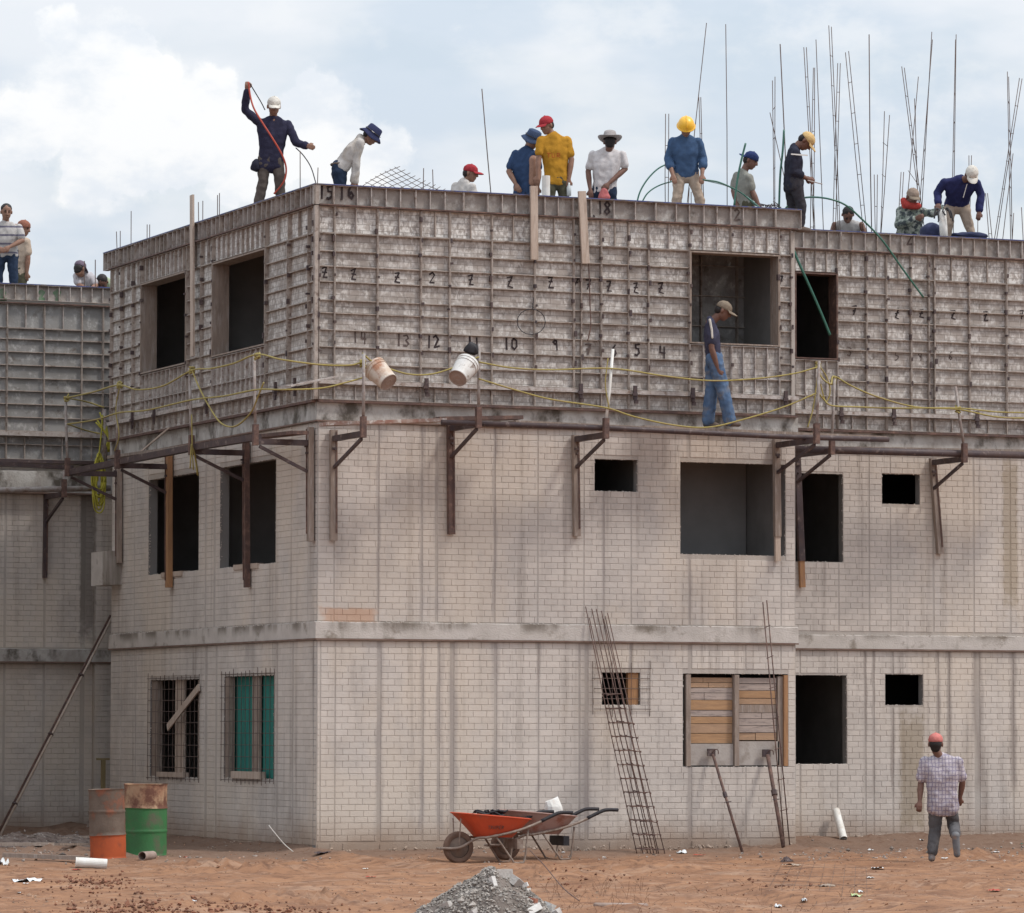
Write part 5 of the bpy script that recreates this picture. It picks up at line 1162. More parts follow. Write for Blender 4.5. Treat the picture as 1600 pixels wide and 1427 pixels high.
rope([W0(t) for t in ((462,231,-.1),(474,243,-.1),(486,262,-.1),(494,288,-.1))], .008, M_BLACK, 'black cable falling from the lowered hand to the roof edge', name='cable', cat='cable')
# 2 bent white shirt
d = Dfor(585, 197, DK, 1.36); d = max(d, D_at(MAIN, 555, 290, .4)); print('P2', d)
person(dict(D=d, deck=DK, label='man in pale shirt and navy bucket hat bending forward with straight arms', head=(580,212,0), yaw=82, pitch=38, sl=(560,222,.17), sr=(563,222,-.17), el=(556,252,.15), er=(558,250,-.16), wl=(556,286,.1), wr=(552,285,-.12), pel=(530,266,0), hipdir=PI/2-.1, facev=rt,
    shirt=(OFFW, 'long', -.12, .03), pants=DJEAN, hat=('bucket', NBH), curl=.4, kneebend=.03))
# 3 half hidden, vest
d = Dfor(737, 258, DK, 1.25); print('P3', d)
person(dict(D=d, deck=DK, label='man in a pale vest and red cap mostly hidden behind the roof edge', head=(735,271,0), yaw=75, pitch=12, sl=(711,290,.08), sr=(738,291,-.12), el=(706,318,.1), er=(742,318,-.12), wl=(715,340,.05), wr=(748,338,-.3), pel=(718,352,0), facev=rt, hipdir=.6, shirt=(OFFW, 'short', .1, .03), pants=GREYS, hat=('cap', REDC), kneebend=.25))
# 4 blue shirt open
d4 = Dfor(831, 204, DK, 1.55); print('P4', d4)
r, W, _ = person(dict(D=d4, deck=DK, label='bare chested man in an open blue shirt and blue bucket hat', head=(832,219,0), yaw=50, pitch=28, sl=(806,240,.06), sr=(838,240,-.10), el=(795,268,.0), er=(842,268,-.15), wl=(806,288,-.12), wr=(840,292,-.25), pel=(820,305,0), facev=(rt*.7-fh*.7), hipdir=.5, shirt=(cloth('blue_open_shirt',(.04,.07,.145)), 'short', .1, .03), pants=DJEAN, hat=('bucket', cloth('blue_bucket_hat',(.06,.085,.15))), skin=SK1))
remesh_obj('bare_chest', [sph_pts(W((834,250,-.14)), .07)+sph_pts(W((836,262,-.15)), .07)+sph_pts(W((833,285,-.13)), .065)], SK3, r, voxel=.01)
# 5 yellow
d5 = Dfor(853, 181, DK, 1.70); print('P5', d5)
M_JM = cloth('dark_red_print', (.45, .10, .03)); 
r, W, _ = person(dict(D=d5, deck=DK, label='man in a yellow orange jersey and red cap turned left holding a bottle', head=(854,196,0), yaw=-48, pitch=20, sl=(846,218,-.05), sr=(886,219,.05), el=(842,246,-.1), er=(893,249,.0), wl=(840,274,-.15), wr=(889,280,-.05), pel=(870,282,0), facev=-fh, shirt=(YEL, 'short', .04, .034), pants=OLV, hat=('cap', REDC), skin=SK1))
mb = MB(); c5 = W((866,243,-.15))
for i, st in enumerate(('T', 'U', 'R')):
    for s_ in GL[st]:
        for (a, b), (c, e) in zip(s_[:-1], s_[1:]): mb.tube([c5+rt*((i-1.5)*.07+a*.055)+UPV*(b*.06-.03), c5+rt*((i-1.5)*.07+c*.055)+UPV*(e*.06-.03)], .005, 4)
mb.build('jersey_print', M_JM, r)
mb = MB(); q = W((889,300,-.1)); mb.lathe([(0,-.06),(.032,-.055),(.034,.06),(.015,.10),(.013,.13),(0,.132)], q, UPV, 14); mb.build('bottle', material('clear_bottle_plastic', (.55,.58,.58), (.45,.48,.5), scale=8, rough=.2), None, smooth=True, loc=q, label='small clear bottle held low by the man in the yellow jersey', cat='bottle')
# 6 white tee from behind
d6 = Dfor(953, 205, DK, 1.62); print('P6', d6)
r, W, _ = person(dict(D=d6, deck=DK, label='man in a white tee and grey brimmed hat seen from behind', head=(953,222,0), yaw=178, pitch=12, sl=(926,241,0), sr=(972,241,0), el=(919,268,.02), er=(977,264,.02), wl=(922,296,-.08), wr=(951,287,-.15), pel=(944,300,0), facev=fh, shirt=(TEE, 'short', .03, .028), pants=DJEAN, hat=('cowboy', HATG), skin=SK2, collar=False))
remesh_obj('pink_cloth', [sph_pts(W((944,297,-.17)), .04)+sph_pts(W((940,309,-.17)), .055)+sph_pts(W((948,308,-.17)), .05)], cloth('pink_cloth', (.55,.17,.17)), r, voxel=.012, fold=.01)
# 7 yellow helmet
d7 = Dfor(1072, 182, DK, 1.62); print('P7', d7)
person(dict(D=d7, deck=DK, label='man in a yellow safety helmet and blue long sleeved shirt looking down', head=(1072,199,-.08), yaw=2, pitch=42, sl=(1050,220,0), sr=(1091,220,0), el=(1044,248,.02), er=(1099,248,.02), wl=(1051,273,-.12), wr=(1097,273,-.12), pel=(1072,272,.06), kl=(1058,308,-.02), kr=(1092,308,-.02), al=(1053,345,0), ar=(1103,345,0), facev=-fh, shirt=(BLUES, 'rolled', .0, .034), pants=BEIGE, hat=('helmet', YH), belt=False, curl=.3))
# 8 boy
d8 = Dfor(1174, 237, DK, 1.42); print('P8', d8)
person(dict(D=d8, deck=DK, label='boy in a grey shirt and dark blue cap between green hoses', head=(1173,251,0), yaw=70, pitch=25, sl=(1151,274,.1), sr=(1170,276,-.12), el=(1146,298,.08), er=(1176,300,-.14), wl=(1152,320,-.05), wr=(1186,322,-.2), pel=(1163,324,0), facev=rt, hipdir=1.0, shirt=(GREYS, 'short', .1, .02), pants=OLV, hat=('capback', BLUECAP), skin=SK2))
# 9 dark jacket
d9 = D_at(MAIN, 1250, 340, .25); print('P9', d9, Dfor(1262, 207, DK, 1.5))
r, W, _ = person(dict(D=d9, deck=DK, label='man in dark jacket and tan cap looking down at a tool in his hands', head=(1259,221,0), yaw=80, pitch=55, sl=(1238,236,.14), sr=(1243,237,-.15), el=(1236,270,.15), er=(1239,268,-.17), wl=(1258,278,.05), wr=(1262,280,-.06), pel=(1240,288,0), facev=rt, hipdir=1.2, kl=(1238,322,.1), kr=(1252,322,-.1), al=(1238,352,.1), ar=(1250,354,-.1), shirt=(BLKJ, 'rolled', .08, .03), pants=cloth('charcoal_trousers', (.05,.047,.055)), hat=('cap', TAN), skin=SK2, snap=False))
mb = MB(); mb.beam(W((1236,241,-.235)), W((1262,243,-.20)), .008, .018); mb.build('reflective_strip', M_PVC, r)
mb = MB(); mb.tube([W((1262,282,-.1)), W((1285,288,-.1))], .008, 6); mb.build('hand_tool', M_RIBL, None, loc=W((1262,282,-.1)), label='thin steel tool held by the man in the dark jacket', cat='tool')
# 10 crouching in tank top
d10 = Dfor(1325, 320, DK, .92); d10 = max(d10, D_at(REC, 1325, 350, .35)); print('P10', d10)
person(dict(D=d10, deck=DK, label='dark skinned man in a pale tank top crouching low at the roof edge', head=(1325,336,-.12), yaw=5, pitch=60, sl=(1304,350,0), sr=(1346,350,0), el=(1299,366,-.05), er=(1352,366,-.05), wl=(1312,376,-.2), wr=(1340,376,-.2), pel=(1325,384,.25), kl=(1308,372,-.1), kr=(1342,372,-.1), al=(1310,400,0), ar=(1340,400,0), facev=-fh, shirt=(cloth('grey_white_tank',(.50,.48,.47)), 'none', 0, .006), pants=DJEAN, skin=SK2, hat=None))
# 11 camo with red scarf
CAMO = cloth('mottled_camouflage', (.17, .20, .17), (.30, .32, .29), scale=11, c3=(.06, .07, .075), s3=14, t3=(.5, .54), lo=.48, hi=.52)
d11 = Dfor(1427, 290, DK, 1.12); d11 = max(d11, D_at(REC, 1427, 360, .35)); print('P11', d11)
r, W, _ = person(dict(D=d11, deck=DK, label='kneeling man in a mottled jacket with a red scarf round his face', head=(1426,308,-.05), yaw=15, pitch=25, sl=(1407,328,0), sr=(1442,330,0), el=(1404,352,-.1), er=(1456,334,-.1), wl=(1430,342,-.25), wr=(1474,326,-.15), pel=(1418,372,.05), facev=-fh, shirt=(CAMO, 'long', .1, .036), pants=OLV, hat=('cap', cloth('pale_brown_cap', (.33,.25,.20)), OLVCAP), skin=SK2, kneebend=.2))
remesh_obj('red_scarf', [sph_pts(W((1412,314,.02)), .05)+sph_pts(W((1420,322,-.10)), .05), sph_pts(W((1420,322,-.10)), .05)+sph_pts(W((1434,322,-.10)), .05), sph_pts(W((1412,314,.02)), .05)+sph_pts(W((1414,326,-.02)), .045)], REDB, r, voxel=.012, fold=.01)
# 12 navy bent
d12 = Dfor(1520, 256, DK, 1.28); d12 = max(d12, D_at(REC, 1500, 360, .3)); print('P12', d12)
r, W, _ = person(dict(D=d12, deck=DK, label='man in deep blue shirt and white cap bending towards the roof edge', head=(1518,273,-.3), yaw=8, pitch=55, sl=(1475,284,-.12), sr=(1527,286,-.12), el=(1465,302,-.05), er=(1533,305,-.1), wl=(1466,318,-.2), wr=(1530,330,-.2), pel=(1495,320,.12), kl=(1482,350,-.02), kr=(1513,348,-.02), al=(1478,372,0), ar=(1520,372,0), facev=-fh, shirt=(NAVY2, 'long', .0, .035), pants=BEIGE, hat=('cap', WHITEC), skin=SK2, snap=False))
mb = MB(); mb.beam(W((1511,288,-.33)), W((1505,309,-.27)), .012, .006, fh); mb.build('white_lace', M_PVC, r)
# 14 on the scaffold
nD = .50; zs = BR['D'][1]; p14 = along(MAIN, 1112, 664, nD); d14 = (p14-CAM).dot(fw)
SH14 = cloth('blue_grey_tee', (.06, .06, .095))
r, W, _ = person(dict(D=d14, deck=along(MAIN, 1120, 668, nD).z, label='man in jeans and olive cap walking on the scaffold plank', head=(1130,486,0), yaw=86, pitch=28, sl=(1110,507,.17), sr=(1110,507,-.17), el=(1110,543,.18), er=(1112,545,-.19), wl=(1122,570,.1), wr=(1122,577,-.17), pel=(1116,562,0), hipdir=PI/2, facev=rt, footv=rt, kl=(1112,610,.08), al=(1106,658,.08), kr=(1130,612,-.08), ar=(1140,658,-.08), shirt=(SH14, 'short', .10, .02), pants=BLUEJ, hat=('cap', OLVCAP), skin=SK2, collar=False, cuff=.98, belt=False, baggy=.018))
remesh_obj('sleeve_stripe', [sph_pts(W((1109,500,-.225)), .018)+sph_pts(W((1112,515,-.245)), .016), sph_pts(W((1112,515,-.245)), .016)+sph_pts(W((1113,528,-.245)), .014)], WHITEC, r, voxel=.006)
# 15 on the ground, seen from behind
PLAID = cloth('plaid_shirt', (.52, .47, .50))
nt_, nd_, lk_, b_ = hooks(PLAID); prev = b_.inputs['Base Color'].links[0].from_socket
oc = nd_.new('ShaderNodeTexCoord'); sp = nd_.new('ShaderNodeSeparateXYZ'); lk_.new(oc.outputs['Object'], sp.inputs[0])
def line(sock, per, wd):
    m_ = nmath(nd_, lk_, 'FRACT', nmath(nd_, lk_, 'MULTIPLY', nmath(nd_, lk_, 'ADD', sock, 10), 1/per)); return nmath(nd_, lk_, 'LESS_THAN', m_, wd)
wob = nmath(nd_, lk_, 'MULTIPLY', nmath(nd_, lk_, 'SUBTRACT', nnoise(nd_, lk_, oc.outputs['Object'], 7), .5), .06)
hx = nmath(nd_, lk_, 'ADD', wob, nmath(nd_, lk_, 'SUBTRACT', nmath(nd_, lk_, 'MULTIPLY', sp.outputs[0], rt.x), nmath(nd_, lk_, 'MULTIPLY', sp.outputs[1], -rt.y)))
mx_ = nmath(nd_, lk_, 'MAXIMUM', line(hx, .043, .25), line(nmath(nd_, lk_, 'ADD', sp.outputs[2], wob), .050, .22)); mm = nd_.new('ShaderNodeMixRGB'); lk_.new(nmath(nd_, lk_, 'MULTIPLY', mx_, .62), mm.inputs[0]); lk_.new(prev, mm.inputs[1]); mm.inputs[2].default_value = (.12, .10, .19, 1); lk_.new(mm.outputs[0], b_.inputs['Base Color'])
gp15 = gpt(1457, 1336); d15 = (gp15-CAM).dot(fw); 
print('P15 depth', d15, gp15)
gp15 = gpt(1457, 1338); d15 = (gp15-CAM).dot(fw); dk15 = max(gp15.z, gz(gp15.x+.25, gp15.y))
person(dict(D=d15, deck=dk15, label='man in a plaid shirt and pink red cap walking away on the dirt', head=(1462,1162,0), yaw=170, pitch=0, sl=(1446,1190,0), sr=(1496,1190,0), el=(1439,1224,.02), er=(1504,1222,.02), wl=(1437,1252,-.08), wr=(1500,1246,.08), pel=(1473,1254,0), kl=(1461,1296,.05), al=(1456,1326,-.02), kr=(1490,1290,.12), ar=(1493,1306,-.28), lift='ar', facev=fh, footv=(fh, fh*.3-rt*.2), shirt=(PLAID, 'short', .10, .075), pants=GRT, hat=('cap', PINKC), skin=SK2, bootm=material('grey_rubber_boot', (.17,.17,.18), (.12,.12,.13), scale=9, rough=.6, c3=(.25,.17,.13), s3=8, t3=(.5,.65)), cuff=.86, belt=False, baggy=.006))
# wing people
STR = cloth('striped_polo', (.50, .47, .45)); nt_, nd_, lk_, b_ = hooks(STR); prev = b_.inputs['Base Color'].links[0].from_socket
oc = nd_.new('ShaderNodeTexCoord'); sp = nd_.new('ShaderNodeSeparateXYZ'); lk_.new(oc.outputs['Object'], sp.inputs[0]); mm = nd_.new('ShaderNodeMixRGB'); lk_.new(line(sp.outputs[2], .135, .22), mm.inputs[0]); lk_.new(prev, mm.inputs[1]); mm.inputs[2].default_value = (.15, .14, .18, 1); lk_.new(mm.outputs[0], b_.inputs['Base Color'])
d16 = max(Dfor(10, 315, DW, 1.62), D_at(WING, 10, 445, .3)); print('P16', d16)
person(dict(D=d16, deck=DW, label='man in a striped polo shirt at the left border, hands together', head=(10,331,-.03), yaw=15, pitch=18, sl=(-12,355,0), sr=(29,354,0), el=(-17,380,-.05), er=(35,376,-.06), wl=(-2,388,-.2), wr=(15,386,-.2), pel=(10,396,.03), facev=-fh, shirt=(STR, 'short', .02, .034), pants=DJEAN, hat=None, skin=SK1, belly=1.1, curl=.7))
d17 = max(Dfor(40, 345, DW, 1.48), d16+.7); print('P17', d17)
person(dict(D=d17, deck=DW, label='man in a beige shirt and reddish cap standing behind the striped polo man', head=(37,357,0), yaw=70, pitch=15, sl=(24,376,.10), sr=(41,377,-.12), el=(26,400,.1), er=(44,402,-.14), wl=(34,425,.0), wr=(42,426,-.14), pel=(29,428,0), facev=rt, hipdir=1.1, shirt=(cloth('beige_shirt', (.47,.37,.29)), 'short', .08, .04), pants=OLV, hat=('capback', cloth('rust_cap', (.30,.13,.09))), skin=SK1))
d18 = max(Dfor(127, 409, DW, .95), D_at(WING, 130, 450, .5)); print('P18', d18)
person(dict(D=d18, deck=DW, label='man in a grey white shirt crouching forward on the wing roof', head=(125,420,-.12), yaw=150, pitch=20, sl=(120,430,0), sr=(140,430,.1), el=(123,446,-.1), er=(150,446,.05), wl=(134,450,-.2), wr=(142,452,-.15), pel=(145,455,.25), kl=(130,460,-.1), kr=(150,460,-.1), facev=-fh, shirt=(cloth('grey_white_shirt', (.50,.47,.49)), 'short', .05, .03), pants=GREYS, hat=('cap', cloth('mauve_cap', (.17,.13,.17))), skin=SK1))
person(dict(D=d18+.3, deck=DW, label='crouching man in a light green shirt half hidden behind the block corner', head=(160,441,-.15), yaw=-10, pitch=62, sl=(150,445,0), sr=(176,440,.1), el=(148,458,-.1), er=(182,455,.0), wl=(150,468,-.2), wr=(172,468,-.2), pel=(172,462,.25), kl=(158,468,-.1), kr=(180,468,-.1), facev=-fh, shirt=(cloth('light_green_shirt', (.42,.50,.34)), 'short', .05, .03), pants=OLV, hat=None, skin=SK2))
fh_ = Vector((fw.x, fw.y, 0)).normalized(); rnd = random.Random(21)
def stone_(mb, c, r):
    Mx = Matrix.Rotation(rnd.uniform(0,6), 3, 'Z') @ Matrix.Rotation(rnd.uniform(0,6), 3, 'X')
    vs = [c+Mx@Vector((v[0]*r*rnd.uniform(.7,1.3), v[1]*r*rnd.uniform(.4,1), v[2]*r*rnd.uniform(.3,.8))) for v in ((1,0,0),(-1,0,0),(0,1,0),(0,-1,0),(0,0,1),(0,0,-1))]
    mb.add(vs, [(0,2,4),(2,1,4),(1,3,4),(3,0,4),(2,0,5),(1,2,5),(3,1,5),(0,3,5)], 0, rnd.random())
# ------------------------------------------------------------------ leaning and standing site gear
def lean_bar(name, a, b, r, mat, label, cat, group=None, n=8):
    mb = MB(); mb.tube([a, b], r, n); return mb.build(name, mat, None, smooth=True, loc=a, label=label, cat=cat, group=group)
# four-bar rebar ladders leaning on the wall: two cages side by side
def cage(b0, b1, t0, t1, label, n):
    A0 = along(MAIN, b0[0], b0[1], .75); A1 = along(MAIN, b1[0], b1[1], .75); B0 = along(MAIN, t0[0], t0[1], .09); B1 = along(MAIN, t1[0], t1[1], .09)
    t = thing('rebar_cage', A0, label, 'rebar cage', 'rebar cages leaning on the wall'); off = Vector((-.05, .09, .012)); rail = []
    for a, b in ((A0, B0), (A1, B1), (A0+off, B0+off*.6), (A1+off, B1+off*.6)):
        a = a.copy(); d = (b-a).normalized(); a -= d*((a.z-gz(a.x, a.y))/d.z)
        j = Vector((random.uniform(-.02,.02), 0, random.uniform(-.12,.1))); m = (a+b)/2+Vector((random.uniform(-.01,.01), .02, 0))
        mb = MB(); mb.tube([a, m, b+j], .0068, 5); mb.build('rod', M_STEEL, t, smooth=True); rail.append((a, b))
    for i in range(n):
        f = .02+i*.058; q = [r[0].lerp(r[1], f) for r in (rail[0], rail[1], rail[3], rail[2])]; q.append(q[0]); j = random.uniform(-.02, .02)
        mb = MB(); mb.tube([p+Vector((0, 0, j*(k % 2))) for k, p in enumerate(q)], .0055, 4)
        for p in q[:4]: mb.box(p-Vector((.009, .009, .012)), p+Vector((.009, .009, .012)))
        mb.build('tie', M_STEEL, t)
cage((1003,1326),(1024,1322),(921,958),(944,957), 'left one of the two rebar ladders leaning across the small barred window', 12)
cage((1020,1327),(1036,1322),(931,956),(950,962), 'right one of the two rebar ladders leaning across the small barred window', 10)
# tied bar pair and the steel props holding the planked window
def bars(lst, label, name='rebar_pair'):
    root = None; ends = []
    for (x0, y0, x1, y1, nn) in lst:
        b = along(MAIN, x0, y0, .10); a = along(MAIN, x1, y1, nn); a.z = gz(a.x, a.y)-.01
        if root is None: root = thing(name, a, label, 'rebar')
        mb = MB(); mb.tube([a, b], .0085, 5); mb.build('rod', M_STEEL, root, smooth=True); ends.append((a, b))
    for i in range(1, 8):
        p = ends[0][0].lerp(ends[0][1], i/8+.02); q = ends[1][0].lerp(ends[1][1], i/8+.02); mb = MB(); mb.tube([p-(q-p)*.3, q+(q-p)*.3], .006, 4); mb.build('tie', M_STEEL, root)
bars([(1192,941,1226,1326,.55),(1198,938,1234,1326,.55)], 'tall tied pair of rusty bars leaning right of the planked window')
o1 = O_M1[1]
def prop(x0, y0, x1, y1, label, r=.02):
    b = along(MAIN, x0, y0, .06); a = along(MAIN, x1, y1, .7); a.z = gz(a.x, a.y)
    t = thing('steel_prop', a, label, 'prop', 'steel props holding the planked window')
    mb = MB(); mb.tube([a, a.lerp(b, .98)], r, 8); mb.build('tube', M_STEEL, t, smooth=True)
    mb = MB(); mb.tube([a.lerp(b, .55)-Vector((.0,0,0)), a.lerp(b, .60)], r*1.5, 8); mb.tube([a.lerp(b,.5)+Vector((-.05,-.02,0)), a.lerp(b,.5)+Vector((.05,-.02,.01))], .007, 5); mb.build('collar', M_DSTEEL, t)
    mb = MB(); mb.fbox(MAIN, b.x-.06, b.x+.05, b.z-.05, b.z+.05, .02, .055); mb.build('head_plate', M_DSTEEL, t)
    mb = MB(); mb.tube(smooth_path([b, b+Vector((.03,-.03,.04)), b+Vector((.07,-.03,.03)), b+Vector((.075,-.03,-.02))], 3), .007, 5); mb.build('hook', M_STEEL, t)
prop(1113, 1176, 1160, 1324, 'thin steel prop under the left half of the planked window', .019)
prop(1199, 1177, 1224, 1328, 'thicker rusty prop under the right half of the planked window', .028)
# wooden shutter of planks filling the window
SH = thing('window_boarding', MAIN.pt(o1[0], o1[2], 0), 'wooden planks closing the wide ground floor window', 'boarding')
u0, u1, zb, zt = o1; uw = u1-u0
def ub(px, py=1120): return MAIN.uz(px, py, 0)[0]
rnd = random.Random(4)
M_WPK = 0
PM = [M_WOODO, M_WOODP, M_WOODG, material('tan_plank', (.42,.27,.17), (.34,.22,.145), scale=6, stretch=(.6,3,5), c3=(.28,.19,.13), s3=9, t3=(.55,.7), bump=.3), material('ochre_plank', (.42,.25,.135), (.33,.195,.11), scale=6, stretch=(.6,3,5), c3=(.30,.19,.12), s3=9, t3=(.55,.7), bump=.3), material('pinkish_grey_plank', (.42,.34,.30), (.34,.28,.25), scale=6, stretch=(.6,3,5), c3=(.22,.18,.17), s3=9, t3=(.52,.66), bump=.3)]
pl_l = [(1059,1067,3),(1067,1075,3),(1075,1083,5),(1083,1094,5),(1094,1110,4),(1110,1120,5),(1120,1131,4),(1131,1146,3),(1146,1162,4)]
pl_r = [(1059,1068,5),(1068,1079,5),(1079,1091,4),(1091,1101,3),(1101,1114,2),(1114,1123,5),(1123,1134,5),(1134,1145,5),(1145,1157,3)]
zp = lambda py: MAIN.uz(1150, py, 0)[1]
for lst, xa, xb in ((pl_l, 1078, 1147), (pl_r, 1155, 1216)):
    for y0, y1, mi in lst:
        split = rnd.random() < .4; xm = xa+(xb-xa)*rnd.uniform(.3, .7)
        for (p, q) in (((xa, xm-.4), (xm+.4, xb)) if split else ((xa, xb),)):
            mb = MB(); j = rnd.uniform(0, .012); mb.fbox(MAIN, ub(p), ub(q), zp(y1)+.004, zp(y0)-.002, -.09+j, -.065+j); mb.build('plank', PM[mi], SH)
M_PLY = material('cement_grey_ply', (.42,.38,.35), (.33,.29,.265), scale=3, c3=(.24,.2,.17), s3=5, t3=(.5,.7), bump=.2)
for xa, xb, y0 in ((1076,1147,1162),(1155,1219,1158)):
    mb = MB(); mb.fbox(MAIN, ub(xa), ub(xb), zb+.02, zp(y0)-.003, -.05, -.03); mb.build('lower_panel', M_PLY, SH)
for x0, x1, n0, n1, m, yt in ((1147.5,1154.5,-.08,.012,M_WOODG,1054),(1072,1079,-.06,.01,M_WOODG,1054),(1225,1231,-.08,.006,M_WOODO,1054),(1217,1225,-.11,-.03,M_WOODG,1056)):
    mb = MB(); mb.fbox(MAIN, ub(x0), ub(x1), zb+.01, zp(yt)-.005, n0, n1); mb.build('post', m, SH)
# barred windows on the ground floor
def grille(Fc, o, nu, nz, over, label, n=.02, r=.0042, wood=True):
    t = thing('rebar_grille', Fc.pt((o[0]+o[1])/2, o[2], n), label, 'window grille', 'rebar grilles over ground floor windows')
    a, b, c, d = o[0]-over, o[1]+over, o[2]-over, o[3]+over
    for i in range(nu+1):
        u = a+(b-a)*i/nu+random.uniform(-.006,.006); mb = MB(); mb.tube([Fc.pt(u, c+random.uniform(-.03,.02), n), Fc.pt(u+random.uniform(-.005,.005), d+random.uniform(-.02,.05), n)], r, 4); mb.build('bar', M_REBAR, t)
    for i in range(nz+1):
        z = c+over*.6+(d-c-over*1.2)*i/nz; mb = MB(); mb.tube([Fc.pt(a+random.uniform(-.03,.02), z, n+.009), Fc.pt(b+random.uniform(-.02,.03), z, n+.009)], r, 4); mb.build('bar', M_REBAR, t)
grille(LEFT, O_L1[0], 12, 9, .05, 'rebar grille over the dark ground floor window with the crossed boards')
grille(LEFT, O_L1[1], 13, 9, .06, 'rebar grille over the window with green sheeting')
grille(MAIN, O_M1[0], 3, 4, .14, 'rebar grille round the small square window behind the rebar ladders')
def rel(o, fu0, fu1, fz0, fz1): return (o[0]+(o[1]-o[0])*fu0, o[0]+(o[1]-o[0])*fu1, o[2]+(o[3]-o[2])*fz0, o[2]+(o[3]-o[2])*fz1)
def winpart(nm, Fc, r, n0, n1, mat, parent):
    mb = MB(); mb.fbox(Fc, r[0], r[1], r[2], r[3], n0, n1); return mb.build(nm, mat, parent)
# note: on the left face u grows to the left of the photograph
w1 = thing('window_bracing', LEFT.pt((O_L1[0][0]+O_L1[0][1])/2, O_L1[0][2], -.06), 'wooden studs and a slanted board in the dark barred window', 'bracing')
winpart('stud', LEFT, rel(O_L1[0], .38, .55, 0, 1), -.09, -.05, M_WOODP, w1); winpart('side_board', LEFT, rel(O_L1[0], .88, 1.0, 0, .99), -.10, -.02, M_WOODG, w1); winpart('edge_board', LEFT, rel(O_L1[0], 0, .05, 0, .99), -.10, -.02, M_WOODG, w1)
mb = MB(); mb.beam(along(LEFT, 262, 1137, .06), along(LEFT, 311, 1074, .04), .10, .022, LEFT.n); mb.build('slanted_board', M_WOODP, w1)
winpart('wedge_block', LEFT, rel(O_L1[0], .28, .82, 0, .05), -.06, .03, M_WOODP, w1)
w2 = thing('window_bracing', LEFT.pt((O_L1[1][0]+O_L1[1][1])/2, O_L1[1][2], -.06), 'green sheet and wooden stud closing the second barred window', 'bracing')
M_GSHEET = material('green_plastic_sheet', (.02, .155, .135), (.03, .20, .165), scale=2.5, rough=.6, stretch=(5, 5, .6))
mb = MB(); o = O_L1[1]; us = 24
for i in range(us):
    a = o[0]+.02+(o[1]-o[0]-.04)*i/us; b = o[0]+.02+(o[1]-o[0]-.04)*(i+1)/us; f = lambda u: -.11+.012*math.sin(u*23)+.008*math.sin(u*61)
    mb.add([LEFT.pt(a, o[2]+.01, f(a)), LEFT.pt(b, o[2]+.01, f(b)), LEFT.pt(b, o[3]-.005, f(b)), LEFT.pt(a, o[3]-.005, f(a))], [(0,1,2,3)])
mb.build('green_sheet', M_GSHEET, w2, smooth=True)
winpart('stud', LEFT, rel(o, .36, .50, 0, 1), -.085, -.05, M_WOODG, w2); winpart('side_board', LEFT, rel(o, .90, 1.0, 0, .99), -.085, -.01, M_WOODG, w2); winpart('sill_block', LEFT, rel(o, .22, .80, 0, .07), -.05, .04, M_WOODP, w2)
wb = MB(); wb.fbox(MAIN, O_M1[0][1]-.16, O_M1[0][1]-.01, O_M1[0][2], O_M1[0][3], -.10, -.03); wb.build('jamb_board', M_WOODO, None, loc=MAIN.pt(O_M1[0][1], O_M1[0][2], 0), label='orange brown board set in the small barred window', cat='board')
def block(Fc, x0, y0, x1, y1, n, mat, label, name='wood_block'):
    a = along(Fc, x0, y0, n); b = along(Fc, x1, y1, n); mb = MB(); mb.beam(a, b, .09, .07); mb.build(name, mat, None, loc=a, label=label, cat='wood block', group='wood blocks on the window sills')
block(LEFT, 256, 899, 288, 896, -.02, M_WOODP, 'pale wood block on the sill under the brown plank leg'); block(LEFT, 369, 887, 407, 884, -.02, M_WOODP, 'pale wood block on the sill under the thin dark leg')
mb = MB(); mb.tube([LEFT.pt(O_L3[0][0]+.22, O_L3[0][2]+.02, -.5), LEFT.pt(O_L3[0][0]+.30, O_L3[0][3]-.03, -.5)], .018, 8); mb.build('shoring_rod', M_POST, None, loc=LEFT.pt(O_L3[0][0]+.25, O_L3[0][2], -.5), label='thin pale rod standing inside the left top floor opening', cat='rod')
# leaning pole at the far left, post behind the drums
a = gpt(0, 1292); b = along(WING, 177, 962, .4); rr = []
pg = along(WING, 0, 1285, 2.2); pg.z = gz(pg.x, pg.y)
tp = thing('leaning_pole', pg, 'long double pole leaning against the shaded far left wing', 'pole')
mb = MB(); mb.tube([pg, b], .018, 8); mb.build('pole', M_WOODP, tp, smooth=True); mb = MB(); mb.tube([pg-rt*.045, b-rt*.045], .017, 8); mb.build('pole', M_STEEL, tp, smooth=True)
mb = MB()
for f in (.14, .45, .72): q = pg.lerp(b, f)-rt*.022; mb.tube([q-(b-pg).normalized()*.012, q+(b-pg).normalized()*.012], .044, 8)
mb.build('tie_band', M_DSTEEL, tp)
pb = along(WING, 163, 1262, 1.0); mb = MB(); q = Vector((pb.x, pb.y, gz(pb.x, pb.y))); zt_ = along(WING, 163, 1188, 1.0).z
mb.box((q.x-.05, q.y-.02, q.z), (q.x+.01, q.y+.03, zt_)); mb.box((q.x-.12, q.y-.03, zt_+.001), (q.x+.07, q.y+.04, zt_+.03)); mb.build('short_post', material('ochre_post', (.30,.235,.12), (.24,.18,.10)), None, loc=q, label='ochre wooden post with a flat cap behind the drums', cat='post')
c = gpt(40, 1322); mb = MB(); n = 34; vs = []
for j in range(n+1):
    for i in range(n+1):
        u = i/n*2-1; v = j/n*2-1; q = c+rt*(u*1.35)+fh_*(v*1.6); h = max(0, 1-(u*u+v*v))*.13; q.z = gz(q.x, q.y)-.03+h*(1+.8*noise.noise(q*3))+noise.noise(q*9)*.03*(h > 0)+(h > 0)*.02; vs.append(q)
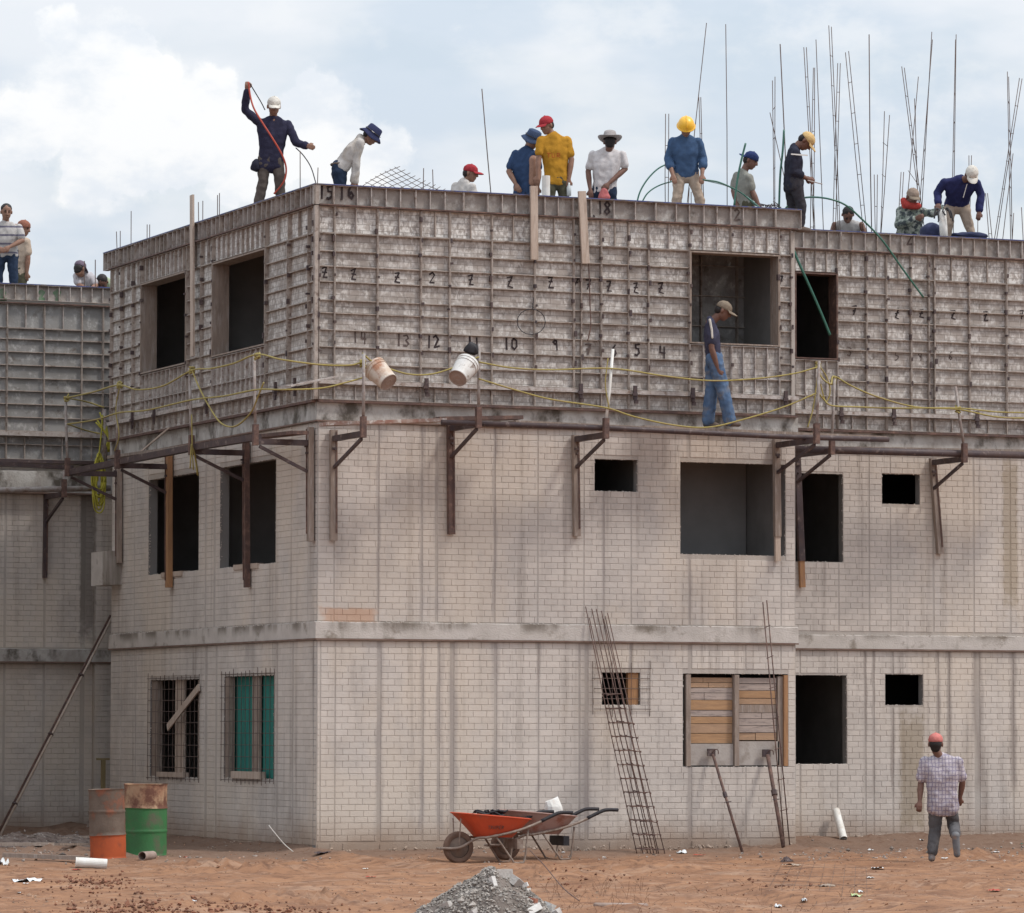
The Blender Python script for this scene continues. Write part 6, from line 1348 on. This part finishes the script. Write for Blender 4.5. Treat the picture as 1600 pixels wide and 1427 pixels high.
mb.add(vs, [(j*(n+1)+i, j*(n+1)+i+1, (j+1)*(n+1)+i+1, (j+1)*(n+1)+i) for j in range(n) for i in range(n)])
rb = thing('rubbish_pile', c, 'low pile of grey rubble and scraps left of the drums', 'rubbish pile'); mb.build('mound', material('rubbish_soil', (.17,.12,.10), (.25,.20,.17), scale=6, bump=.8, c3=(.10,.07,.06), s3=9, t3=(.5,.6)), rb, smooth=True)
mb = MB()
for i in range(900):
    u, v = rnd.uniform(-1, 1), rnd.uniform(-1, 1); k = u*u+v*v
    if k > 1: continue
    q = c+rt*(u*1.3)+fh_*(v*1.5); h = (1-k)*.13; q.z = gz(q.x, q.y)-.01+h*(1+.8*noise.noise(Vector((q.x, q.y, 0))*3)); stone_(mb, q, rnd.uniform(.008, .035))
mb.build('rubble', material('mixed_rubble', (.40,.36,.33), (.20,.15,.12), scale=9, tone=.5), rb, kind='stuff')
# drums
def drum(px, py, r, h, mats, bands, label, lean=(0, 0)):
    c = gpt(px, py); c.z -= .01; t = thing('oil_drum', c, label, 'drum', 'oil drums beside the left wall')
    n = 36; ax = Vector((lean[0], lean[1], 1)).normalized()
    prof = lambda z0, z1: [(z, ) for z in (z0, z1)]
    zs = []
    def rad(z):
        f = z/h; rr = r
        for q in (.34, .67): rr += .011*math.exp(-((f-q)/.012)**2)
        rr += .008*math.exp(-((f-1)/.010)**2)+.008*math.exp(-((f-0)/.010)**2); return rr
    for (f0, f1, m, nm) in bands:
        k = max(4, int((f1-f0)*60)); pr = [(rad(h*(f0+(f1-f0)*i/k)), h*(f0+(f1-f0)*i/k)) for i in range(k+1)]
        mb = MB(); mb.lathe(pr, c, ax, n)
        mb.v = [tuple(Vector(v)+(Vector(v)-c).normalized()*noise.noise(Vector(v)*3.0)*.014) for v in mb.v]
        mb.build(nm, m, t, smooth=True)
    mb = MB(); mb.lathe([(r*.98, h*.995), (r*.94, h*.97), (.01, h*.96)], c, ax, n); mb.build('lid', mats, t)
    return t
M_DGREEN = material('green_drum_paint', (.04, .165, .055), (.045, .13, .05), scale=4, rough=.6, c3=(.115, .10, .07), s3=3.2, t3=(.50, .66), bump=.15)
M_DRUST = material('rusty_cream_drum', (.42, .29, .18), (.29, .15, .09), scale=4, rough=.7, c3=(.14, .06, .04), s3=6, t3=(.44, .58), bump=.2)
M_DGREY = material('grey_rust_drum', (.155, .115, .09), (.085, .06, .045), scale=4, rough=.7, c3=(.22, .085, .05), s3=4, t3=(.50, .62), bump=.2)
M_DOR = material('orange_drum_paint', (.42, .085, .025), (.34, .07, .025), scale=5, rough=.6, c3=(.2, .06, .03), s3=6, t3=(.55, .7))
drum(169, 1337, .222, .86, M_DGREY, [(0,.335,M_DOR,'orange_band'),(.335,1,M_DGREY,'upper_shell')], 'left dented drum, grey brown above and orange below', (-.035, 0))
drum(227, 1337, .272, .90, M_DRUST, [(0,.665,M_DGREEN,'green_band'),(.665,1,M_DRUST,'upper_shell')], 'right larger drum, rusty cream above and green below')
# ------------------------------------------------------------------ wheelbarrows
M_BORANGE = material('orange_red_tray_paint', (.56, .085, .035), (.48, .075, .035), scale=4, rough=.5, c3=(.30, .12, .08), s3=7, t3=(.56, .72))
M_BPINK = material('faded_pinkish_tray', (.36, .22, .19), (.30, .20, .175), scale=4, rough=.7, c3=(.24, .10, .07), s3=5, t3=(.5, .66))
M_TYRE = material('muddy_tyre', (.12, .075, .055), (.18, .11, .08), scale=9, rough=.9, bump=.3)
M_HUB = material('muddy_wheel_disc', (.22, .16, .125), (.16, .12, .10), scale=8, rough=.8)
M_FRAME = material('worn_frame_tube', (.26, .20, .165), (.16, .11, .085), scale=9, rough=.6, c3=(.33, .28, .24), s3=10, t3=(.5,.7))
SLOPE = gz(1, -1.5)
def barrow(px, py, traymat, label, yaw=0.0, grey=False, handle_px=1.0):
    """wheel centre foot at px,py; handles point to image right (along the wall)"""
    c = gpt(px, py); dirx = Vector((math.cos(yaw), math.sin(yaw), 0)); diry = Vector((-math.sin(yaw), math.cos(yaw), 0)); up_ = Vector((0,0,1))
    W = lambda x, y, z: c+dirx*x+diry*y+up_*z
    t = thing('wheelbarrow', c, label, 'wheelbarrow', 'wheelbarrows standing by the wall'); rw = .20
    mb = MB(); prof = [(rw-.07, -.03), (rw-.03, -.043), (rw-.008, -.030), (rw, -.012), (rw, .012), (rw-.008, .030), (rw-.03, .043), (rw-.07, .03)]; mb.lathe(prof, W(0,0,rw), diry, 32); wh = mb.build('wheel', M_TYRE, t, smooth=True)
    mb = MB(); mb.lathe([(.0,-.035),(.03,-.035),(.035,-.018),(rw-.072,-.022),(rw-.066,.0),(rw-.072,.022),(.035,.018),(.03,.035),(0,.035)], W(0,0,rw), diry, 24); mb.build('rim', M_HUB, wh, smooth=True)
    # tray: rim rectangle to smaller floor
    n = 40; rings = []
    def ring(x0, x1, hw, z, tilt, k=3.2):
        out = []
        for i in range(n):
            a = 2*PI*i/n; cx, cy = math.cos(a), math.sin(a); s = (abs(cx)**k+abs(cy)**k)**(-1/k)
            xx = (x0+x1)/2+(x1-x0)/2*cx*s; fr = (xx-x0)/(x1-x0); out.append(W(xx, hw*cy*s*(.82+.18*fr), z+tilt*(fr-.5)))
        return out
    rim = ring(-.06, .92, .34, .585, -.085); rimo = ring(-.075, .935, .352, .583, -.085); flo = ring(.23, .70, .19, .325, -.01); mid = ring(.10, .80, .265, .45, -.05)
    def off(rg, d): ce = sum(rg, Vector())/n; return [p+(p-ce).normalized()*(-d)+Vector((0,0,d*.5)) for p in rg]
    allr = [flo, mid, rim, rimo, [p+Vector((0,0,.008)) for p in rimo], [p+Vector((0,0,.010)) for p in off(rim, .004)], off(mid, .008), off(flo, .010)]
    mb = MB(); vs = [v for rg in allr for v in rg]; fs = []
    for i in range(len(allr)-1):
        for j in range(n): fs.append((i*n+j, i*n+(j+1) % n, (i+1)*n+(j+1) % n, (i+1)*n+j))
    fs += [tuple(reversed(range(n))), tuple(range((len(allr)-1)*n, len(allr)*n))]; mb.add(vs, fs); tray = mb.build('tray', traymat, t, smooth=False)
    for s in (-1, 1):
        mb = MB(); mb.tube(smooth_path([W(-.26, s*.05, .19), W(-.02, s*.09, .20), W(.18, s*.15, .31), W(.34, s*.2, .33), W(.70, s*.26, .41), W(1.0, s*.29, .52), W(1.2, s*.30, .615)], 5), .017, 8); mb.build('handle_tube', M_FRAME, t, smooth=True)
        mb = MB(); mb.tube(smooth_path([W(1.0, s*.29, .525), W(1.18, s*.3, .607), W(1.27, s*.3, .63), W(1.42, s*.3, .628)], 5), .023, 8); mb.build('grip', M_BLACK, t, smooth=True)
        mb = MB(); mb.tube(smooth_path([W(.42, s*.20, .34), W(.62, s*.23, .06), W(.66, s*.23, .012), W(.74, s*.23, .012), W(.80, s*.23, .05), W(.84, s*.24, .42)], 4), .013, 8); mb.build('leg', M_FRAME, t, smooth=True)
        mb = MB(); mb.tube([W(-.02, s*.07, .2), W(-.02, s*.13, .56)], .008, 6); mb.build('strut', M_FRAME, t)
    mb = MB(); mb.tube([W(0,-.09,rw), W(0,.09,rw)], .012, 8); mb.build('axle', M_FRAME, t); mb = MB(); mb.tube([W(-.26,-.055,.19), W(-.26,.055,.19)], .017, 8); mb.build('front_bar', M_FRAME, t)
    mb = MB(); mb.box(W(.70,-.225,.18), W(.78,.225,.30)) if abs(yaw) < .01 else mb.beam(W(.76,-.225,.24), W(.76,.225,.24), .02, .12); mb.build('leg_plate', M_BLACK if grey else M_FRAME, t)
    return t, W, tray
b1, W1, tr1 = barrow(716, 1349, M_BORANGE, 'orange wheelbarrow in front, black gear heaped in its tray')
b2, W2, tr2 = barrow(790, 1344, M_BPINK, 'faded pinkish wheelbarrow behind the orange one, white sack in it', grey=True)
# maker's word on the orange tray: faint dark strokes on its near side
def tray_text(text, W, parent):
    mb = MB(); h = .038; adv = .036; x = .30
    def P(a, b):   # near side wall of the tray between mid and rim
        z = .43+b*h*1.0; fr = (z-.45)/.135; hw = (.265+(.34-.265)*max(0, fr) if fr > 0 else .19+(.265-.19)*(z-.325)/.125)
        xx = a; k = .82+.18*((xx+.0)/.9); return W(xx, -(hw*k*1.02+.006), z)
    for i, ch in enumerate(text):
        for st in GL[ch]:
            for (a, b), (c, d) in zip(st[:-1], st[1:]): mb.tube([P(x+i*adv+a*.028, b), P(x+i*adv+c*.028, d)], .003, 4)
    mb.build('tray_lettering', M_INK2, parent)
tray_text('TRUPER', W1, b1)
# gear in the orange tray
rnd = random.Random(2); mb = MB(); 
for i in range(14):
    c = W1(.40+rnd.uniform(-.15,.13), rnd.uniform(-.12,.05), .58+rnd.uniform(-.02,.06)); pts = [c+Vector((math.cos(a+i)*rnd.uniform(.06,.12), math.sin(a+i)*.06, rnd.uniform(-.02,.03))) for a in range(7)]
    mb.tube(smooth_path(pts, 3), .014, 6)
mb.tube([W1(.40,-.1,.60), W1(.33,-.16,.665)], .013, 6); mb.tube([W1(.50,-.05,.59), W1(.62,-.12,.66)], .013, 6)
mb.build('coiled_harness', M_BLACK, None, smooth=True, loc=W1(.4,0,.56), label='black straps and tools heaped in the orange wheelbarrow', cat='tools')
hullobj('tool_heap', blob(W1(.38,0,.52), .19, .16, .12, seed=8), M_BLACK, 'black rubber heap in the orange wheelbarrow tray', 'tools', jitter=.03, sub=2)
# white sack in the second barrow
c = W2(.66, -.02, .52); pts = []
for z, w_, d_, s_ in ((0,.115,.09,0),(.05,.125,.1,0),(.15,.11,.09,-.01),(.235,.09,.04,-.035),(.25,.06,.015,-.01)):
    for a in range(10): pts.append(c+Vector((w_*math.copysign(abs(math.cos(a*PI/5))**.6, math.cos(a*PI/5))+s_, d_*math.sin(a*PI/5), z+(.03*math.cos(a*PI/5) if z > .2 else 0))))
mb = MB(); mb.add(pts, [(i*10+j, i*10+(j+1) % 10, (i+1)*10+(j+1) % 10, (i+1)*10+j) for i in range(4) for j in range(10)]+[tuple(range(40, 50)), tuple(reversed(range(10)))])
sk = mb.build('cement_sack', material('white_paper_sack', (.70,.69,.66), (.60,.58,.55), scale=6, rough=.7, bump=.6, bscale=18, c3=(.50,.42,.36), s3=4, t3=(.58,.7)), None, loc=c, label='crumpled white sack standing in the rear wheelbarrow', cat='sack')
# ------------------------------------------------------------------ loose pipes and litter
def lying_pipe(p, q, r, mat, label, th=.006):
    ax = (q-p).normalized(); L = (q-p).length; mb = MB(); mb.lathe([(r-th,0),(r,0),(r,L),(r-th,L),(r-th,0)], p, ax, 20); return mb.build('pvc_pipe', mat, None, smooth=False, loc=p, label=label, cat='pipe', group='cut pieces of white pipe')
a = gpt(118, 1358); b = gpt(164, 1358); r = .062; a.z = gz(a.x,a.y)+r; b = a+Vector((.36, -.10, .005)); b.z = gz(b.x,b.y)+r
lying_pipe(a, b, r, M_PVC, 'short white pipe lying on the bare dirt at the left')
a = on_y(1318, 1313, STEP-.45); a.z = gz(a.x, a.y)+.01; b = on_y(1306, 1266, STEP-.10); lying_pipe(a, b, .055, M_PVC, 'white pipe leaning on the wall under the narrow dark window')
a = gpt(222, 1340); a.z += .06; b = a+Vector((.22,.25,0)); lying_pipe(a, b, .055, M_BUCKB, 'grey pipe stub lying at the foot of the green drum')
# timber and rubbish at the left
def lumber(x0, y0, x1, y1, w_, t_, mat, label, z0=.03, z1=.03):
    a = gpt(x0, y0, z0+.03); b = gpt(x1, y1, z1+.03); mb = MB(); mb.beam(a, b, w_, t_); mb.build('timber', mat, None, loc=a, label=label, cat='timber', group='timber lying near the drums')
lumber(5, 1337, 138, 1338, .09, .05, M_WOODG, 'long dark beam lying left of the drums'); lumber(-30, 1328, 80, 1326, .12, .04, M_WOODP, 'pale board behind the long dark beam'); lumber(90, 1330, 150, 1325, .06, .03, M_WOODG, 'thin slat beside the orange drum', .05, .02)
lumber(60, 1322, 150, 1318, .05, .03, M_WOODP, 'light slat among the rubbish behind the drums', .04, .08)
M_WPL = material('white_plastic_film', (.74, .76, .77), (.62, .64, .65), scale=9, rough=.5, bump=.4)
M_CARD = material('cardboard_scrap', (.40, .32, .25), (.30, .23, .18), scale=9)
M_REDP = material('red_plastic_scrap', (.42, .06, .035), (.35, .06, .04), scale=9, rough=.5)
def scrap(px, py, wpx, hpx, mat, label, name='litter', cat='litter', seed=0, ragged=True):
    c = gpt(px, py); w_ = wpx/128/2; rnd = random.Random(seed+int(px)); dep = max(.05, hpx/128*2.2); n = 7; mb = MB(); vs = []; m = 6
    for j in range(m+1):
        for i in range(n+1):
            u = i/n*2-1; v = j/m*2-1; k = 1-.25*rnd.random()*(abs(u) > .9 or abs(v) > .9)
            x = u*w_*k*(1-.25*abs(v)); y = v*dep*k
            z = .006+abs(noise.noise(Vector((u*1.6+seed, v*1.6, px*.1))))*hpx/128*1.1*(1-.4*abs(u))
            vs.append(c+Vector((x*math.cos(YAW)+y*math.sin(YAW), -x*math.sin(YAW)+y*math.cos(YAW), z)))
    mb.add(vs, [(j*(n+1)+i, j*(n+1)+i+1, (j+1)*(n+1)+i+1, (j+1)*(n+1)+i) for j in range(m) for i in range(n)])
    return mb.build(name, mat, None, smooth=True, loc=c, label=label, cat=cat, group='litter on the dirt')
LIT = [(42,1378,50,12,M_WPL,'white crumpled plastic sheet on the dirt at the far left'),(4,1340,18,20,M_WPL,'pale bag cut by the left edge of the view'),(40,1388,10,3,M_WPL,'small white scrap below the crumpled plastic sheet'),(30,1396,6,3,M_WPL,'tiny white scrap below the plastic sheet'),
       (1065,1330,20,9,M_WPL,'white crushed cup near the foot of the thin prop'),(1092,1337,24,3,M_REDP,'flat red scrap right of the crushed cup'),(1372,1360,26,8,M_WPL,'white paper lying left of the walking man in plaid'),(1360,1373,14,4,M_PVC,'greyish scrap just below the white paper'),
       (1237,1356,34,7,M_CARD,'torn cardboard strip in front of the bars'),(1293,1386,28,8,M_CARD,'folded brown carton on the dirt at the right'),(1476,1345,14,4,M_WPL,'white scrap by the walking man\'s boots'),(1345,1397,10,5,M_WPL,'white scrap near the coloured wrapper'),
       (1338,1401,17,10,material('green_yellow_wrapper',(.35,.50,.10),(.55,.60,.45),scale=30),'green and yellow wrapper on the dirt'),(1361,1409,14,6,M_PVC,'pinkish white scrap right of the wrapper'),(1374,1416,24,7,M_WPL,'crumpled white paper at the lower right'),(1216,1401,10,6,M_WPL,'small white scrap at the lower middle right'),
       (1256,1413,8,8,M_WPL,'white bottle cap near the bottom edge'),(1552,1398,22,4,M_REDP,'reddish scrap at the lower right'),(1577,1397,6,3,M_WPL,'tiny white scrap near the red one'),(1527,1346,38,5,M_WOODG,'dark stick lying right of the walking man'),(1440,1318,9,4,M_WPL,'white fleck left of the walking man\'s feet'),
       (1360,1316,12,4,M_WPL,'white fleck by the wall under the small window'),(1392,1302,11,3,M_WPL,'white fleck against the foot of the right wall'),(1508,1297,8,3,M_WPL,'white fleck on the bank behind the walking man'),(1548,1300,24,6,M_DSTEEL,'dark heap of scrap against the right wall'),
       (1555,1333,18,3,M_WPL,'pale streak of paper at the right'),(1597,1320,10,4,M_HOSE,'green scrap at the right edge'),(120,1342,18,4,M_REDP,'red plastic strip left of the white pipe'),(66,1306,14,3,M_WPL,'white fleck on the rubbish at the far left'),(118,1306,6,5,M_WPL,'small white lump on the rubbish by the drums'),
       (580,1371,18,3,M_REDP,'thin red scrap in the middle of the dirt'),(571,1358,10,3,M_PVC,'pale crumb above the thin red scrap'),(880,1333,7,4,M_WPL,'white fleck by the rear barrow legs'),(471,1327,8,4,M_WPL,'white fleck at the foot of the side wall'),(303,1407,8,4,M_WPL,'white fleck at the bottom left'),(290,1337,10,3,M_REDP,'red fleck beside the green drum'),
       (944,1336,6,3,M_WPL,'white fleck between barrows and rebar cages'),(1500,1330,30,3,M_CARD,'brown strip right behind the walking man'),(505,1336,34,7,M_DSTEEL,'dark bent scrap at the foot of the building corner'),(1230,1331,26,14,M_DSTEEL,'tangle of dark tie wire at the foot of the bars')]
for i, l in enumerate(LIT): scrap(*l[:4], l[4], l[5], seed=i)
# heap of gravel and rubble in the foreground
hp = on_z(772, 1432, 0); hp = Vector((hp.x, hp.y, -.05)); sc_ = 1/ (F/ (Vector(hp)-CAM).dot(fw)) ; HX, HH = 120*sc_, 82*sc_
def heap_h(x, y):
    fx = x/HX; e = 1.05 if x < 0 else .78; d = (abs(fx)/e)**1.25+(abs(y)/(HX*.8))**1.6
    top = HH*max(0, 1-d*.80)
    return top*(1+.25*noise.noise(Vector((x*5, y*5, 2))))+noise.noise(Vector((x*12, y*12, 4)))*.02*(1 if top > .02 else .2)-(.04 if top <= 0 else 0)
HP = thing('rubble_heap', hp, 'grey heap of gravel and broken concrete in the foreground', 'rubble heap')
mb = MB(); N = 90; hv = []
for j in range(N+1):
    for i in range(N+1):
        x = (i/N*2-1)*HX*1.5; y = (j/N*2-1)*HX*1.2; p = hp+rt*x+Vector((fw.x, fw.y, 0))*y; p.z = -.07+max(-.03, heap_h(x, y)); hv.append(p)
mb.add(hv, [(j*(N+1)+i, j*(N+1)+i+1, (j+1)*(N+1)+i+1, (j+1)*(N+1)+i) for j in range(N) for i in range(N)])
M_GRAVEL = material('grey_gravel', (.36, .325, .29), (.26, .23, .205), scale=5, rough=.95, bump=1.0, bscale=60, c3=(.36, .33, .305), s3=14, t3=(.5, .65), tone=.35)
M_GRAVELD = material('heap_fines', (.20, .165, .145), (.14, .115, .10), scale=3.5, rough=.95, bump=1.0, bscale=50, c3=(.22,.19,.17), s3=8, t3=(.5,.65))
mb.build('mound', M_GRAVELD, HP, smooth=True)
rnd = random.Random(11)
def stone(mb, c, r, tone=None):
    vs = [Vector((1,0,0)),Vector((-1,0,0)),Vector((0,1,0)),Vector((0,-1,0)),Vector((0,0,1)),Vector((0,0,-1))]
    Mx = Matrix.Rotation(rnd.uniform(0,6), 3, 'Z') @ Matrix.Rotation(rnd.uniform(0,6), 3, 'X')
    vs = [c+Mx@Vector((v.x*r*rnd.uniform(.7,1.2), v.y*r*rnd.uniform(.5,1), v.z*r*rnd.uniform(.4,.8))) for v in vs]
    mb.add(vs, [(0,2,4),(2,1,4),(1,3,4),(3,0,4),(2,0,5),(1,2,5),(3,1,5),(0,3,5)], 0, rnd.random() if tone is None else tone)
mb = MB()
for i in range(9000):
    x = rnd.uniform(-1, 1)*HX*1.35; y = rnd.uniform(-1, .6)*HX; h = heap_h(x, y)
    if h < .005 and rnd.random() < .85: continue
    if noise.noise(Vector((x*4, y*4, 9))) < -.12 and rnd.random() < .7: continue
    p = hp+rt*x+Vector((fw.x, fw.y, 0))*y; p.z = -.066+max(0, h); stone(mb, p, abs(rnd.gauss(.010, .009))+.005)
mb.build('stones', M_GRAVEL, HP, kind='stuff')
M_CHUNK = material('broken_concrete', (.48,.45,.42), (.38,.35,.33), scale=7, bump=.5); M_CHW = material('broken_white_plaster', (.66,.65,.63), (.58,.56,.53), scale=7, bump=.3); M_CHR = material('broken_red_brick', (.42,.17,.11), (.36,.15,.1), scale=7)
for k, (px, py, wpx, hpx, m, nm, l) in enumerate([(775,1364,46,18,M_CHUNK,'concrete_chunk','flat grey slab piece on top of the heap'),(817,1359,18,7,M_CHW,'plaster_chunk','white plaster piece right of the heap top'),(824,1366,10,6,M_CHW,'plaster_chunk','second white plaster piece right of the heap top'),(771,1378,12,18,M_CHW,'plaster_chunk','pale plate standing in the middle of the heap'),
        (855,1400,20,16,M_CHW,'plaster_chunk','rounded white chunk at the right foot of the heap'),(833,1407,14,10,M_CHR,'brick_chunk','broken red brick at the right foot of the heap'),(833,1421,28,11,M_CHW,'plaster_chunk','long white chunk low on the heap'),(886,1413,9,8,M_CHW,'plaster_chunk','small white chunk right of the heap'),(853,1391,8,12,M_CHW,'plaster_chunk','narrow white chunk standing at the right of the heap'),
        (866,1420,24,10,M_CHUNK,'concrete_chunk','grey chunk at the right end of the heap'),(805,1376,26,14,M_CHUNK,'concrete_chunk','dark grey chunk right of the heap top'),(700,1412,16,9,M_CHUNK,'concrete_chunk','grey stone on the left slope of the heap'),(742,1424,14,8,M_CHUNK,'concrete_chunk','grey stone low in the middle of the heap')]):
    x = (px-772)*sc_; yy = -.08; best = None
    D0 = (hp-CAM).dot(fw)
    for s in range(60):
        y = .35-s*.025; p = hp+rt*x+Vector((fw.x, fw.y, 0))*y; p.z = -.07+max(0, heap_h(x, y)); d = p-CAM; q = 713.5-F*d.dot(U2)/d.dot(R2.cross(-U2)) if False else 713.5-F*d.dot(U2)/d.dot(fw)
        if best is None or abs(q-(py+hpx*.3)) < best[0]: best = (abs(q-(py+hpx*.3)), p)
    p = best[1]; w2 = wpx*sc_/2; h2 = hpx*sc_/2; r3 = random.Random(k); pts = [p+rt*(sx*w2*r3.uniform(.7,1.05))+Vector((fw.x,fw.y,0))*(sy*w2*.7*r3.uniform(.6,1))+Vector((0,0,sz*h2*r3.uniform(.7,1.1)+h2*.4)) for sx in (-1,1) for sy in (-1,1) for sz in (-1,1)]+[p+Vector((0,0,h2*1.3))]; Rm = Matrix.Rotation(r3.uniform(-.6,.6), 3, fh_) @ Matrix.Rotation(r3.uniform(-1,1), 3, 'Z'); pts = [p+Rm@(q_-p) for q_ in pts]
    hullobj(nm, pts, m, l, 'rubble', sub=0, jitter=.0, grp='loose chunks on the rubble heap')
# scattered clods, pebbles and scraps over the dirt
mb = MB()
for i in range(5200):
    px = rnd.uniform(-40, 1640); py = 1300+rnd.random()**.8*140; p = gpt(px, py)
    if p.y > (STEP-.05 if p.x > L1 else -.02) and p.x > -.05: continue
    cl = noise.noise(Vector((p.x*.9, p.y*.5, 5)))
    if cl < -.05 and rnd.random() < .75: continue
    stone(mb, p+Vector((0,0,.002)), abs(rnd.gauss(.006, .008))+.004)
mb.build('dirt_clods', material('dirt_clod', (.26, .13, .075), (.20, .095, .055), scale=3, tone=.4, c3=(.36,.25,.18), s3=1.3, t3=(.45,.6)), None, kind='stuff', label='small clods and pebbles strewn over the red dirt', cat='clods')
mb = MB()
for i in range(900):
    r0 = rnd.random()
    if r0 < .45: px, py = rnd.gauss(60, 50), rnd.uniform(1306, 1334)
    elif r0 < .75: px, py = rnd.uniform(1250, 1600), rnd.uniform(1300, 1345)
    else: px, py = rnd.uniform(200, 1250), rnd.uniform(1322, 1345)
    p = gpt(px, py)
    if p.y > (STEP-.05 if p.x > L1 else -.02) and p.x > -.05: continue
    stone(mb, p+Vector((0,0,.006)), abs(rnd.gauss(.014, .010))+.005)
mb.build('rubble_crumbs', material('rubble_crumb', (.36,.31,.28), (.22,.17,.14), scale=3, tone=.45), None, kind='stuff', label='grey crumbs of rubble along the foot of the walls', cat='rubble')
# dark torn clods of soil on the lower left
mb = MB()
for (cx, cy, sx, sy, n) in ((150,1383,34,8,260),(215,1420,60,7,300),(400,1423,60,5,160),(1180,1388,50,6,80),(920,1375,60,6,60)):
    for i in range(n):
        p = gpt(rnd.gauss(cx, sx), rnd.gauss(cy, sy)); stone(mb, p+Vector((0,0,.012)), abs(rnd.gauss(.010, .010))+.005)
mb.build('torn_soil', material('dark_red_soil', (.22,.10,.06), (.15,.068,.042), scale=3, tone=.4), None, kind='stuff', label='dark torn soil lumps on the lower left of the dirt', cat='soil')
# dry weeds and rusty wire on the right of the heap
M_WEED = material('dry_weed', (.22,.13,.08), (.16,.085,.055), scale=5)
mb = MB()
for i in range(190):
    r0 = rnd.random(); px, py = (rnd.uniform(850, 1010), rnd.uniform(1385, 1440)) if r0 < .6 else (rnd.uniform(1000, 1330), rnd.uniform(1385, 1435))
    p = gpt(px, py); h = rnd.uniform(.03, .16 if r0 < .6 else .08); a = rnd.uniform(0, 6.28); l = rnd.uniform(.02, .12)
    mb.tube([p, p+Vector((math.cos(a)*l*.4, math.sin(a)*l*.4, h*.6)), p+Vector((math.cos(a)*l, math.sin(a)*l, h))], .0018, 3, caps=False)
mb.build('dry_weeds', M_WEED, None, kind='stuff', label='thin dry weeds between the rubble heap and the right border', cat='weeds')
mb = MB(); g0 = gpt(1230, 1400)
for i in range(9): a = gpt(1225+i*16, 1352+i*1.0, .06); b = gpt(1195+i*20, 1410, .05); mb.tube(smooth_path([a, (a+b)/2+Vector((0,0,.03*math.sin(i))), b], 4), .0022, 3)
for j in range(5): a = gpt(1215-j*6, 1356+j*12, .06); b = gpt(1350+j*6, 1352+j*13, .06); mb.tube(smooth_path([a, (a+b)/2+Vector((0,0,.03*math.sin(j*2))), b], 4), .0022, 3)
mb.build('wire_mesh_sheet', M_REBAR, None, loc=g0, label='rusty wire mesh lying on the dirt right of the middle', cat='wire mesh')
rope([gpt(828,1362,.25), gpt(850,1378,.16), gpt(880,1398,.08), gpt(905,1412,.03)], .006, M_STEEL, 'rusty bent wire sticking out of the rubble heap', name='bent_wire', cat='wire')
a = gpt(930, 1419, .03); b = gpt(1010, 1417, .03); mb = MB(); mb.tube([a, b], .025, 8); mb.build('pipe_piece', M_BUCKB, None, smooth=True, loc=a, label='grey pipe half buried at the bottom right of the heap', cat='pipe')
rope([along(MAIN, x, y, .35) for x, y in ((420,1290),(432,1305),(445,1320),(458,1331))], .006, M_PVC, 'thin pale string hanging at the foot of the corner', name='string', cat='string')
